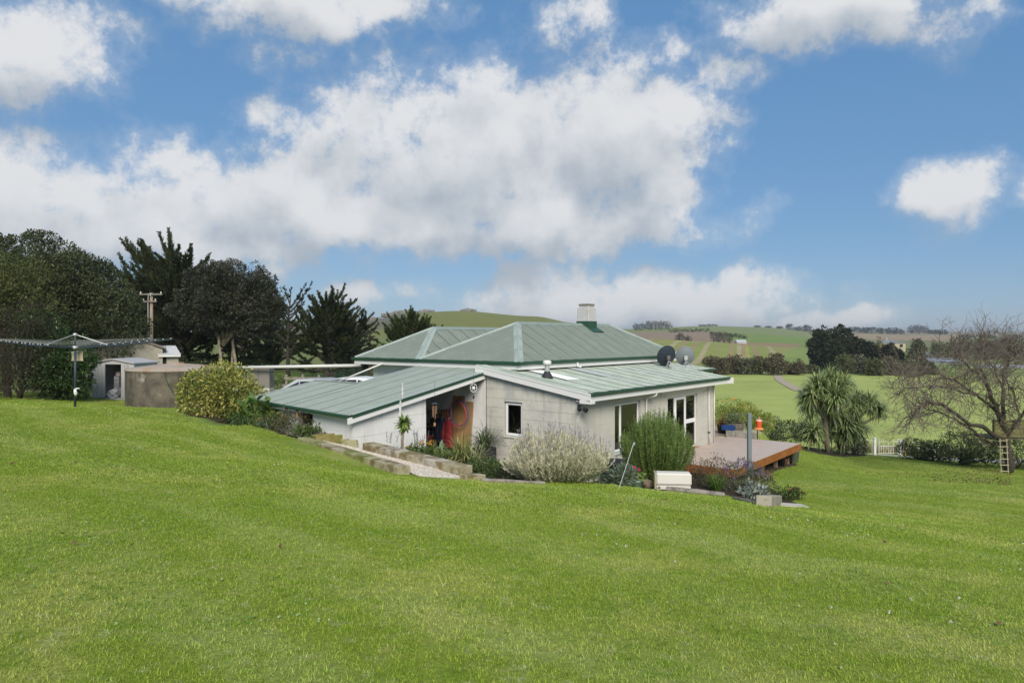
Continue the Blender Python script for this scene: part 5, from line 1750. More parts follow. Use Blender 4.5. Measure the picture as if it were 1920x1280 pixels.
def stones(name, pts, s0, s1, m_, label, parent=None, seed=5):
    r = np.random.default_rng(seed)
    n = len(pts)
    base = np.array([(1, 0, 0), (-1, 0, 0), (0, 1, 0), (0, -1, 0), (0, 0, 1), (0, 0, -1)], float)
    tri = np.array([(0, 2, 4), (2, 1, 4), (1, 3, 4), (3, 0, 4), (2, 0, 5), (1, 2, 5), (3, 1, 5), (0, 3, 5)])
    S = r.uniform(s0, s1, (n, 1, 1)) * r.uniform(.6, 1.2, (n, 6, 1))
    ang = r.uniform(0, 2 * PI, n)
    c, s = np.cos(ang), np.sin(ang)
    B = np.repeat(base[None], n, 0) * S
    B[..., 2] *= .7
    x = B[..., 0] * c[:, None] - B[..., 1] * s[:, None]; y = B[..., 0] * s[:, None] + B[..., 1] * c[:, None]
    V = np.stack([x, y, B[..., 2]], 2) + pts[:, None, :]
    F = (tri[None] + (np.arange(n) * 6)[:, None, None]).reshape(-1, 3)
    o = MB().add(V.reshape(-1, 3), F).build(name, m_, parent)
    tag(o, label, 'gravel', kind='stuff') if parent is None else o.__setitem__('kind', 'stuff')
    return o
M_pebble = mat('pebbles', (.52, .46, .39), .9, .1, 5, island=.7)
r_ = np.random.default_rng(11)
uu, vv = r_.random(5200) * 24.99, r_.random(5200) * 6.99
i0, j0 = uu.astype(int), vv.astype(int)
fu_, fv_ = (uu - i0)[:, None], (vv - j0)[:, None]
pp_ = PV[i0, j0] * (1 - fu_) * (1 - fv_) + PV[i0 + 1, j0] * fu_ * (1 - fv_) + PV[i0, j0 + 1] * (1 - fu_) * fv_ + PV[i0 + 1, j0 + 1] * fu_ * fv_
stones('path_gravel', pp_, .008, .022, M_pebble, 'loose pale pebbles covering the path beside the sleepers')
def trough(label, u, v, Y, L, W, H, rz, m_):
    p = at(u, v, Y)
    t = thing('concrete_trough', label, 'trough', p, rz, 'old troughs by the lean-to corner')
    m = MB()
    m.bbox(0, L, 0, .05, -H, 0, .01); m.build('side', m_, t)
    m = MB(); m.bbox(0, L, W - .05, W, -H, 0, .01); m.build('side', m_, t)
    m = MB(); m.bbox(0, .05, .052, W - .052, -H, -.005, .01); m.build('end', m_, t)
    m = MB(); m.bbox(L - .05, L, .052, W - .052, -H, -.005, .01); m.build('end', m_, t)
    m = MB(); m.box(.05, L - .05, .05, W - .05, -H, -.12); m.build('soil', mat('rusty_soil', (.16, .09, .045), .95, .3, 9), t)
    return t
M_moss = mat('moss_concrete', (.25, .20, .10), .95, .2, 5, .01, 25, second=(.16, .17, .018), sfac=(.40, .56), sscale=3.5)
trough('mossy concrete trough lying between the flower bed and lean-to', 592, 818, 17.75, 1.25, .42, .36, math.radians(28), M_moss)
trough('pale mossy trough half hidden beside the white wall corner', 640, 826, 17.5, .42, .3, .22, math.radians(22), mat('pale_trough', (.36, .33, .2), .9, .15, 5, .006, 30, second=(.2, .2, .06), sfac=(.5, .65), sscale=4))
# logs edging the front bed
def log(label, pts, r0, r1):
    t = thing('log_edging', label, 'log', pts[0], 0, 'logs edging the front bed')
    m = MB(); o = Vector(pts[0]); q = [Vector(p) - o for p in pts]
    path = []
    for i in range(len(q) - 1):
        for f in np.linspace(0, 1, 5)[:-1]: path.append(q[i].lerp(q[i + 1], f))
    path.append(q[-1])
    rl = [(r0 + (r1 - r0) * i / (len(path) - 1)) * random.uniform(.88, 1.1) for i in range(len(path))]
    m.tube(path, rl, 8); m.build('log', M_grey_wood, t)
def gz(u, v, dz): return gp(u, v) + Vector((0, 0, dz))
log('grey weathered log lying before the white planter box', [gz(1250, 921, .05), gz(1305, 926, .05), gz(1358, 931, .04)], .075, .06)
log('flat split log at the foot of the lavender bush', [gz(905, 903, .03), gz(950, 905, .03), gz(1022, 908, .025)], .05, .035)
log('mossy thin log right of the grey log before the flower bed', [gz(1376, 936, .03), gz(1430, 948, .03)], .035, .045)
beam('garden_sleeper', 'short grey sleeper laid across the right end of the flower bed', gp(1432, 950) + Vector((0, 0, .20)), gp(1455, 940) + Vector((0, 0, .16)), .26, .26, mat('grey_sleeper', (.36, .33, .26), .9, .15, 4, .006, 30, second=(.24, .21, .15), sfac=(.45, .6), sscale=4))
beam('paving_slab', 'pale concrete slab sunk in the lawn beside the short sleeper', gp(1455, 946) + Vector((0, 0, .03)), gp(1512, 949) + Vector((0, 0, .02)), .35, .1, mat('pale_slab', (.46, .44, .38), .9, .12), 'slab')
st_ = thing('boulder', 'brown rock between the green pot and the planter box', 'rock', gp(1268 - 52, 914))
bm = bmesh.new(); bmesh.ops.create_icosphere(bm, subdivisions=3, radius=.13)
for v in bm.verts: v.co *= 1 + .18 * math.sin(v.co.x * 31) * math.cos(v.co.y * 27 + v.co.z * 19); 
for v in bm.verts: v.co.z = v.co.z * .9 + .08
me = bpy.data.meshes.new('rock'); bm.to_mesh(me); bm.free(); me.materials.append(mat('brown_rock', (.20, .15, .10), .9, .3, 12, .01, 30)); o_ = bpy.data.objects.new('rock', me); COL.objects.link(o_); o_.parent = st_

# ------------------------------------------------------------------ planter box, pot, compost bin, rod, pole
pbx = gp(1227, 917); sB = pbx.y / FPX
PBX = thing('planter_box', 'white painted planter box with flaking rotten base in front of the rosemary', 'planter', pbx, math.radians(-7))
Wp, Hp = 68 * sB, 31 * sB
m = MB(); m.bbox(0, .05, -.01, .32, .0, Hp, .01); m.build('end_board', mat('raw_end', (.34, .30, .20), .9, .15), PBX)
m = MB(); m.bbox(.04, Wp, -.03, .02, Hp * .30, Hp, .03); m.bbox(.05, Wp - .01, .021, .30, Hp - .06, Hp - .005, .02)
m.build('front_board', mat('chipped_white', (.66, .64, .58), .5, .05, 3, second=(.10, .075, .045), sfac=(.705, .72), sscale=9), PBX)
m = MB(); m.bbox(.05, Wp - .02, -.025, .02, 0.0, Hp * .26, .012); m.build('base_board', mat('rotten_white', (.60, .58, .52), .7, .1, 3, second=(.09, .07, .04), sfac=(.56, .60), sscale=7), PBX)
m = MB(); m.box(.06, Wp - .03, .0, .28, .01, Hp - .1); m.build('core', M_dark, PBX)
pt = gp(1192, 915); sP = pt.y / FPX
POT = thing('flower_pot', 'pale green pot with pink geraniums beside the rosemary', 'pot', pt)
m = MB(); r0 = 12.5 * sP; h0 = 16 * sP
m.lathe([(0, .0), (r0 * .88, 0), (r0, h0 * .85), (r0 * 1.07, h0 * .86), (r0 * 1.07, h0), (r0 * .95, h0), (r0 * .93, h0 * .85), (0, h0 * .85)], 20); m.build('pot', mat('mint_glaze', (.26, .36, .33), .45, .08, 4, second=(.30, .26, .2), sfac=(.66, .75), sscale=8), POT, True)
r_ = np.random.default_rng(3)
n = 150; P = r_.normal(size=(n, 3)) * np.array([r0 * .6, r0 * .6, .05]) + np.array([0, 0, h0 + .08]); D = unit(r_.normal(size=(n, 3)) + np.array([0, 0, .4]))
m = MB(); m.add(*leaf_arrays(P, D, .075, .07)); m.build('leaves', leafmat('geranium_leaf', [(.10, .17, .03), (.20, .27, .07)]), POT)
for (dx, dz) in ((-.03, .28), (.07, .23)):
    m = MB(); m.tube([(dx * .5, 0, h0), (dx, -.02, h0 + dz)], .004, 4); stm = m.build('flower_stem', leafmat('ger_stem', [(.12, .16, .04), (.15, .2, .05)], 0), POT)
    n = 40; P = np.array([dx, -.02, h0 + dz]) + r_.normal(size=(n, 3)) * .012; m = MB(); m.add(*leaf_arrays(P, rdir(n, r_), .03, .025)); m.build('flower_head', leafmat('pink_petal', [(.55, .03, .16), (.65, .06, .22)], .2), POT)
cb = gp(1150, 905); CBN = thing('compost_bin', 'black plastic compost bin half hidden behind the lavender', 'bin', on((1153 - U0) / FPX * (cb.y + 1.1), cb.y + 1.1))
m = MB(); m.lathe([(.40, -.1), (.37, .52)], 24); m.build('body', mat('black_bin', (.016, .016, .018), .45, .1), CBN, True)
m = MB(); m.lathe([(.40, .50), (.405, .55), (.36, .575), (.12, .60), (.11, .62), (0, .62)], 24); m.build('lid', mat('bin_lid', (.035, .036, .042), .5, .1), CBN, True)
rd = gp(1158, 918); RD = thing('garden_stake', 'thin pale metal stake leaning over the planting by the pot', 'stake', rd)
e = at(1188, 831, rd.y + .1) - rd
m = MB(); m.tube([(0, 0, -.05), e], .008, 6); m.build('rod', M_galv, RD); m = MB(); m.tube([e - Vector((.0, 0, .03)), e + Vector((.02, 0, .02))], .02, 6); m.build('tip', M_galv, RD)
M_post = mat('grey_post_paint', (.165, .195, .20), .5, .1, 4)
po = gp(1405, 926); po = on((1405 - U0) / FPX * (po.y + .6), po.y + .6); hp_ = at(0, 774, po.y).z - po.z
PO = thing('washing_post', 'plain grey wooden post with a line wire above the flower bed', 'post', po)
m = MB(); m.bbox(-.05, .05, -.05, .05, -.2, hp_, .012); m.build('post', M_post, PO)
m = MB(); q0 = Vector((.05, 0, hp_ - .06)); q1 = at(1500, 792, 35) - po
m.tube([q0.lerp(q1, t) + Vector((0, 0, -.25 * math.sin(t * PI))) for t in np.linspace(0, 1, 10)], .006, 3, False)
q1 = at(1362, 776, 27.5) - po; m.tube([Vector((0, .05, hp_ - .05)), q1], .006, 3, False); m.build('wire', M_wire, PO)
bf = at(1423, 806, 28.0)
BF = thing('bird_feeder', 'orange hanging bird feeder with flared tray beyond the deck', 'bird feeder', bf)
sF = 28.0 / FPX
m = MB(); m.lathe([(0, 0), (.05, 0), (10 * sF, .03), (8.5 * sF, 3 * sF), (5.5 * sF, 5 * sF), (0, 5 * sF)], 16); m.build('tray', mat('orange_tray', (.62, .24, .08), .4, .1), BF, True)
m = MB(); m.lathe([(5 * sF, 5 * sF), (4.6 * sF, 9 * sF), (6 * sF, 16 * sF), (5.8 * sF, 18 * sF), (0, 18 * sF)], 16); m.build('reservoir', mat('orange_glass', (.62, .09, .02), .15, .05), BF, True)
m = MB(); m.lathe([(6 * sF, 17 * sF), (5.4 * sF, 20 * sF), (0, 20.5 * sF)], 16); m.tube([(0, 0, 20 * sF), (0, 0, 26 * sF)], .006, 4); m.build('cap', mat('pale_orange', (.65, .38, .28), .4, .1), BF, True)
bs = on(bf.x - .06, bf.y); m = MB(); m.tube([(-.06, .02, bs.z - bf.z), (-.06, .02, .02)], .02, 6); m.build('pole', M_dark, BF)

# ------------------------------------------------------------------ patio beyond the deck: barrel, pots, crate, low wall
def pot(name, label, x, y, r, h, m_, cat='pot', group=None, plant=None, z=None):
    t = thing(name, label, cat, on(x, y) if z is None else Vector((x, y, z)), 0, group)
    m = MB(); m.lathe([(0, 0), (r * .78, 0), (r, h * .92), (r * 1.06, h * .93), (r * 1.06, h), (r * .95, h), (r * .92, h * .88), (0, h * .88)], 18); m.build('pot', m_, t, True)
    if plant:
        n, L, W, hh_, cols, seed = plant
        q = np.random.default_rng(seed); P = q.normal(size=(n, 3)) * np.array([r * .55, r * .55, hh_ * .3]) + np.array([0, 0, h + hh_ * .4]); P[:, 2] = np.maximum(P[:, 2], h * .9)
        m = MB(); m.add(*leaf_arrays(P, unit(q.normal(size=(n, 3)) + np.array([0, 0, .6])), L, W)); m.build('plant', leafmat(label[:12], cols), t)
    return t
pB = at(1376, 812, 29.2); 
BR = thing('half_barrel', 'half wine barrel planter with grey leafy herbs on the patio', 'barrel', Vector((pB.x, pB.y, -.05)))
M_stave = mat('oak_stave', (.17, .14, .115), .85, .2, 6, .004, 40)
R0 = .40
for k in range(18):
    a0_, a1_ = 2 * PI * k / 18 + .012, 2 * PI * (k + 1) / 18 - .012
    V = []
    for z, r in ((0, .33), (.25, .39), (.5, .43)):
        for a_ in (a0_, a1_):
            V += [(r * math.cos(a_), r * math.sin(a_), z), ((r - .03) * math.cos(a_), (r - .03) * math.sin(a_), z)]
    F = []
    for i in range(2):
        b_ = i * 4
        F += [(b_, b_ + 2, b_ + 6, b_ + 4), (b_ + 1, b_ + 5, b_ + 7, b_ + 3), (b_, b_ + 4, b_ + 5, b_ + 1), (b_ + 2, b_ + 3, b_ + 7, b_ + 6)]
    F += [(8, 10, 11, 9), (0, 1, 3, 2)]
    MB().add(V, F).build('stave', M_stave, BR)
for z, r in ((.1, .358), (.3, .402)):
    m = MB(); m.lathe([(r, z), (r + .008, z), (r + .012, z + .05), (r + .004, z + .05)], 30); m.build('hoop', mat('rust_hoop', (.13, .12, .115), .6, .2), BR, True)
q = np.random.default_rng(8); n = 900
P = np.stack([q.normal(size=n) * .2, q.normal(size=n) * .2, .48 + np.abs(q.normal(size=n)) * .22], 1)
m = MB(); m.add(*leaf_arrays(P, unit(q.normal(size=(n, 3)) + np.array([0, 0, .9])), .09, .03)); m.build('herbs', leafmat('grey_herb', [(.10, .13, .05), (.18, .22, .10)]), BR)
m = MB(); m.lathe([(0, .44), (.39, .44)], 18); m.build('soil', mat('soil', (.05, .035, .022), .95, .2), BR)
pot('flower_pot', 'black pot with red flowers left of the half barrel', at(1354, 0, 29.6).x, 29.6, .22, .34, mat('black_pot', (.018, .018, .02), .45, .1), z=-.05, plant=(300, .07, .05, .3, [(.10, .14, .03), (.30, .05, .05)], 4))
lw_ = thing('low_wall', 'low pale concrete block wall at the far corner of the deck', 'wall', l2w(11.55, -.55, 0), HROT)
for k in range(3):
    m = MB(); m.bbox(0, .2, -.35 + k * .41, .05 + k * .41, -.9, .22 - .0 * k, .012); m.build('block', M_concrete, lw_)
ct = thing('crate', 'blue plastic crate resting on the low wall by the barrel', 'crate', l2w(11.58, .0, .23), HROT + .1)
M_blue = mat('blue_plastic', (.02, .06, .20), .4, .1)
for (x0, x1, y0, y1) in ((0, .3, 0, .015), (0, .3, .485, .5), (0, .015, .016, .484), (.285, .3, .016, .484)):
    for z in (.0, .07, .14):
        m = MB(); m.bbox(x0, x1, y0, y1, z, z + .045, .003); m.build('rail', M_blue, ct)
    m = MB(); m.box(x0 + .002, x0 + .03 if x1 - x0 > .02 else x1 - .002, y0 + .002, y1 - .002 if x1 - x0 > .02 else y0 + .03, 0, .18); m.build('upright', M_blue, ct)
# things kept under the far corner of the deck
M_blk = mat('black_tub', (.02, .02, .022), .5, .15)
def udk(u, v): return gp(u, v)
p_ = at(1467, 0, 26.2); pot('tub', 'black tub stored under the deck edge', at(1463, 0, 25.4).x, 25.4, .19, .34, M_blk, 'tub', 'pots kept under the deck')
pot('tub', 'second black tub with teal lid under the deck corner', at(1475, 0, 26.3).x, 26.3, .24, .42, M_blk, 'tub', 'pots kept under the deck')
pot('flower_pot', 'small terracotta pot between the black tubs under the deck', at(1470, 0, 25.7).x, 25.7, .12, .22, mat('terracotta', (.32, .13, .07), .8, .12), 'pot', 'pots kept under the deck')
pot('flower_pot', 'grey pot with bright green plant at the deck corner', at(1486, 0, 27.2).x, 27.2, .26, .46, mat('grey_pot', (.24, .24, .23), .8, .15), 'pot', None, (260, .10, .06, .35, [(.12, .2, .03), (.22, .32, .06)], 6))
pot('flower_pot', 'low bowl of pink flowers under the near deck edge', at(1436, 0, 21.6).x, 21.6, .2, .14, M_blk, 'pot', None, (160, .06, .05, .16, [(.10, .12, .04), (.35, .08, .2)], 7))
bw_ = thing('black_planter', 'square black planter with strappy grass against the gable wall', 'planter', l2w(-.62, 3.0, hz(*l2w(-.62, 3.0)[:2]) - .02), HROT)
m = MB(); m.bbox(-.25, .25, -.28, .28, -.1, .62, .015); m.build('tub', M_blk, bw_)
q = np.random.default_rng(9); n = 130
P = np.stack([q.normal(size=n) * .1, q.normal(size=n) * .1, np.full(n, .6)], 1); D = unit(np.stack([q.normal(size=n) * .45, q.normal(size=n) * .45, np.ones(n)], 1))
m = MB(); m.add(*strip_arrays(P, D, q.uniform(.6, 1.0, n), .022, q.uniform(.8, 1.9, n), 4)); m.build('grass', leafmat('planter_grass', [(.06, .09, .035), (.14, .18, .08)]), bw_)
# ------------------------------------------------------------------ big trees and shrubs on the left
M_bark = mat('bark_dark', (.055, .046, .036), .95, .2, 5, .02, 20)
M_bark_pale = mat('bark_pale', (.30, .26, .19), .9, .18, 4, .012, 20, second=(.20, .17, .12), sfac=(.45, .6), sscale=3)
def px_lobes(spec, Y0):
    """ellipsoids given in the photograph: (u, v, half width px, half height px, depth offset, depth radius)"""
    out = []
    for (u, v, a, b, dy, ry) in spec:
        Y = Y0 + dy
        p = at(u, v, Y)
        out.append((p.x, p.y, p.z, a / FPX * Y, ry, b / FPX * Y))
    return out
def leafy(name, label, cat, base, lobes, n, L, W, cols, trunk=None, seed=1, group=None, bark=None, clump=.34, nclump=60, inner=.6, outward=.6, up=.1, part='crown', trans=.2, fold=.05, patch=.3, pscale=.7, rough=.5):
    t = thing(name, label, cat, base, 0, group)
    o = np.array(base)
    lb = [(l[0] - o[0], l[1] - o[1], l[2] - o[2], l[3], l[4], l[5]) for l in lobes]
    V, F = crown_arrays(lb, n, L, W, seed, clump, nclump, inner, outward, up, fold)
    g = -.05
    keep = V.reshape(-1, 4, 3)[:, :, 2].min(1) > g
    V = V.reshape(-1, 4, 3)[keep].reshape(-1, 3)
    MB().add(V, np.arange(len(V)).reshape(-1, 4)).build(part, leafmat(name + '_leaf', cols, trans, rough, patch=patch, pscale=pscale), t)
    r = np.random.default_rng(seed + 77)
    m = MB()
    if trunk:
        for (x, y, h, rad) in trunk:
            p, d = branch_path((x, y, -.2), (r.normal() * .06, r.normal() * .06, 1), h + .2, 6, .07, r)
            m.tube(p, list(np.linspace(rad, rad * .55, 7)), 8)
    # limbs into the lobes
    for l in lb:
        p0 = np.array([trunk[0][0], trunk[0][1], trunk[0][2] * .8]) if trunk else np.array([0, 0, .05])
        e = np.array(l[:3])
        mid = (p0 + e) / 2 + r.normal(size=3) * .15
        rd = .05 + .02 * l[3]
        m.tube([p0, mid, e], [rd, rd * .7, rd * .3], 6)
    m.build('trunk', bark or M_bark, t, True)
    return t
def gbase(u, v):
    return gp(u, v)
HB = 29.0
# tall olive-leaved tree beside the outbuilding
bb = on(at(150, 745, 36.5).x, 36.5)
leafy('broadleaf_tree', 'tall dense olive green tree overhanging the outbuilding and steel shed', 'tree', bb,
      px_lobes([(120, 545, 75, 75, 0, 2.2), (60, 510, 75, 65, .5, 2.2), (195, 590, 65, 65, -.3, 1.8), (130, 630, 70, 60, -.4, 1.8), (225, 625, 42, 45, -.6, 1.4), (90, 585, 75, 70, -.2, 2.2), (30, 560, 70, 80, .5, 2), (170, 540, 50, 50, .2, 1.6)], 36.5),
      95000, .155, .07, [(.022, .032, .012), (.046, .058, .020), (.075, .088, .034), (.105, .115, .055)], [(0, 0, 3.2, .22)], 11, clump=.26, nclump=110, inner=.66, outward=.55)
# laurel shrub under it
bb = on(at(115, 745, 28.6).x, 28.6)
leafy('laurel_shrub', 'glossy bright green laurel shrub behind the clothesline', 'shrub', bb,
      px_lobes([(115, 700, 45, 50, 0, 1.2), (140, 680, 28, 40, .1, 1), (95, 660, 40, 45, .1, 1.1), (130, 725, 35, 24, -.1, .9), (70, 620, 36, 36, .3, 1.0)], 28.6),
      14000, .15, .062, [(.018, .036, .012), (.034, .066, .018), (.055, .10, .026), (.09, .14, .045)], None, 12, clump=.36, nclump=70, rough=.3)
bb = on(at(38, 745, 27.6).x, 27.6)
leafy('brown_shrub', 'dark brownish twiggy shrub at the left edge of the lawn', 'shrub', bb,
      px_lobes([(35, 700, 48, 52, 0, 1.2), (60, 655, 38, 50, .1, 1.1), (10, 650, 45, 60, .1, 1.2), (55, 605, 36, 36, .3, 1.0), (15, 725, 42, 28, -.2, 1)], 27.6),
      20000, .07, .024, [(.024, .018, .012), (.040, .032, .020), (.058, .046, .028), (.050, .056, .026)], None, 13, clump=.4, nclump=60, outward=.5)
bb = on(at(15, 745, 29.4).x, 29.4)
leafy('yellow_green_tree', 'yellow green leafy tree at the far left edge', 'tree', bb,
      px_lobes([(35, 560, 60, 55, 0, 1.6), (0, 520, 60, 50, .2, 1.5), (55, 510, 40, 34, .2, 1.2), (20, 600, 55, 40, 0, 1.4), (-40, 560, 60, 90, .2, 1.8), (-30, 670, 60, 80, .2, 1.5)], 29.4),
      26000, .13, .055, [(.030, .042, .012), (.060, .078, .020), (.105, .115, .030), (.14, .12, .04)], [(0, 0, 3.0, .16)], 14, clump=.36, nclump=80)

# ---- macrocarpa cypresses: upswept feathered limbs
def cypress(name, label, base, H, lean, limbs, n_br, cols, seed, trunk_r=.28, group='dark cypress trees behind the garden', sl=.30, dens=1.0, droop=0.0):
    """limbs: list of (height fraction, azimuth deg, length, elevation deg)"""
    r = np.random.default_rng(seed)
    t = thing(name, label, 'tree', base, 0, group)
    wood = MB()
    tp, _ = branch_path((0, 0, -.3), (lean, 0, 1), H * .92, 10, .05, r)
    wood.tube(tp, list(np.linspace(trunk_r, trunk_r * .18, 11)), 8)
    tp = np.array(tp)
    Ps, Ds, Ls = [], [], []
    for (hf, az, ln, el) in limbs:
        k = hf * 10
        i = int(min(k, 9)); p0 = tp[i] + (tp[i + 1] - tp[i]) * (k - i)
        a, e = math.radians(az), math.radians(el)
        d = np.array([math.cos(a) * math.cos(e), math.sin(a) * math.cos(e), math.sin(e)])
        seg = 9
        pts = [p0]; dd = d.copy()
        for q in range(seg):
            dd = unit(dd + r.normal(size=3) * .10 + np.array([0, 0, .05 - droop * .12]))
            pts.append(pts[-1] + dd * ln / seg)
        pts = np.array(pts)
        wood.tube(pts, list(np.linspace(.05 + .012 * ln, .012, seg + 1)), 5, False)
        tang = unit(np.gradient(pts, axis=0))
        m = int(n_br * ln * dens * 1.35)
        f = .16 + .84 * r.random(m) ** .8
        kk = f * seg; ii = np.minimum(kk.astype(int), seg - 1); fr = (kk - ii)[:, None]
        P = pts[ii] * (1 - fr) + pts[ii + 1] * fr
        T = tang[ii]
        side = unit(np.cross(T, rdir(m, r)))
        side[:, 2] = side[:, 2] * .6 + .10 - droop * .5
        D = unit(T * r.uniform(.55, 1.2, m)[:, None] + side * r.uniform(.2, .7, m)[:, None])
        bl = ln * .17 * (1.05 - f) * r.uniform(.5, 1.3, m) + .12
        # each branchlet: sprays of slivers
        ns = 9
        g = r.random((m, ns))
        pos = P[:, None] + D[:, None] * (bl[:, None] * g)[:, :, None]
        lat = unit(np.cross(D, rdir(m, r)))
        dirs = unit(D[:, None] * 1.0 + r.normal(size=(m, ns, 3)) * .34 + np.array([0, 0, .06 - droop * .5]))
        Ps.append(pos.reshape(-1, 3)); Ds.append(dirs.reshape(-1, 3)); Ls.append((sl * r.uniform(.6, 1.3, (m, ns)) * (1.1 - .5 * g) * (1.22 - .7 * f)[:, None]).reshape(-1))
    P = np.concatenate(Ps); D = np.concatenate(Ds); L = np.concatenate(Ls)
    V, F = leaf_arrays(P, D, L, L * .26)
    MB().add(V, F).build('crown', leafmat(name + '_foliage', cols, .12, .6, .2, patch=.35, pscale=.5), t)
    wood.build('trunk', M_bark, t, True)
    return t, len(P)
CYP = [(.014, .020, .007), (.027, .036, .011), (.044, .056, .018), (.070, .080, .028)]
def fan(r, n, h0, h1, l0, l1, e0, e1, azs=None):
    out = []
    for k in range(n):
        f = (k + r.random()) / n
        hf = h0 + (h1 - h0) * f
        az = r.uniform(0, 360) if azs is None else r.uniform(*azs)
        ln = (l0 + (l1 - l0) * f) * r.uniform(.75, 1.15)
        out.append((hf, az, ln, e0 + (e1 - e0) * f + r.normal() * 7))
    return out
r_ = np.random.default_rng(31)
Yc = 52
b1_ = on(at(345, 0, Yc).x, Yc)
H1 = at(0, 448, Yc).z - b1_.z
cypress('cypress_tree', 'largest dark cypress with upswept feathered limbs behind the power pole', b1_, H1 * .84, .02,
        fan(r_, 64, .06, .62, 5.0, 5.6, 4, 34) + fan(r_, 52, .55, 1.0, 5.0, 2.6, 30, 62) + fan(r_, 34, .30, .85, 7.6, 6.0, 26, 44, (150, 215)) + fan(r_, 14, .3, .7, 5.6, 4.6, 15, 35, (-40, 40)), 20, CYP, 31, .42, sl=.34)
Yc = 60
b2_ = on(at(540, 0, Yc).x, Yc)
H2 = at(0, 520, Yc).z - b2_.z
cypress('cypress_tree', 'thin ragged cypress with bare leaning limbs against the sky', b2_, H2 * .9, .0,
        fan(r_, 20, .25, .8, 3.2, 2.4, 10, 30) + [(.88, 170, 3.6, 33), (.84, 12, 3.4, 28), (.9, 20, 2.6, 40), (.8, 178, 3.0, 24), (.98, 90, 1.2, 75), (.95, 200, 1.6, 60)], 11, CYP, 33, .22, sl=.28, dens=.8)
b3_ = on(at(612, 0, 58).x, 58)
H3 = at(0, 530, 58).z - b3_.z
cypress('cypress_tree', 'bushy cypress with several forked grey limbs left of the house roof', b3_, H3 * .80, .04,
        fan(r_, 40, .08, .7, 3.8, 3.8, 6, 36) + fan(r_, 44, .5, 1.0, 3.8, 2.2, 30, 60) + fan(r_, 10, .55, .95, 3.6, 3.0, 25, 42, (-35, 30)), 16, CYP, 34, .26, sl=.30, dens=1.15)
b4_ = on(at(694, 0, 62).x, 62)
H4 = at(0, 602, 62).z - b4_.z
cypress('cypress_tree', 'small drooping cypress just left of the house roof', b4_, H4, 0, fan(r_, 26, .3, 1.0, 2.0, .9, 25, 5), 15, CYP, 35, .16, sl=.24, droop=.9)
b5_ = on(at(775, 0, 58).x, 58)
H5 = at(0, 580, 58).z - b5_.z
CYP2 = [(.020, .032, .010), (.038, .056, .016), (.062, .082, .024), (.09, .108, .036)]
cypress('cypress_tree', 'spreading green cypress rising behind the house roof ridge', b5_, H5 * .86, 0,
        fan(r_, 56, .25, .8, 3.2, 3.2, 10, 34) + fan(r_, 56, .6, 1.0, 3.0, 1.9, 24, 56), 18, CYP2, 36, .26, sl=.26)
b6_ = on(at(455, 0, 66).x, 66)
cypress('cypress_tree', 'low dark cypress filling the gap between the tall trees', b6_, 8.2, 0, fan(r_, 80, .05, .95, 4.6, 2.8, 4, 40), 13, CYP, 37, .3, sl=.36)
b7_ = on(at(250, 0, 62).x, 62)
cypress('cypress_tree', 'dark cypress behind the outbuilding roof', b7_, 8.0, 0, fan(r_, 80, .05, .95, 4.8, 2.8, 4, 45), 13, CYP, 38, .3, sl=.36)
b8_ = on(at(15, 0, 46).x, 46)
cypress('conifer_tree', 'dark conifer top poking above the left tree line', b8_, at(0, 400, 46).z - b8_.z, 0, fan(r_, 46, .45, 1.0, 3.2, .7, 8, 30), 12, CYP, 39, .26, sl=.32)
b9_ = on(at(640, 0, 74).x, 74)
cypress('cypress_tree', 'farther dark cypress between the bushy tree and the roof', b9_, 6.0, 0, fan(r_, 70, .05, .95, 4.2, 2.4, 2, 45), 13, CYP, 40, .26, sl=.36)

b10_ = on(at(668, 0, 67).x, 67)
cypress('cypress_tree', 'dark cypress closing the row beside the house eave', b10_, 5.6, 0, fan(r_, 60, .03, .95, 3.6, 2.2, 0, 40), 13, CYP, 46, .24, sl=.34)
b11_ = on(at(520, 0, 70).x, 70)
cypress('cypress_tree', 'dark cypress behind the thin ragged one', b11_, 7.0, 0, fan(r_, 76, .03, .95, 4.4, 2.6, 0, 42), 13, CYP, 47, .28, sl=.36)
# pale-trunked grey-green tree
bt = on(at(437, 0, 44).x, 44)
t_ = leafy('pale_trunk_tree', 'grey green tree with three pale slender trunks before the cypresses', 'tree', bt,
      px_lobes([(430, 555, 70, 50, 0, 2.2), (385, 580, 46, 40, -.2, 1.8), (482, 580, 40, 46, .2, 1.8), (445, 602, 62, 26, -.2, 2.0), (410, 522, 44, 30, 0, 1.6), (470, 530, 36, 32, 0, 1.5), (360, 560, 26, 22, 0, 1.0), (508, 560, 20, 26, 0, 1.0)], 44),
      62000, .17, .065, [(.018, .021, .011), (.036, .040, .022), (.062, .066, .040), (.10, .102, .068)], [(-.55, -.2, 3.4, .13), (-.25, .3, 3.4, .09), (.25, -.1, 3.6, .13)], 41, bark=M_bark_pale, clump=.34, nclump=80, rough=.35)
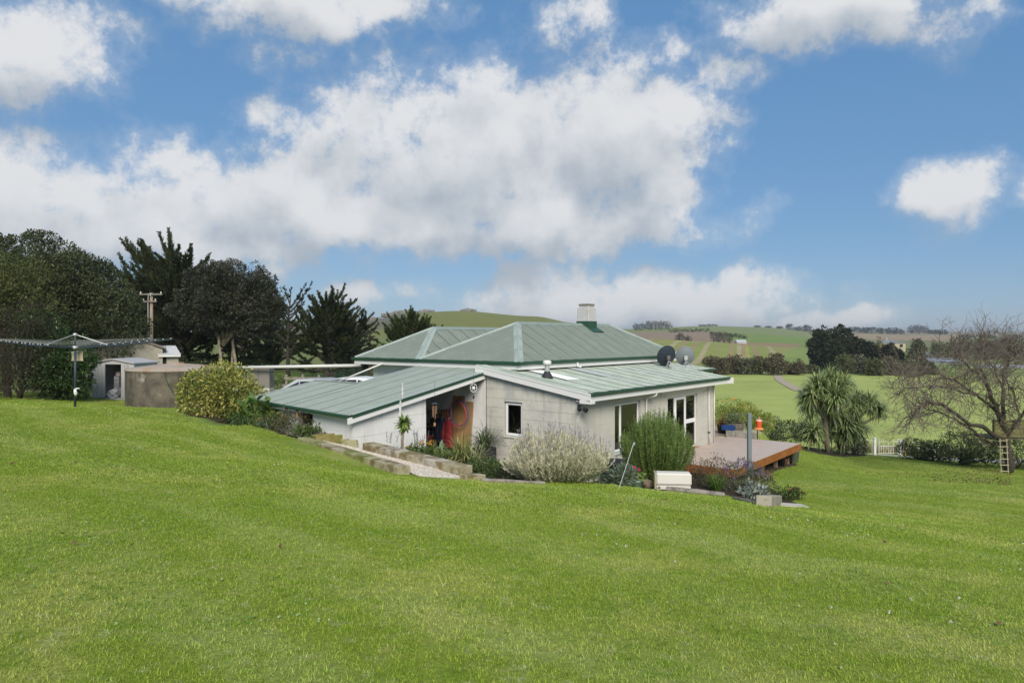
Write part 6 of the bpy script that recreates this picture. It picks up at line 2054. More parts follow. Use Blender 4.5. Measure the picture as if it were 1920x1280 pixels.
# low undergrowth at the tree feet
bu = on(at(330, 0, 47).x, 47)
leafy('undergrowth', 'low mixed undergrowth below the cypress trees', 'shrub', bu, px_lobes([(330, 682, 45, 16, 0, 1.4), (400, 690, 55, 14, 1, 1.4), (260, 690, 50, 16, 0, 1.4), (470, 688, 45, 12, 2, 1.4)], 47), 7000, .16, .06, [(.03, .045, .014), (.06, .085, .025), (.10, .13, .04)], None, 43, nclump=50)
bu = on(at(510, 0, 34).x, 34)
leafy('round_bush', 'small round bright green bush beside the concrete stand', 'bush', bu, px_lobes([(515, 718, 16, 18, 0, .45), (508, 722, 12, 14, 0, .4)], 34), 3500, .06, .03, [(.05, .085, .02), (.10, .15, .035), (.15, .2, .05)], None, 44, nclump=40)
bu = on(at(655, 0, 36).x, 36)
leafy('conifer_bush', 'blue green low conifer bush behind the lean-to roof', 'bush', bu, px_lobes([(655, 706, 30, 17, 0, .8), (640, 712, 22, 12, 0, .7), (672, 714, 18, 14, 0, .7)], 36), 6000, .10, .022, [(.022, .045, .026), (.045, .08, .045), (.075, .115, .065)], None, 45, nclump=50)

# variegated shrub by the tank and strappy clumps
bv_ = on(at(415, 0, 24.2).x, 24.2)
leafy('variegated_shrub', 'rounded yellow variegated shrub beside the concrete tank', 'shrub', bv_,
      px_lobes([(413, 730, 60, 42, 0, 1.0), (395, 745, 50, 34, -.2, .9), (440, 740, 42, 40, 0, .9), (420, 712, 45, 28, 0, .8), (375, 757, 34, 20, -.2, .6)], 24.2),
      9000, .13, .055, [(.04, .075, .015), (.16, .20, .04), (.40, .38, .09), (.55, .50, .16)], None, 51, clump=.32, nclump=90, inner=.8, outward=.75, patch=.2)
M_strap = leafmat('strap_leaf', [(.035, .065, .018), (.07, .12, .03), (.12, .18, .05)], .2, .4)
def clump(name, label, cat, base, n, L, W, spread, droop, m_, seed, rad=.12, seg=4, group=None, h0=0.0):
    r = np.random.default_rng(seed)
    t = thing(name, label, cat, base, 0, group)
    a = r.uniform(0, 2 * PI, n); q = rad * np.sqrt(r.random(n))
    P = np.stack([q * np.cos(a), q * np.sin(a), np.full(n, h0)], 1)
    tilt = r.uniform(.05, spread, n)
    D = unit(np.stack([np.cos(a) * tilt, np.sin(a) * tilt, np.ones(n)], 1) + r.normal(size=(n, 3)) * .1)
    V, F = strip_arrays(P, D, L * r.uniform(.6, 1.15, n), W * r.uniform(.7, 1.2, n), droop * r.uniform(.5, 1.4, n), seg)
    MB().add(V, F).build('leaves', m_, t)
    m = MB(); m.lathe([(rad * .8, -.08), (rad * .6, .05), (0, .08)], 8); m.build('crown', leafmat(name + '_base', [(.05, .06, .02), (.09, .1, .04)], 0), t)
    return t
for k, (u, v, Y) in enumerate(((438, 776, 22.6), (460, 780, 21.9), (452, 772, 22.9))):
    clump('agapanthus', ['dark strappy agapanthus clump at the foot of the variegated shrub', 'second agapanthus clump right beside the canna leaves', 'agapanthus clump behind the other two by the shrub'][k], 'plant', on(at(u, 0, Y).x, Y), 90, .62, .035, 1.1, 1.6, M_strap, 60 + k, .16, 4, 'agapanthus clumps')
M_canna = leafmat('canna_leaf', [(.06, .11, .02), (.11, .18, .035), (.17, .25, .06)], .3, .4)
def broad(name, label, base, n, H, L, W, m_, seed, group=None, flowers=None, spread=.5):
    r = np.random.default_rng(seed)
    t = thing(name, label, 'plant', base, 0, group)
    st = MB(); P, D, Ls = [], [], []
    ends = []
    for k in range(n):
        a = r.uniform(0, 2 * PI); h = H * r.uniform(.6, 1.1)
        d = np.array([math.cos(a) * spread * r.random(), math.sin(a) * spread * r.random(), 1])
        p = np.array([r.normal() * .1, r.normal() * .1, 0])
        e = p + unit(d[None])[0] * h
        st.tube([p, (p + e) / 2 + r.normal(size=3) * .02, e], [.012, .01, .006], 4, False)
        ends.append(e)
        for f in np.linspace(.35, 1, 5):
            aa = r.uniform(0, 2 * PI)
            P.append(p + (e - p) * f); D.append([math.cos(aa) * .8, math.sin(aa) * .8, .75 + .5 * r.random()]); Ls.append(L * r.uniform(.7, 1.15))
    P = np.array(P); D = unit(np.array(D)); Ls = np.array(Ls)
    V, F = strip_arrays(P, D, Ls, W, r.uniform(.4, 1.2, len(P)), 4, [.15, .8, 1, .7, .04])
    MB().add(V, F).build('leaves', m_, t); st.build('stems', leafmat(name + '_stem', [(.08, .11, .03), (.11, .14, .04)], 0), t)
    if flowers:
        c, fn, fs = flowers
        m = MB()
        for e in ends[:fn]:
            q = np.repeat(e[None] + np.array([[0, 0, .03]]), 14, 0); m.add(*leaf_arrays(q, unit(rdir(14, r) + np.array([0, 0, .3])), fs, fs * .6))
        m.build('flowers', leafmat(name + '_flower', [c, tuple(x * .8 for x in c)], .2), t)
    return t
for k, (u, Y, H) in enumerate(((477, 20.9, .75), (500, 20.4, .65), (533, 20.1, .95))):
    broad('canna', ['broad-leaved canna nearest the agapanthus', 'canna with upright leaves in front of the low window', 'tall canna leaning over the lean-to gutter'][k], on(at(u, 0, Y).x, Y), 6, H, .52, .17, M_canna, 70 + k, 'cannas along the lean-to', ((.55, .35, .02), 1, .06))
def bushy(name, label, u, v, Y, w, h, n, L, W, cols, seed, fl=None, group=None, flat=.9):
    """low perennial mound w x h metres"""
    base = on(at(u, 0, Y).x, Y)
    t = thing(name, label, 'plant', base, 0, group)
    r = np.random.default_rng(seed)
    V, F = crown_arrays([(0, 0, h * .42, w * .5, w * .45, h * .55), (w * .2, 0, h * .35, w * .35, w * .3, h * .4), (-w * .22, .05, h * .3, w * .32, w * .3, h * .4)], n, L, W, seed, .42, 26, .5, .6, .35)
    V = V.reshape(-1, 4, 3); V = V[V[:, :, 2].min(1) > -.03].reshape(-1, 3)
    MB().add(V, np.arange(len(V)).reshape(-1, 4)).build('foliage', leafmat(name + str(seed), cols, .25), t)
    m = MB()
    for k in range(12):
        a = r.uniform(0, 2 * PI); m.tube([(0, 0, -.02), (math.cos(a) * w * .25, math.sin(a) * w * .25, h * .6)], [.008, .004], 4, False)
    m.build('stems', M_bark, t)
    if fl:
        c, k, fs, spike = fl
        m = MB()
        for _ in range(k):
            a = r.uniform(0, 2 * PI); q = r.random() ** .5
            p = np.array([math.cos(a) * q * w * .5, math.sin(a) * q * w * .45, h * (.95 - .4 * q * q) + r.uniform(0, .08)])
            cnt = 8
            if spike:
                pts = p + np.stack([r.normal(size=cnt) * .008, r.normal(size=cnt) * .008, np.linspace(0, spike, cnt)], 1)
                m.add(*leaf_arrays(pts, unit(rdir(cnt, r) + np.array([0, 0, .5])), fs, fs * .6))
            else:
                m.add(*leaf_arrays(np.repeat(p[None], cnt, 0), unit(rdir(cnt, r) + np.array([0, 0, .25])), fs, fs * .5))
        m.build('flowers', leafmat(name + 'fl' + str(seed), [c, tuple(min(1, x * 1.3) for x in c)], .2), t)
    return t
G_DRY = [(.05, .045, .025), (.10, .085, .045), (.13, .12, .06), (.10, .13, .05)]
G_GRN = [(.045, .075, .02), (.085, .13, .035), (.14, .19, .06)]
G_GREY = [(.12, .14, .085), (.2, .22, .14), (.28, .29, .2)]
bushy('marigold_clump', 'green daisy clump with orange flowers left in the lean-to bed', 510, 0, 19.9, .9, .45, 900, .09, .035, G_GRN, 81, ((.60, .28, .01), 9, .045, 0))
bushy('perennial_clump', 'brown going-over perennial clump in the middle of the lean-to bed', 553, 0, 19.3, 1.15, .62, 1700, .075, .022, G_DRY, 82, ((.65, .25, .01), 5, .05, 0))
bushy('perennial_clump', 'leafy green clump at the right end of the lean-to bed', 590, 0, 18.9, .9, .5, 1100, .10, .045, G_GRN, 83, ((.60, .30, .02), 3, .04, 0))
bushy('ground_cover_plant', 'low grey green cover plant beside the mossy trough', 618, 0, 18.6, .7, .25, 600, .08, .04, [(.05, .08, .035), (.10, .14, .06)], 84)
# ------------------------------------------------------------------ front bed planting
def stems_shrub(name, label, base, w, h, n, nl, L, W, cols, seed, spread=.55, tipcol=None, tipn=0, cat='shrub', tipL=.12, stemcol=None, lump=.0, jit=.45):
    """upright many-stemmed shrub (rosemary, lavender): stems fan out of the base and carry needles"""
    r = np.random.default_rng(seed)
    t = thing(name, label, cat, base)
    a = r.uniform(0, 2 * PI, n); q = np.sqrt(r.random(n))
    root = np.stack([np.cos(a) * q * w * .20, np.sin(a) * q * w * .20, np.zeros(n)], 1)
    ph = seed * 1.7
    hh = h * (1.04 - .42 * q ** 2.2) * r.uniform(.78, 1.05, n) * (1 - lump * .5 + lump * np.sin(2 * a + ph) * q + lump * .6 * np.sin(5 * a + ph * 2) * q)
    tip = np.stack([np.cos(a) * q * w * .5 * r.uniform(.9, 1.06, n), np.sin(a) * q * w * .5, hh], 1)
    ctrl = np.stack([tip[:, 0] * .9, tip[:, 1] * .9, hh * .45], 1)
    def bez(f):
        f = f[..., None]
        return (1 - f) ** 2 * root[:, None] + 2 * f * (1 - f) * ctrl[:, None] + f ** 2 * tip[:, None]
    f = .12 + .88 * np.sort(r.random((n, nl)), 1) ** .75
    P = bez(f)
    T = unit(bez(np.minimum(f + .03, 1.03)) - P)
    D = unit(T * r.uniform(.5, 1.1, (n, nl, 1)) + r.normal(size=(n, nl, 3)) * jit)
    V, F = leaf_arrays(P.reshape(-1, 3), D.reshape(-1, 3), (L * r.uniform(.6, 1.2, (n, nl))).ravel(), W)
    MB().add(V, F).build('foliage', leafmat(name + '_needles', cols, .25, .55, patch=.35, pscale=2.5), t)
    m = MB()
    sub = r.choice(n, min(n, 90), False)
    fs = np.linspace(0, 1, 5)[None].repeat(n, 0)
    B = bez(fs)
    for k in sub: m.tube(B[k], [.009, .008, .006, .005, .003], 4, False)
    m.build('stems', mat(name + '_stem', stemcol or (.14, .11, .07), .9, .2), t)
    if tipn:
        m = MB()
        ks = r.choice(n, tipn, False)
        for k in ks:
            d = unit((tip[k] - ctrl[k])[None] + r.normal(size=(1, 3)) * .15)[0]
            e0, e1 = tip[k], tip[k] + d * tipL * r.uniform(.6, 1.3)
            m.tube([e0 - d * .05, e1], .0025, 3, False)
            c = 10
            pts = e1 + d * np.linspace(-.01, .055, c)[:, None]
            m.add(*leaf_arrays(pts, unit(d + rdir(c, r) * .8), .022, .012))
        m.build('flower_spikes', leafmat(name + '_flower', tipcol, .2), t)
    return t
bl = gp(1045, 907); bl = on((1045 - U0) / FPX * (bl.y + .95), bl.y + .95)
sL = bl.y / FPX
stems_shrub('lavender_bush', 'large silver grey lavender bush with faded purple spikes before the house corner', bl, 2.35, (905 - 797) * sL * .86, 760, 60, .085, .015,
            [(.30, .30, .18), (.52, .51, .34), (.68, .66, .48), (.75, .72, .57)], 91, tipcol=[(.16, .13, .18), (.28, .24, .28), (.42, .38, .36)], tipn=260, tipL=.20, stemcol=(.24, .20, .13), lump=.20, jit=.24)
bushy('lavender_undergrowth', 'dark green weeds growing through the foot of the lavender', 1050, 0, bl.y - .35, 1.5, .32, 1500, .05, .022, G_GRN, 90)
br = gp(1232, 912); br = on((1230 - U0) / FPX * (br.y + .95), br.y + .95)
sR = br.y / FPX
stems_shrub('rosemary_bush', 'big upright green rosemary bush in front of the side window', br, 1.95, (912 - 778) * sR * 1.02, 900, 110, .05, .011,
            [(.065, .11, .025), (.12, .20, .040), (.20, .29, .07), (.28, .36, .12)], 92, stemcol=(.10, .07, .04), lump=.08, jit=.36)
# lavender's small neighbour and ground covers along the gable wall
bushy('lavender_seedling', 'small pale lavender offshoot left of the large bush', 975, 0, 14.9, .55, .42, 700, .07, .014, [(.22, .22, .14), (.40, .38, .26)], 93)
bushy('ground_cover_plant', 'bright green ground cover beside the sleeper end', 925, 0, 15.2, .95, .34, 1500, .05, .03, G_GRN, 94)
bushy('ground_cover_plant', 'dark green cover plants between the sleepers and lavender', 945, 0, 14.6, .8, .26, 1000, .05, .022, [(.03, .055, .018), (.065, .10, .03)], 95)
bushy('sage_plant', 'grey green broad-leaved plant beside the black bin', 1163, 0, 15.1, .62, .45, 420, .15, .055, [(.075, .11, .07), (.14, .18, .12), (.20, .24, .17)], 96)
bushy('withered_shrub', 'withered brown shrub between the planter box and deck', 1312, 0, 17.2, 1.1, .75, 1800, .06, .016, [(.045, .035, .022), (.085, .065, .04), (.12, .10, .05), (.09, .11, .04)], 97)
bushy('withered_shrub', 'second brownish shrub before the orange deck edge', 1345, 0, 18.0, .9, .7, 1300, .06, .016, [(.06, .045, .02), (.12, .09, .04), (.16, .14, .05)], 98)
clump('chive_clump', 'bright green grassy clump in the flower bed', 'plant', on(at(1342, 0, 16.5).x, 16.5), 160, .45, .014, .8, .9, leafmat('chive', [(.07, .13, .02), (.13, .21, .04)], .3), 99, .12)
bushy('salvia_bush', 'purple flowered salvia bush around the foot of the grey post', 1392, 0, 17.0, 1.05, .72, 1500, .07, .028, [(.06, .07, .035), (.12, .13, .07), (.19, .20, .11)], 101, ((.16, .07, .30), 60, .028, .09))
bushy('mixed_perennial', 'mixed grey leafed perennial right of the grey post', 1425, 0, 16.9, .75, .55, 900, .075, .03, [(.08, .09, .04), (.15, .17, .07), (.22, .21, .10)], 102, ((.35, .30, .32), 14, .03, 0))
bushy('silver_plant', 'silvery leaved plant at the right tip of the bed', 1412, 0, 16.2, .5, .35, 200, .13, .06, [(.20, .24, .20), (.32, .36, .30)], 103)
bushy('ground_cover_plant', 'trailing green plants beyond the short grey sleeper', 1468, 0, 17.0, .9, .25, 600, .06, .035, G_GRN, 104)
bushy('sedum_plant', 'small dark sedum with red flower heads at the bed tip', 1492, 0, 16.9, .4, .28, 500, .05, .022, [(.035, .06, .02), (.07, .10, .035)], 105, ((.38, .07, .06), 12, .03, 0))
# raised bed by the lean-to
rb = l2w(-3.9, 2.75); rb = on(rb.x, rb.y)
AE = thing('tree_aeonium', 'succulent with a bare stalk and one round green leafy head', 'plant', at(754, 828, 16.9) + Vector((0, 0, -.28)))
hA = (828 - 800) / FPX * 16.9 + .28
m = MB(); m.tube([(0, 0, -.2), (.01, 0, hA * .5), (.04, .02, hA)], [.035, .03, .028], 8); m.build('stalk', mat('succulent_stalk', (.23, .19, .12), .9, .2), AE, True)
r_ = np.random.default_rng(110); n = 190
P = np.array([.04, .02, hA + .09]) + rdir(n, r_) * np.array([.05, .05, .07]); D = unit(rdir(n, r_) + np.array([0, 0, -.12]))
m = MB(); m.add(*strip_arrays(P, D, r_.uniform(.15, .27, n), .055, r_.uniform(-.2, .6, n), 3, [.35, .8, 1, .3])); m.build('leaves', leafmat('aeonium_leaf', [(.12, .19, .04), (.22, .31, .08), (.34, .42, .14)], .25, .35), AE)
SPN = thing('wind_spinner', 'slender white wind spinner with two feather blades beside the succulent', 'garden ornament', at(752, 828, 17.25) + Vector((0, 0, -.1)))
hS = (828 - 712) / FPX * 17.25 + .1
m = MB(); m.tube([(0, 0, -.2), (.0, 0, hS * .6)], .006, 5); m.tube([(.0, 0, hS * .6), (.03, 0, hS)], .005, 5); m.build('rod', M_galv, SPN)
def blade(x, z0, z1, w):
    V = []; F = []
    zs = np.linspace(z0, z1, 9)
    for i, z in enumerate(zs):
        q = math.sin(PI * (i / 8) ** .8) * w
        V += [(x - q * .5, -.012 + .02 * (i % 2), z), (x + q * .5, -.012, z), (x + q * .5, -.006, z), (x - q * .5, -.006 + .02 * (i % 2), z)]
    for i in range(8):
        b = i * 4
        F += [(b, b + 1, b + 5, b + 4), (b + 2, b + 3, b + 7, b + 6), (b + 1, b + 2, b + 6, b + 5), (b + 3, b, b + 4, b + 7)]
    m = MB(); m.add(V, F); m.build('blade', mat('pale_blade', (.55, .56, .56), .4, .05), SPN)
blade(-.02, hS * .34, hS * .75, .06); blade(.035, hS * .7, hS * 1.0, .05)
def spike_plant(label, p, n, h, c, seed):
    r = np.random.default_rng(seed)
    t = thing('lavender_sprig', label, 'plant', p, 0, 'lavender sprigs against the white wall')
    m = MB(); fl = MB(); P, D = [], []
    for k in range(n):
        x, y = r.normal() * .09, r.normal() * .09; hh = h * r.uniform(.6, 1.05); e = np.array([x * 1.4, y * 1.4, hh])
        m.tube([(x, y, 0), (x * 1.2, y * 1.2, hh * .5), e], .004, 3, False)
        c_ = 14; fl.add(*leaf_arrays(e + np.stack([r.normal(size=c_) * .004, r.normal(size=c_) * .004, np.linspace(-.12, .02, c_)], 1), unit(rdir(c_, r) + np.array([0, 0, .5])), .028, .016))
        q = 10; P.append(np.stack([np.full(q, x), np.full(q, y), np.linspace(.02, hh * .6, q)], 1)); D.append(unit(rdir(q, r) + np.array([0, 0, .7])))
    m.build('stems', leafmat('sprig_stem', [(.14, .16, .09), (.2, .22, .13)], 0), t)
    fl.build('flowers', leafmat('sprig_flower', [(.18, .15, .28), (.28, .24, .36)], .2), t)
    MB().add(*leaf_arrays(np.concatenate(P), np.concatenate(D), .06, .01)).build('leaves', leafmat('sprig_leaf', [(.12, .15, .08), (.22, .25, .15)], .2), t)
spike_plant('thin lavender sprigs left of the succulent by the white wall', at(729, 826, 17.3) + Vector((0, 0, -.06)), 4, .38, None, 120)
spike_plant('group of lavender sprigs right of the succulent by the white wall', at(784, 838, 17.6) + Vector((0, 0, -.12)), 12, .52, None, 121)
def bushat(name, label, p, w, h, n, L, W, cols, seed, fl=None):
    t = bushy(name, label, 960, 0, 20, w, h, n, L, W, cols, seed, fl)
    t.location = p
    return t
bushat('nasturtium', 'round-leaved green plants along the sleeper top', at(775, 853, 16.6) + Vector((0, 0, -.12)), .9, .3, 700, .07, .055, G_GRN, 122, ((.55, .30, .05), 5, .04, 0))
bushat('hosta_plant', 'broad green leaves filling the bed before the lean-to mouth', at(835, 868, 16.6) + Vector((0, 0, -.1)), 1.0, .42, 330, .17, .075, [(.06, .11, .025), (.12, .19, .05), (.18, .27, .08)], 123)
bushat('orange_flowers', 'small orange flowered clump beside the nasturtium', at(797, 850, 16.9) + Vector((0, 0, -.1)), .6, .42, 500, .07, .02, [(.12, .14, .04), (.22, .24, .08)], 124, ((.60, .30, .05), 12, .04, 0))
clump('daylily', 'yellow green strappy clump spilling by the lean-to mouth', 'plant', at(868, 862, 16.2) + Vector((0, 0, -.1)), 150, .78, .026, .9, 1.5, leafmat('daylily_leaf', [(.10, .14, .025), (.24, .27, .08), (.38, .36, .15)], .3), 125, .16)
clump('daylily', 'second strappy clump with cream edged leaves nearer the gable wall', 'plant', at(890, 868, 15.9) + Vector((0, 0, -.15)), 110, .70, .024, 1.0, 1.7, leafmat('daylily_leaf2', [(.10, .13, .04), (.26, .27, .13), (.42, .40, .24)], .3), 126, .14)
lf = thing('arum_plant', 'single pale upright arum leaf in the bed', 'plant', at(826, 850, 16.9) + Vector((0, 0, -.1)))
V, F = strip_arrays(np.array([[0, 0, .1], [.05, .02, .0]]), unit(np.array([[.1, -.1, 1], [.5, -.2, .8]])), np.array([.36, .3]), .15, np.array([.2, .8]), 4, [.2, .9, 1, .7, .05])
MB().add(V, F).build('leaf', leafmat('arum_leaf', [(.28, .36, .22), (.34, .42, .28)], .2), lf)
m = MB(); m.tube([(0, 0, -.05), (0, 0, .12)], .01, 5); m.build('stalk', leafmat('arum_stalk', [(.2, .26, .1), (.22, .28, .12)], 0), lf)
bushat('creeping_plant', 'dark green creeping plants tumbling past the sleeper end', at(905, 880, 15.3) + Vector((0, 0, -.05)), .9, .3, 1200, .045, .03, [(.03, .06, .018), (.07, .12, .03)], 127)
# ------------------------------------------------------------------ right side: citrus, hedges, cabbage trees, gate, bare tree
def fruit_bush(label, u, v, w, h, Y, n, seed, fruits):
    base = on(at(u, 0, Y).x, Y)
    t = leafy('citrus_bush', label, 'bush', base, px_lobes([(u, v, w, h, 0, w / FPX * Y * .8), (u - w * .4, v + h * .3, w * .7, h * .8, -.1, .6), (u + w * .4, v + h * .35, w * .7, h * .7, 0, .6)], Y), n, .075, .036,
              [(.09, .13, .02), (.17, .22, .03), (.27, .32, .05), (.36, .38, .08)], None, seed, 'citrus bushes beyond the deck', nclump=60, inner=.6)
    r = np.random.default_rng(seed + 5)
    p = at(u, v, Y) - base
    for k in range(fruits):
        d = rdir(1, r)[0]; d[1] = -abs(d[1])
        c = np.array([p.x, p.y, p.z]) + d * np.array([w / FPX * Y, w / FPX * Y * .7, h / FPX * Y]) * 1.0
        m = MB(); m.lathe([(.001, -.04), (.03, -.028), (.04, 0), (.03, .028), (.001, .04)], 8, tuple(c)); m.build('fruit', M_orange, t, True)
M_orange = mat('orange_fruit', (.70, .30, .02), .5, .1)
fruit_bush('yellow green citrus bush nearest the house corner', 1365, 772, 26, 28, 33.5, 4200, 201, 7)
fruit_bush('citrus bush with ripe fruit behind the half barrel', 1395, 775, 26, 22, 34.5, 3600, 202, 10)
fruit_bush('lower citrus bush beside the bird feeder', 1425, 790, 24, 18, 34, 3200, 203, 9)
HEDGE_C = [(.020, .036, .012), (.040, .066, .020), (.075, .105, .035), (.15, .17, .08)]
def hedge(label, spec, Y, n, seed, cols=HEDGE_C, L=.09, name='hedge_shrub'):
    u = spec[0][0]
    base = on(at(u, 0, Y).x, Y)
    return leafy(name, label, 'hedge', base, px_lobes(spec, Y), n, L, L * .5, cols, None, seed, 'dark clipped hedges along the garden edge', nclump=70, inner=.6, clump=.4)
hedge('dark green hedge stretch between the citrus and the cabbage trees', [(1445, 808, 28, 24, 0, .9), (1480, 812, 28, 24, .3, .9), (1512, 815, 24, 24, .5, .9), (1430, 815, 22, 20, -.2, .8)], 36.5, 9000, 211)
hedge('low hedge shrub right of the cabbage tree trunks', [(1602, 836, 20, 18, 0, .7), (1585, 842, 16, 14, 0, .6), (1616, 842, 12, 14, 0, .5)], 39, 3600, 212)
hedge('loose dark shrubs right of the white gate', [(1720, 842, 24, 18, 0, .8), (1700, 848, 18, 13, 0, .7), (1750, 845, 20, 17, -.5, .7), (1762, 850, 16, 15, -.6, .7)], 37.5, 6500, 213)
hedge('tall dark hedge clump under the bare tree', [(1800, 838, 26, 28, 0, 1.0), (1830, 845, 30, 25, 0, 1), (1860, 855, 24, 22, -.3, .9), (1790, 852, 20, 20, -.4, .8)], 35.5, 9500, 214)
hedge('dark hedge at the right edge behind the ladder', [(1905, 850, 30, 34, 0, 1), (1935, 845, 30, 40, 0, 1)], 34.5, 5500, 215)
hedge('small fern-like bush between hedge and deck corner', [(1455, 836, 12, 6, 0, .4)], 31, 700, 216, [(.08, .13, .025), (.16, .24, .05)])

# cabbage trees
M_cab = leafmat('cabbage_leaf', [(.085, .125, .040), (.19, .25, .085), (.33, .40, .16), (.46, .52, .25)], .25, .35, .5)
M_dead = leafmat('dead_skirt', [(.14, .10, .05), (.24, .18, .10)], .1)
M_cabbark = mat('cabbage_bark', (.19, .15, .105), .95, .2, 6, .02, 18)
def rosette(m, dead, p, R_, n, r):
    n = int(n * 2.3)
    d = rdir(n, r); d[:, 2] = np.where(r.random(n) < .72, np.abs(d[:, 2]) * .9 + .06, d[:, 2])
    d = unit(d)
    P = np.repeat(np.array(p)[None], n, 0) + d * .06
    m.add(*strip_arrays(P, d, R_ * r.uniform(.75, 1.1, n), .060 * R_ / .8, r.uniform(.35, 1.6, n), 4, [.6, 1, .95, .7, .04]))
    k = n // 4
    d2 = unit(np.stack([r.normal(size=k), r.normal(size=k), -np.abs(r.normal(size=k)) - .8], 1))
    dead.add(*strip_arrays(np.repeat(np.array(p)[None], k, 0), d2, R_ * r.uniform(.5, .85, k), .03, r.uniform(.4, 1, k), 2))
def cabbage(label, u, v, Y, stems, seed):
    base = gp(u, v); Yb = base.y
    r = np.random.default_rng(seed)
    t = thing('cabbage_tree', label, 'tree', base, 0, 'cabbage trees by the lower hedge')
    lv, dd, tr = MB(), MB(), MB()
    for (path, rad, R_, n) in stems:
        pts = [at(pu, pv, Yb + dy) - base for (pu, pv, dy) in path]
        fine = []
        for i in range(len(pts) - 1):
            for f in np.linspace(0, 1, 4)[:-1]: fine.append(pts[i].lerp(pts[i + 1], f))
        fine.append(pts[-1])
        tr.tube(fine, [rad * .75 * (1 - .35 * i / len(fine)) * r.uniform(.92, 1.08) for i in range(len(fine))], 8)
        rosette(lv, dd, tuple(pts[-1]), R_ * Yb / FPX, n, r)
    tr.build('trunk', M_cabbark, t, True); lv.build('leaves', M_cab, t); dd.build('dead_leaves', M_dead, t)
    return t
A_ = [(1552, 848, 0), (1548, 800, 0), (1540, 760, 0)]
cabbage('taller cabbage tree with forked crown left of the gate', 1552, 848, 38, [
    (A_ + [(1534, 728, 0)], .19, 40, 120), ([(1540, 765, 0), (1512, 752, -.2)], .10, 30, 80), ([(1544, 780, 0), (1560, 750, .3), (1568, 728, .3)], .13, 38, 110), ([(1546, 790, 0), (1535, 765, -.6), (1522, 742, -.7)], .09, 32, 70),
    ([(1542, 760, 0), (1545, 735, .6), (1556, 716, .6)], .1, 36, 100), ([(1560, 750, .3), (1580, 732, .6), (1584, 722, .7)], .09, 32, 90), ([(1550, 835, 0), (1535, 822, -.3), (1525, 812, -.4)], .08, 36, 90), ([(1540, 755, 0), (1552, 742, -.8), (1565, 748, -.9)], .08, 38, 100), ([(1548, 800, 0), (1552, 785, .5), (1560, 772, .7)], .08, 38, 90), ([(1540, 765, 0), (1526, 772, .3), (1520, 770, .4)], .06, 28, 70)], 221)
cabbage('broader cabbage tree with three heads nearer the gate', 1578, 851, 38, [
    ([(1578, 851, 0), (1574, 825, 0), (1580, 815, -.4)], .24, 36, 100), ([(1578, 845, 0), (1600, 800, .2), (1622, 770, .2), (1632, 758, .2)], .14, 32, 100), ([(1600, 800, .2), (1636, 785, .1), (1650, 772, .1)], .10, 26, 90), ([(1585, 830, 0), (1588, 812, -.6), (1585, 800, -.7)], .12, 38, 110), ([(1622, 775, .2), (1614, 758, .5), (1610, 752, .6)], .08, 32, 90), ([(1600, 800, .2), (1606, 775, -.3), (1600, 762, -.4)], .08, 34, 90), ([(1578, 840, 0), (1598, 818, -.2), (1608, 806, -.3)], .08, 36, 90), ([(1578, 840, 0), (1560, 815, .4), (1556, 800, .5)], .08, 38, 90)], 222)
bushy('low_flowers', 'low flower patch at the foot of the cabbage trees', 1548, 0, 36.9, 2.2, .3, 700, .08, .04, G_GRN, 223, ((.4, .06, .06), 12, .05, 0))

# white gate with posts and rail fence
gb = gp(1640, 853)
Yg = gb.y; sg = Yg / FPX
GT = thing('garden_gate', 'small white metal gate with spear-topped bars', 'gate', at(1648, 0, Yg) * Vector((1, 1, 0)) + Vector((0, 0, hz(gb.x, Yg))))
zt = (853 - 822) * sg; wG = (1684 - 1648) * sg
M_gw = mat('gate_white', (.74, .74, .72), .45, .05)
for x in (0.0, wG):
    m = MB(); m.tube([(x, 0, .05), (x, 0, zt)], .022, 6); m.build('stile', M_gw, GT)
for z in (.12, zt * .55, zt * .82):
    m = MB(); m.tube([(0, 0, z), (wG, 0, z)], .015, 6); m.build('rail', M_gw, GT)
for k in range(1, 8):
    x = wG * k / 8
    m = MB(); m.tube([(x, 0, .1), (x, 0, zt * (.98 if k % 2 == 0 else .62))], .010, 5); b_ = m.build('bar', M_gw, GT)
    m = MB(); zz = zt * (.98 if k % 2 == 0 else .62); m.lathe([(.003, 0), (.03, .03), (.0, .1)], 6, (x, 0, zz)); m.build('spear_tip', mat('spear_black', (.03, .03, .03), .5, .1), b_)
for u_, lb in ((1640, 'thick white gate post left of the gate'), (1688, 'thick white gate post right of the gate')):
    t = thing('gate_post', lb, 'post', Vector((at(u_, 0, Yg).x, Yg, hz(at(u_, 0, Yg).x, Yg))), 0, 'white gate posts')
    m = MB(); m.bbox(-.07, .07, -.07, .07, -.2, zt + .02, .012); m.build('post', M_gw, t); m = MB(); m.prism([(-.09, -.09, zt + .022), (.09, -.09, zt + .022), (.09, .09, zt + .022), (-.09, .09, zt + .022)], (0, 0, .03)); m.build('cap', M_gw, t)
FN = thing('rail_fence', 'thin white rail fence running from the gate post behind the shrubs', 'fence', Vector((at(1688, 0, Yg).x, Yg, hz(at(1688, 0, Yg).x, Yg))))
for k in range(2):
    m = MB(); p0 = Vector((.07, 0, zt * (.9 - .35 * k))); p1 = at(1760, 832 + 10 * k, Yg - .6) - FN.location; m.tube([p0, p1], .022, 6); m.build('rail', M_gw, FN)
m = MB(); m.bbox(1.9, 2.0, -.3, -.2, -.6, zt * .85, .01); m.build('post', M_gw, FN)
FN2 = thing('rail_fence', 'thin white rail fence left of the gate behind the cabbage tree', 'fence', Vector((at(1640, 0, Yg).x, Yg, hz(at(1640, 0, Yg).x, Yg))))
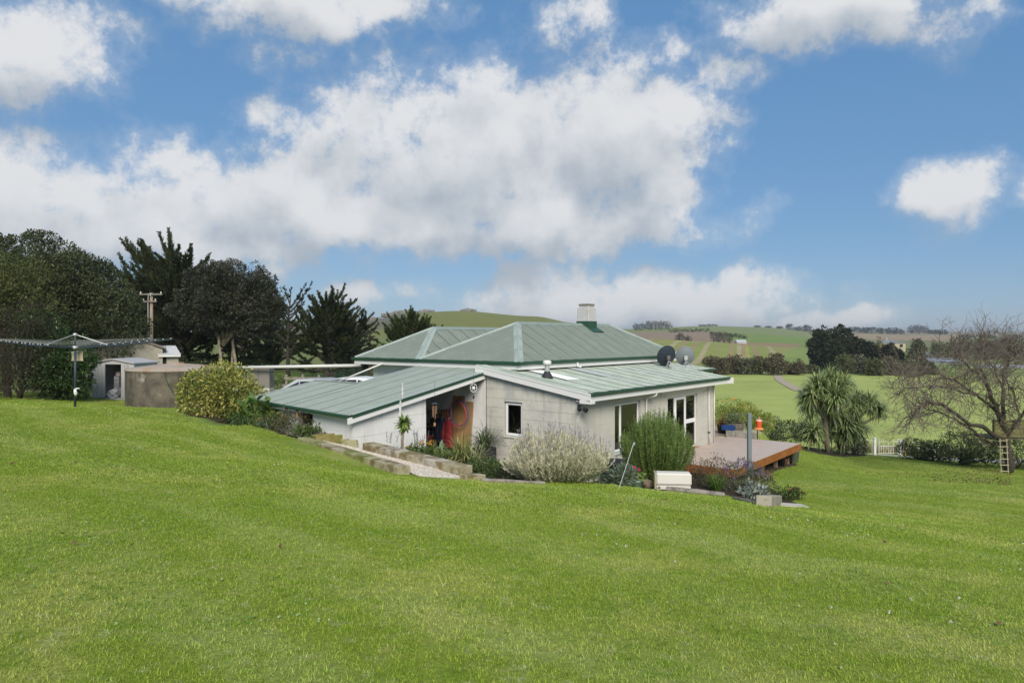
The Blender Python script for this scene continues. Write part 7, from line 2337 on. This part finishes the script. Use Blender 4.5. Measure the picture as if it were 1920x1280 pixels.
m = MB(); p1 = at(1612, 822, Yg + .3) - FN2.location; m.tube([(-.07, 0, zt * .85), p1], .022, 6); m.build('rail', M_gw, FN2)
m = MB(); m.bbox(p1.x - .05, p1.x + .05, p1.y - .05, p1.y + .05, -.3, p1.z + .05, .01); m.build('post', M_gw, FN2)
fp = gp(1834, 868); t = thing('fence_post', 'weathered grey fence post among the dark hedge', 'post', Vector((fp.x, fp.y - .5, hz(fp.x, fp.y - .5))))
m = MB(); m.tube([(0, 0, -.2), (.01, 0, .5), (0, 0, .92)], [.08, .075, .07], 8); m.build('post', M_grey_wood, t); m = MB(); m.tube([(0, -.08, .8), (2.2, .2, .75)], .004, 3); m.build('wire', M_wire, t)

# dry grass bank behind the gate
bk = on(at(1735, 0, 46).x, 47)
r_ = np.random.default_rng(231); n = 5200
u_ = r_.uniform(1600, 1800, n); yy = r_.uniform(46.2, 49.5, n); xx = (u_ - U0) / FPX * yy
P = np.stack([xx, yy, height(xx, yy)], 1)
D = unit(np.stack([r_.normal(size=n) * .3, r_.normal(size=n) * .3, np.ones(n)], 1))
o = MB().add(*strip_arrays(P, D, r_.uniform(.25, .6, n), .03, r_.uniform(.3, 1.2, n), 2)).build('dry_grass', leafmat('dry_grass', [(.22, .24, .07), (.40, .36, .20), (.50, .44, .28)], .3)); tag(o, 'strip of dry pale grass behind the white gate', 'grass', kind='stuff')

# bare old tree with tree-house platform and ladder
tb = gp(1893, 886); TBY = tb.y
BT = thing('bare_tree', 'old bare twisted tree with grey lichen twigs at the right edge', 'tree', tb)
M_twig = mat('lichen_twig', (.155, .128, .105), .95, .2, 4, island=.5)
M_oldbark = mat('old_bark', (.050, .040, .031), .95, .25, 5, .02, 14, second=(.10, .086, .068), sfac=(.54, .68), sscale=4)
limb_mb, twig_mb, bud_P, bud_D = MB(), MB(), [], []
rt = np.random.default_rng(241)
def tpt(u, v, dy): return np.array(at(u, v, TBY + dy) - tb)
def twigs(p, d, L, rad, depth):
    seg = 4
    pts, dn = branch_path(p, d, L, seg, .26, rt, .015)
    (limb_mb if rad > .022 else twig_mb).tube(pts, list(np.linspace(rad, rad * .5, seg + 1)), 4 if rad < .03 else 6, False)
    if depth == 0:
        bud_P.append(pts[-1]); bud_D.append(dn)
        return
    nb = 3 if depth > 1 else 4
    for k in range(nb):
        f = rt.uniform(.3, 1.0) if k else 1.0
        i = min(int(f * seg), seg - 1); q = pts[i] + (pts[i + 1] - pts[i]) * (f * seg - i)
        dd = unit(dn + rt.normal(size=3) * .75 + np.array([0, 0, .08]))
        twigs(q, dd, L * rt.uniform(.55, .85), rad * .52, depth - 1)
LIMBS = [
    ([(1893, 886, 0), (1890, 850, 0), (1886, 815, 0), (1870, 770, -.3), (1850, 720, -.6), (1838, 690, -.8)], .34, .08),
    ([(1888, 830, 0), (1850, 805, -.6), (1818, 795, -1.2), (1775, 760, -1.8), (1740, 752, -2.2), (1715, 770, -2.4), (1705, 795, -2.4)], .19, .04),
    ([(1888, 840, 0), (1845, 825, .4), (1800, 790, .8), (1760, 772, 1.0), (1722, 762, 1.3)], .14, .03),
    ([(1886, 815, 0), (1880, 760, .4), (1878, 710, .6), (1890, 680, .8), (1920, 665, 1)], .16, .05),
    ([(1886, 820, 0), (1915, 780, -.3), (1940, 730, -.5)], .15, .05),
    ([(1870, 770, -.3), (1830, 740, -.2), (1790, 712, -.1), (1750, 700, 0), (1710, 705, .2), (1680, 705, .3)], .11, .025),
    ([(1850, 720, -.6), (1825, 695, -.7), (1800, 675, -.8), (1775, 660, -.8)], .07, .02),
    ([(1878, 720, .6), (1862, 690, .3), (1845, 660, .1), (1838, 640, 0)], .07, .02),
    ([(1830, 740, -.2), (1800, 735, -.9), (1760, 725, -1.3), (1720, 722, -1.6), (1690, 735, -1.7)], .07, .02),
    ([(1890, 690, .8), (1895, 660, .6), (1905, 640, .5)], .06, .02),
    ([(1915, 780, -.3), (1900, 740, -.9), (1880, 700, -1.2)], .06, .02),
]
for (path, r0, r1) in LIMBS:
    K = [tpt(*p) for p in path]
    fine = []
    for i in range(len(K) - 1):
        for f in np.linspace(0, 1, 5)[:-1]: fine.append(K[i] * (1 - f) + K[i + 1] * f + rt.normal(size=3) * .035)
    fine.append(K[-1])
    n = len(fine)
    limb_mb.tube(fine, [.60 * (r0 + (r1 - r0) * i / (n - 1)) for i in range(n)], 8)
    start = int(n * (.45 if r0 > .15 else .2))
    for i in range(start, n):
        for _ in range(3 if r0 > .1 else 4):
            tg = unit(fine[min(i + 1, n - 1)] - fine[max(i - 1, 0)] + 1e-6)
            d = unit(tg * .6 + rt.normal(size=3) * .75 + np.array([-.22, 0, .02]))
            twigs(fine[i], d, rt.uniform(.5, 1.05), .020, 2)
for (u, v) in ((1815, 690), (1832, 690), (1850, 690), (1868, 690), (1800, 695)):
    twigs(tpt(u, v, -.5), np.array([rt.normal() * .1, rt.normal() * .1, 1.0]), 1.7, .016, 1)
limb_mb.build('trunk', M_oldbark, BT, True)
tw = twig_mb.build('twigs', M_twig, BT); tw['kind'] = 'stuff'
bp = np.array(bud_P); bd_ = np.array(bud_D)
k = rt.choice(len(bp), min(len(bp), 1100), False)
lv = MB().add(*leaf_arrays(bp[k], bd_[k], .06, .035)).build('last_leaves', leafmat('russet_leaf', [(.13, .07, .04), (.22, .13, .07), (.28, .22, .14)], .2), BT); lv['kind'] = 'stuff'
TH = thing('tree_house', 'mossy green tree-house platform built in the bare tree', 'tree house', Vector((at(1858, 0, TBY + .2).x, TBY + .2, tb.z)))
M_moss_b = mat('mossy_board', (.17, .155, .06), .9, .2, 4, .008, 20, second=(.10, .085, .05), sfac=(.45, .62), sscale=3)
z0_, z1_ = (886 - 824) / FPX * TBY, (886 - 786) / FPX * TBY
for k in range(5):
    m = MB(); zz = z0_ + .1 + k * (z1_ - z0_ - .1) / 5; m.bbox(-.05, 2.6, -.3, -.26, zz + .01, zz + (z1_ - z0_ - .1) / 5 - .01, .006); m.build('wall_board', M_moss_b, TH)
for k in range(6):
    m = MB(); m.bbox(-.1 + k * .46, .34 + k * .46, -.35, 1.4, z0_, z0_ + .06, .006); m.build('floor_board', M_moss_b, TH)
m = MB(); m.bbox(-.05, .05, -.25, -.15, z0_ + .062, z1_, .006); m.build('corner_post', M_moss_b, TH)
LD = thing('rope_ladder', 'pale wooden ladder hanging from the tree house', 'ladder', Vector((at(1884, 0, TBY - .5).x, TBY - .5, hz(at(1884, 0, TBY - .5).x, TBY - .5))))
zl = (886 - 822) / FPX * TBY; wl = 13 / FPX * TBY
M_lad = mat('ladder_wood', (.40, .36, .24), .8, .15)
for x in (-wl / 2, wl / 2):
    m = MB(); m.tube([(x, 0, .02), (x * .95, .1, zl)], .018, 5); m.build('side_rope', M_lad, LD)
for k in range(6):
    z = .1 + k * (zl - .2) / 5; m = MB(); m.tube([(-wl / 2 - .04, .1 * z / zl, z), (wl / 2 + .04, .1 * z / zl, z)], .02, 6); m.build('rung', M_lad, LD)
# fallen leaves on the lawn below the tree
r_ = np.random.default_rng(251); n = 650
u_ = 1900 - np.abs(r_.normal(size=n)) * 120; v_ = 868 + r_.random(n) ** 1.4 * 45 + (1900 - u_) * -.04
P = []
for a, b in zip(u_, v_):
    yy = 1.0
for k in range(n):
    yy = r_.uniform(24, 34); xx = (u_[k] - U0) / FPX * yy
    P.append((xx, yy, 0))
P = np.array(P); P[:, 2] = height(P[:, 0], P[:, 1]) + .05
d = rdir(n, r_); d[:, 2] *= .25; d = unit(d)
o = MB().add(*leaf_arrays(P, d, .075, .05)).build('fallen_leaves', leafmat('fallen_leaf', [(.06, .04, .02), (.14, .09, .04)], 0)); tag(o, 'scattered brown fallen leaves on the lawn below the bare tree', 'leaves', kind='stuff')
# ------------------------------------------------------------------ behind the house: cars, fence
def car(label, x, y, rz, body_c, group='cars parked behind the house'):
    z = hz(x, y)
    t = thing('parked_car', label, 'car', (x, y, z), rz, group)
    L, W, H = 4.5, 1.78, 1.50
    prof = [(-2.25, .35), (-2.22, .78), (-2.10, .98), (-1.75, 1.05), (-1.25, 1.45), (-.6, 1.5), (.35, 1.46), (1.05, 1.02), (1.95, .86), (2.2, .70), (2.25, .38)]
    m = MB()
    V, F = [], []
    ks = len(prof)
    for sgn, wx in ((-1, 1), (1, 1)):
        for (px_, pz_) in prof:
            w = W / 2 * (1 if pz_ < 1.0 else 1 - .28 * (pz_ - 1.0) / .5)
            V.append((px_, sgn * w, pz_))
    for i in range(ks - 1): F.append((i, i + 1, ks + i + 1, ks + i))
    F.append(tuple(range(ks))[::-1]); F.append(tuple(range(ks, 2 * ks)))
    F.append((0, ks, 2 * ks - 1, ks - 1))
    m.add(V, F); b = m.build('body', mat('car_paint_' + label[:5], body_c, .25, .03, spec=.6), t)
    gm = mat('car_glass', (.015, .018, .02), .08, .05, spec=.7)
    for sgn in (-1, 1):
        for (q0, q1) in ((-1.5, -.75), (-.68, .1), (.16, .85)):
            def zt_(x_): return np.interp(x_, [-1.75, -1.25, -.6, .35, 1.05], [1.06, 1.40, 1.44, 1.40, 1.04])
            y_ = sgn * (W / 2 - .05)
            m = MB(); pts = [(q0, sgn * (W / 2 + .004), 1.03), (q1, sgn * (W / 2 + .004), 1.03), (q1, sgn * (W / 2 * .80), zt_(q1) - .04), (q0, sgn * (W / 2 * .80), zt_(q0) - .04)]
            m.prism(pts, (0, sgn * .006, .0)); m.build('side_window', gm, t)
    m = MB(); m.prism([(-1.78, -.70, 1.06), (-1.78, .70, 1.06), (-1.30, .60, 1.42), (-1.30, -.60, 1.42)], (-.01, 0, .012)); m.build('rear_window', gm, t)
    m = MB(); m.prism([(1.0, -.70, 1.06), (1.0, .70, 1.06), (.40, .60, 1.43), (.40, -.60, 1.43)], (.012, 0, .012)); m.build('windscreen', gm, t)
    for sx in (-1.38, 1.38):
        for sy in (-1, 1):
            Mw = Matrix.Translation((sx, sy * .80, .32)) @ Matrix.Rotation(PI / 2, 4, 'X')
            m = MB(); m.lathe([(.20, -.11), (.32, -.10), (.33, 0), (.32, .10), (.20, .11)], 18, (0, 0, 0), Mw); wh = m.build('wheel', mat('tyre', (.02, .02, .02), .8, .1), t, True)
            m = MB(); m.lathe([(.0, -.112), (.2, -.10), (.2, .10), (.0, .112)], 12, (0, 0, 0), Mw); m.build('rim', M_galv, wh)
    for sy in (-.62, .62):
        m = MB(); m.bbox(-2.26, -2.16, sy - .12, sy + .12, .72, .92, .01); m.build('tail_light', mat('red_lens', (.35, .02, .02), .3, .05), t)
        m = MB(); m.bbox(2.12, 2.24, sy - .15, sy + .15, .62, .74, .01); m.build('headlight', M_upvc, t)
    return t
c1 = at(585, 712, 31.5); car('silver estate car partly hidden behind the lean-to roof', c1.x, 31.5, math.radians(160), (.42, .44, .46))
c2 = at(640, 716, 34.0); car('white car mostly hidden behind the lean-to roof', c2.x + .4, 34.0, math.radians(170), (.72, .72, .72))
fx = at(535, 0, 40)
FB = thing('wooden_fence', 'two-rail weathered wooden fence beside the driveway', 'fence', Vector((at(505, 0, 40).x, 40, hz(fx.x, 40))))
for k in range(4):
    m = MB(); m.bbox(k * .95, k * .95 + .12, -.06, .06, -.2, 1.15, .01); m.build('post', M_grey_wood, FB)
for z in (.45, .85):
    m = MB(); m.bbox(-.1, 3.1, -.10, -.062, z, z + .15, .006); m.build('rail', M_grey_wood, FB)

# ------------------------------------------------------------------ valley hedgerow and far trees, each its own thing
FT_MATS = {}
def far_tree(label, u, vb, vt, hw, Y, cols, seed, n=700, group='trees and bushes across the valley', name='far_tree', cat='tree', leaf=None, lobes=None, trunk=True):
    key = str(cols)
    base = Vector(((u - U0) / FPX * Y, Y, 0)); base.z = hz(base.x, base.y)
    top = CZ - (vt - V0) / FPX * Y
    H = max(top - base.z, .8); W = hw / FPX * Y
    t = thing(name, label, cat, base, 0, group)
    lb = lobes or [(0, 0, H * .55, W * .8, W * .7, H * .42), (W * .35, 0, H * .42, W * .6, W * .5, H * .36), (-W * .38, 0, H * .45, W * .55, W * .5, H * .34), (0, 0, H * .78, W * .5, W * .45, H * .2)]
    L = leaf or max(.35, min(W * .22, 2.2))
    V, F = crown_arrays(lb, n, L, L * .55, seed, .42, 34, .55, .55, .1)
    V = V.reshape(-1, 4, 3); V = V[V[:, :, 2].max(1) > 0].reshape(-1, 3)
    if key not in FT_MATS: FT_MATS[key] = leafmat('far_foliage%d' % len(FT_MATS), cols, .15, .7, .1)
    MB().add(V, np.arange(len(V)).reshape(-1, 4)).build('crown', FT_MATS[key], t)
    if trunk:
        m = MB(); m.tube([(0, 0, -.3), (0, 0, H * .5)], [H * .03 + .05, H * .02 + .02], 6); m.build('trunk', M_bark, t)
    return t
BRN = [(.060, .050, .030), (.105, .088, .055), (.15, .125, .075), (.13, .135, .06)]
OLV = [(.050, .060, .022), (.095, .105, .042), (.15, .155, .07)]
DRK = [(.012, .018, .009), (.022, .030, .014), (.036, .045, .020), (.055, .058, .026)]
GRY = [(.07, .075, .045), (.11, .115, .07), (.16, .155, .10)]
rh = random.Random(301)
ROW = [(1352, 702, 678, 14, BRN, 'brown hedgerow bush nearest the porch roof'), (1375, 702, 674, 17, BRN, 'taller brown bush beside it in the hedgerow'), (1400, 703, 677, 14, GRY, 'pale grey bush in the hedgerow left of the track'), (1425, 703, 676, 15, OLV, 'olive bush in the hedgerow'), (1452, 703, 673, 18, BRN, 'round brown bush above the farm track'),
       (1480, 703, 685, 14, OLV, 'low olive scrub right of the track'), (1497, 703, 681, 12, BRN, 'small brown scrub before the dark pines'), (1518, 702, 690, 16, OLV, 'low green scrub left of the cabbage tree'), (1545, 688, 674, 10, GRY, 'small grey bush on the green slope'),
       (1582, 703, 670, 15, OLV, 'rounded olive tree behind the cabbage tree'), (1608, 704, 672, 19, GRY, 'grey leafless tree right of the rounded olive'), (1640, 704, 680, 18, OLV, 'wide olive bush in the hedgerow'), (1668, 705, 676, 16, BRN, 'brown bush at the left tips of the bare tree'), (1700, 705, 682, 20, OLV, 'hedgerow bush seen through bare twigs'), (1735, 706, 684, 18, GRY, 'grey hedgerow bush behind the bare tree'), (1335, 700, 672, 14, BRN, 'brown hedgerow bush just above the porch roof')]
for k, (u, vb, vt, hw, c, lb) in enumerate(ROW):
    far_tree(lb, u, vb, vt - 5, hw * 1.2, 150 + rh.uniform(-4, 4) if vb > 695 else 185, c, 310 + k, 1700, 'hedgerow bushes across the valley', 'hedgerow_bush', 'bush')
PIN = [(1545, 690, 612, 26, 162, 'tall dark pine at the left of the big group'), (1580, 690, 609, 24, 166, 'tallest dark pine of the big group'), (1605, 690, 635, 26, 160, 'broad dark pine at the right of the big group'), (1630, 690, 640, 18, 158, 'lower dark pine beside the broad one'), (1562, 690, 640, 22, 158, 'dark pine filling the middle of the big group'), (1532, 690, 622, 14, 168, 'slim dark pine at the outer left edge'),
       (1668, 690, 642, 16, 162, 'single dark pine right of the big group'), (1680, 690, 655, 15, 156, 'low dark pine before the farmhouse')]
for k, (u, vb, vt, hw, Y, lb) in enumerate(PIN):
    far_tree(lb, u, vb, vt, hw, Y, DRK, 330 + k, 2600, 'dark pines across the valley', 'pine_tree', leaf=.75)
far_tree('bronze green tree right of the farmhouse', 1720, 680, 635, 17, 190, [(.03, .03, .014), (.06, .055, .022), (.09, .075, .03)], 345, 1500)
for k, (u, vt, hw, c, lb) in enumerate(((1650, 634, 10, [(.10, .09, .02), (.2, .16, .04)], 'autumn yellow tree behind the dark pines'), (1762, 640, 16, OLV, 'olive tree right of the bronze tree'), (1800, 634, 20, DRK, 'dark trees seen through the upper twigs'), (1850, 640, 24, BRN, 'brown trees behind the bare tree crown'), (1895, 636, 26, DRK, 'dark trees at the right edge of the valley'), (1870, 655, 30, [(.10, .05, .025), (.16, .09, .04)], 'rusty autumn trees at the right edge'), (1640, 650, 14, OLV, 'olive tree below the farmhouse'))):
    far_tree(lb, u, 690, vt, hw, 230 + 8 * k, c, 350 + k, 1100)
# trees on the slope and along the skyline
SKY = [(1275, 641, 626, 9, 345, DRK, 'dark bush pair on the ploughed slope, left one'), (1290, 641, 630, 7, 345, DRK, 'dark bush pair on the ploughed slope, right one'),
       (1338, 643, 624, 8, 350, GRY, 'left tree of the plantation above the striped field'), (1348, 643, 622, 8, 352, DRK, 'second tree of the plantation above the striped field'), (1358, 643, 622, 8, 350, GRY, 'third tree of the plantation above the striped field'), (1368, 643, 624, 7, 352, DRK, 'right tree of the plantation above the striped field'),
       (1192, 618, 607, 7, 760, DRK, 'leftmost hazy tree on the skyline'), (1203, 618, 605, 8, 760, GRY, 'second hazy tree on the skyline'), (1216, 617, 603, 9, 760, DRK, 'third hazy tree on the skyline'), (1229, 616, 602, 9, 760, GRY, 'fourth hazy tree on the skyline'), (1241, 616, 601, 9, 760, GRY, 'fifth hazy tree on the skyline'), (1253, 615, 602, 8, 760, GRY, 'rightmost hazy tree of the left skyline clump'),
       (1480, 621, 607, 8, 980, DRK, 'dark round tree on the middle skyline'), (1495, 621, 612, 8, 980, GRY, 'pale tree right of the dark skyline tree'), (1512, 622, 610, 10, 980, DRK, 'broad tree on the middle skyline'), (1462, 620, 612, 7, 980, GRY, 'small pale tree on the middle skyline'), (1440, 619, 612, 7, 980, GRY, 'small grey tree on the skyline'), (1420, 617, 611, 7, 980, GRY, 'small faint tree on the skyline left of the others'),
       (1710, 626, 610, 9, 1150, DRK, 'left tree of the square skyline clump'), (1722, 626, 609, 9, 1150, DRK, 'middle tree of the square skyline clump'), (1733, 626, 611, 8, 1150, DRK, 'right tree of the square skyline clump'),
       (1810, 634, 628, 12, 900, DRK, 'dark trees on the right skyline'), (1850, 636, 628, 14, 880, DRK, 'wider dark trees on the right skyline'), (1900, 638, 628, 16, 850, DRK, 'dark trees on the far right skyline')]
for k, (u, vb, vt, hw, Y, c, lb) in enumerate(SKY):
    far_tree(lb, u, vb, vt, hw, Y, c, 370 + k, 500, 'trees on the far slopes and skyline', 'skyline_tree')
def belt(label, u0, u1, vt, Y, h_px, c, seed):
    x0, x1 = (u0 - U0) / FPX * Y, (u1 - U0) / FPX * Y
    base = Vector(((x0 + x1) / 2, Y, hz((x0 + x1) / 2, Y)))
    t = thing('shelter_belt', label, 'hedge', base, 0, 'far shelter belts')
    n = int((x1 - x0) / (h_px / FPX * Y) / 1.2) + 2
    H = CZ - (vt - V0) / FPX * Y - base.z
    H = max(H, 2.5)
    lb = [(-(x1 - x0) / 2 + (x1 - x0) * (k + .5) / n, 0, H * .5 + hz(base.x - (x1 - x0) / 2 + (x1 - x0) * (k + .5) / n, Y) - base.z, (x1 - x0) / n * .75, H * .5, H * .5) for k in range(n)]
    V, F = crown_arrays(lb, 110 * n, H * .3, H * .18, seed, .5, 8, .5, .5)
    MB().add(V, F).build('crown', FT_MATS.get(str(c)) or leafmat('belt%d' % seed, c, .1), t)
    m = MB()
    for l in lb[::2]: m.tube([(l[0], 0, l[2] - H * .6), (l[0], 0, l[2])], [.3, .15], 5)
    m.build('trunks', M_bark, t)
belt('long clipped shelter belt on the skyline right of centre', 1565, 1693, 615, 1100, 6, DRK, 401)
belt('short shelter belt right of the square clump', 1740, 1775, 619, 1150, 4, DRK, 402)
belt('scrub line across the hillside below the skyline', 1255, 1330, 620, 600, 5, OLV, 403)
belt('scrub line lower on the hillside', 1330, 1400, 632, 520, 4, OLV, 404)
belt('gorse strip near the hilltop', 1310, 1345, 610, 900, 3, GRY, 405)

# farm buildings across the valley
def farm(label, u0, u1, vb, vw, vr, Y, wall_c, roof_c, hip=True, wins=3, name='farmhouse', cat='house'):
    x0, x1 = (u0 - U0) / FPX * Y, (u1 - U0) / FPX * Y
    z = hz((x0 + x1) / 2, Y); zb = CZ - (vb - V0) / FPX * Y
    zw = CZ - (vw - V0) / FPX * Y - zb; zr = CZ - (vr - V0) / FPX * Y - zb
    t = thing(name, label, cat, ((x0 + x1) / 2, Y, zb), 0)
    W = (x1 - x0) / 2; Dp = W * .8
    m = MB(); m.box(-W, W, 0, Dp * 2, -3 + min(0, z - zb), zw); m.build('wall', mat('farm_wall' + label[:4], wall_c, .8, .08), t)
    o = W * .06
    m = MB()
    inset = Dp if hip else 0
    if hip: inset = min(Dp, W * .8)
    V = [(-W - o, -o, zw), (W + o, -o, zw), (W + o, 2 * Dp + o, zw), (-W - o, 2 * Dp + o, zw), (-W + inset, Dp, zr), (W - inset, Dp, zr)]
    m.add(V, [(0, 1, 5, 4), (1, 2, 5), (2, 3, 4, 5), (3, 0, 4), (3, 2, 1, 0)]); rf = m.build('roof', mat('farm_roof' + label[:4], roof_c, .6, .08), t)
    for k in range(wins):
        c = -W + (k + .5) * 2 * W / wins
        m = MB(); m.box(c - W / wins * .35, c + W / wins * .35, -.06, -.01, zw * .3, zw * .8); m.build('window', M_dark, t)
    return t
fm = farm('cream farmhouse with grey hip roof beyond the dark pines', 1649, 1698, 654, 643, 637, 300, (.42, .38, .26), (.20, .21, .24))
m = MB(); m.bbox(-1.2, -.4, 3.5, 4.3, 1.5, 5.0, .05); m.build('chimney', M_concrete, fm)
farm('low blue grey barn roof seen through the bare twigs', 1750, 1812, 684, 678, 672, 215, (.20, .21, .23), (.24, .27, .31), False, 0, 'barn', 'barn')
farm('long pale barn roof at the right edge behind the bare tree', 1862, 1960, 704, 692, 685, 190, (.26, .26, .25), (.32, .34, .37), False, 0, 'barn', 'barn')
farm('small white shed on the slope above the striped field', 1382, 1400, 645, 641, 637, 400, (.40, .41, .42), (.46, .48, .50), False, 0, 'barn', 'barn')
farm('tiny white cottage on the far pasture', 1476, 1490, 639.5, 637.5, 635, 620, (.55, .55, .55), (.45, .47, .5), False, 0, 'cottage', 'house')
farm('blue roofed shed right of the bronze tree', 1738, 1752, 668, 664, 660, 240, (.4, .42, .45), (.35, .40, .50), False, 0, 'barn', 'barn')
# rock outcrops on the hill crest
M_crag = mat('crag', (.20, .185, .155), .95, .25, .2, .3, 1.0)
for k, (u, v, w) in enumerate(((762, 590, 26), (735, 596, 20), (878, 586, 14), (800, 588, 16), (700, 604, 18))):
    Y = 640; p = at(u, v, Y)
    t = thing('rock_outcrop', ['grey crag at the left shoulder of the hill', 'lower grey crag on the hill shoulder', 'flat crag on the hilltop', 'crag between the shoulder and the hilltop', 'outermost crag low on the hill'][k], 'rock', Vector((p.x, Y, hz(p.x, Y))), 0, 'rock outcrops on the hill')
    bm = bmesh.new(); bmesh.ops.create_icosphere(bm, subdivisions=3, radius=1)
    rr_ = random.Random(k)
    for v_ in bm.verts:
        f = 1 + .25 * math.sin(v_.co.x * 7 + k) * math.cos(v_.co.y * 5) + rr_.uniform(-.06, .06)
        v_.co = Vector((v_.co.x * w / FPX * Y * f, v_.co.y * 8 * f, v_.co.z * 2.6 * f))
    me = bpy.data.meshes.new('rock'); bm.to_mesh(me); bm.free(); me.materials.append(M_crag); o_ = bpy.data.objects.new('rock', me); COL.objects.link(o_); o_.parent = t
# farm track on the valley field and power line across
trk = [(1458, 704), (1462, 712), (1478, 722), (1500, 733)]
m = MB(); V = []
for (u, v) in trk:
    p = gp(u, v)
    for s_ in (-.9, .9): V.append((p.x + s_, p.y, hz(p.x + s_, p.y) + .08))
m.add(V, [(0, 1, 3, 2), (2, 3, 5, 4), (4, 5, 7, 6)])
o = m.build('farm_track', mat('track_dust', (.36, .31, .22), .95, .2)); tag(o, 'pale farm track crossing the valley field', kind='structure')
# ------------------------------------------------------------------ air: thin even haze round everything
hm = bpy.data.materials.new('haze')
hm.use_nodes = True
hnt = hm.node_tree
hnt.nodes.remove(hnt.nodes['Principled BSDF'])
pv = nd(hnt, 'ShaderNodeVolumePrincipled')
pv.inputs['Color'].default_value = (.80, .86, .92, 1)
pv.inputs['Density'].default_value = .00026
pv.inputs['Anisotropy'].default_value = .2
lk(hnt, pv.outputs[0], hnt.nodes['Material Output'].inputs['Volume'])
mb = MB(); mb.box(-7200, 7200, -7200, 7200, -140, 62)
hz_o = mb.build('haze', hm); tag(hz_o, 'thin pale haze over the valley', kind='stuff')
# ------------------------------------------------------------------ lawn life: daisies, clover leaves, weeds and a few dropped leaves
def lawn_xy(n, ymin, ymax, seed, cl=0):
    r = np.random.default_rng(seed)
    if cl:
        cy = np.sqrt(r.uniform(ymin ** 2, ymax ** 2, cl)); cx = r.uniform(-.85, .85, cl) * cy
        k = r.integers(0, cl, n); s = r.uniform(.08, .45, cl)[k]
        x, y = cx[k] + r.normal(size=n) * s, cy[k] + r.normal(size=n) * s
    else:
        y = np.sqrt(r.uniform(ymin ** 2, ymax ** 2, n)); x = r.uniform(-.85, .85, n) * y
    a = (x - PX) * AX[0] + (y - PY) * AX[1]; b = (x - PX) * BX[0] + (y - PY) * BX[1]
    keep = ~(poly_mask(x, y, BED_FRONT) | poly_mask(x, y, BED_LEFT)) & ~((a > -6.8) & (b > -3.4) & (b < 12) & (a < 14))
    x, y = x[keep], y[keep]
    return np.stack([x, y, height(x, y)], 1), r
P, r = lawn_xy(2600, 2.6, 14, 501, 46)
d = unit(np.stack([r.normal(size=len(P)), r.normal(size=len(P)), .5 + r.random(len(P))], 1))
o = MB().add(*leaf_arrays(P + np.array([0, 0, .012]), d, .022, .02)).build('clover', leafmat('clover_leaf', [(.11, .20, .04), (.22, .33, .10), (.34, .43, .20)], .3)); tag(o, 'patches of clover and broad weeds in the near lawn', 'clover', kind='stuff')
P, r = lawn_xy(90, 5, 20, 502, 26)
m = MB()
for p in P:
    k = 7; m.add(*leaf_arrays(np.repeat(p[None], k, 0) + np.array([0, 0, .03]), unit(rdir(k, r) + np.array([0, 0, .35])), .015, .012))
o = m.build('daisies', leafmat('daisy_petal', [(.62, .62, .58), (.75, .75, .70)], .1)); tag(o, 'tiny white daisies dotted over the lawn', 'daisies', kind='stuff')
P, r = lawn_xy(34, 3.5, 13, 503)
d = rdir(len(P), r); d[:, 2] = np.abs(d[:, 2]) * .3; d = unit(d)
o = MB().add(*leaf_arrays(P + np.array([0, 0, .022]), d, .06, .035)).build('dropped_leaves', leafmat('dropped_leaf', [(.10, .05, .03), (.22, .10, .05)], 0)); tag(o, 'a few brown dropped leaves on the near lawn', 'leaves', kind='stuff')
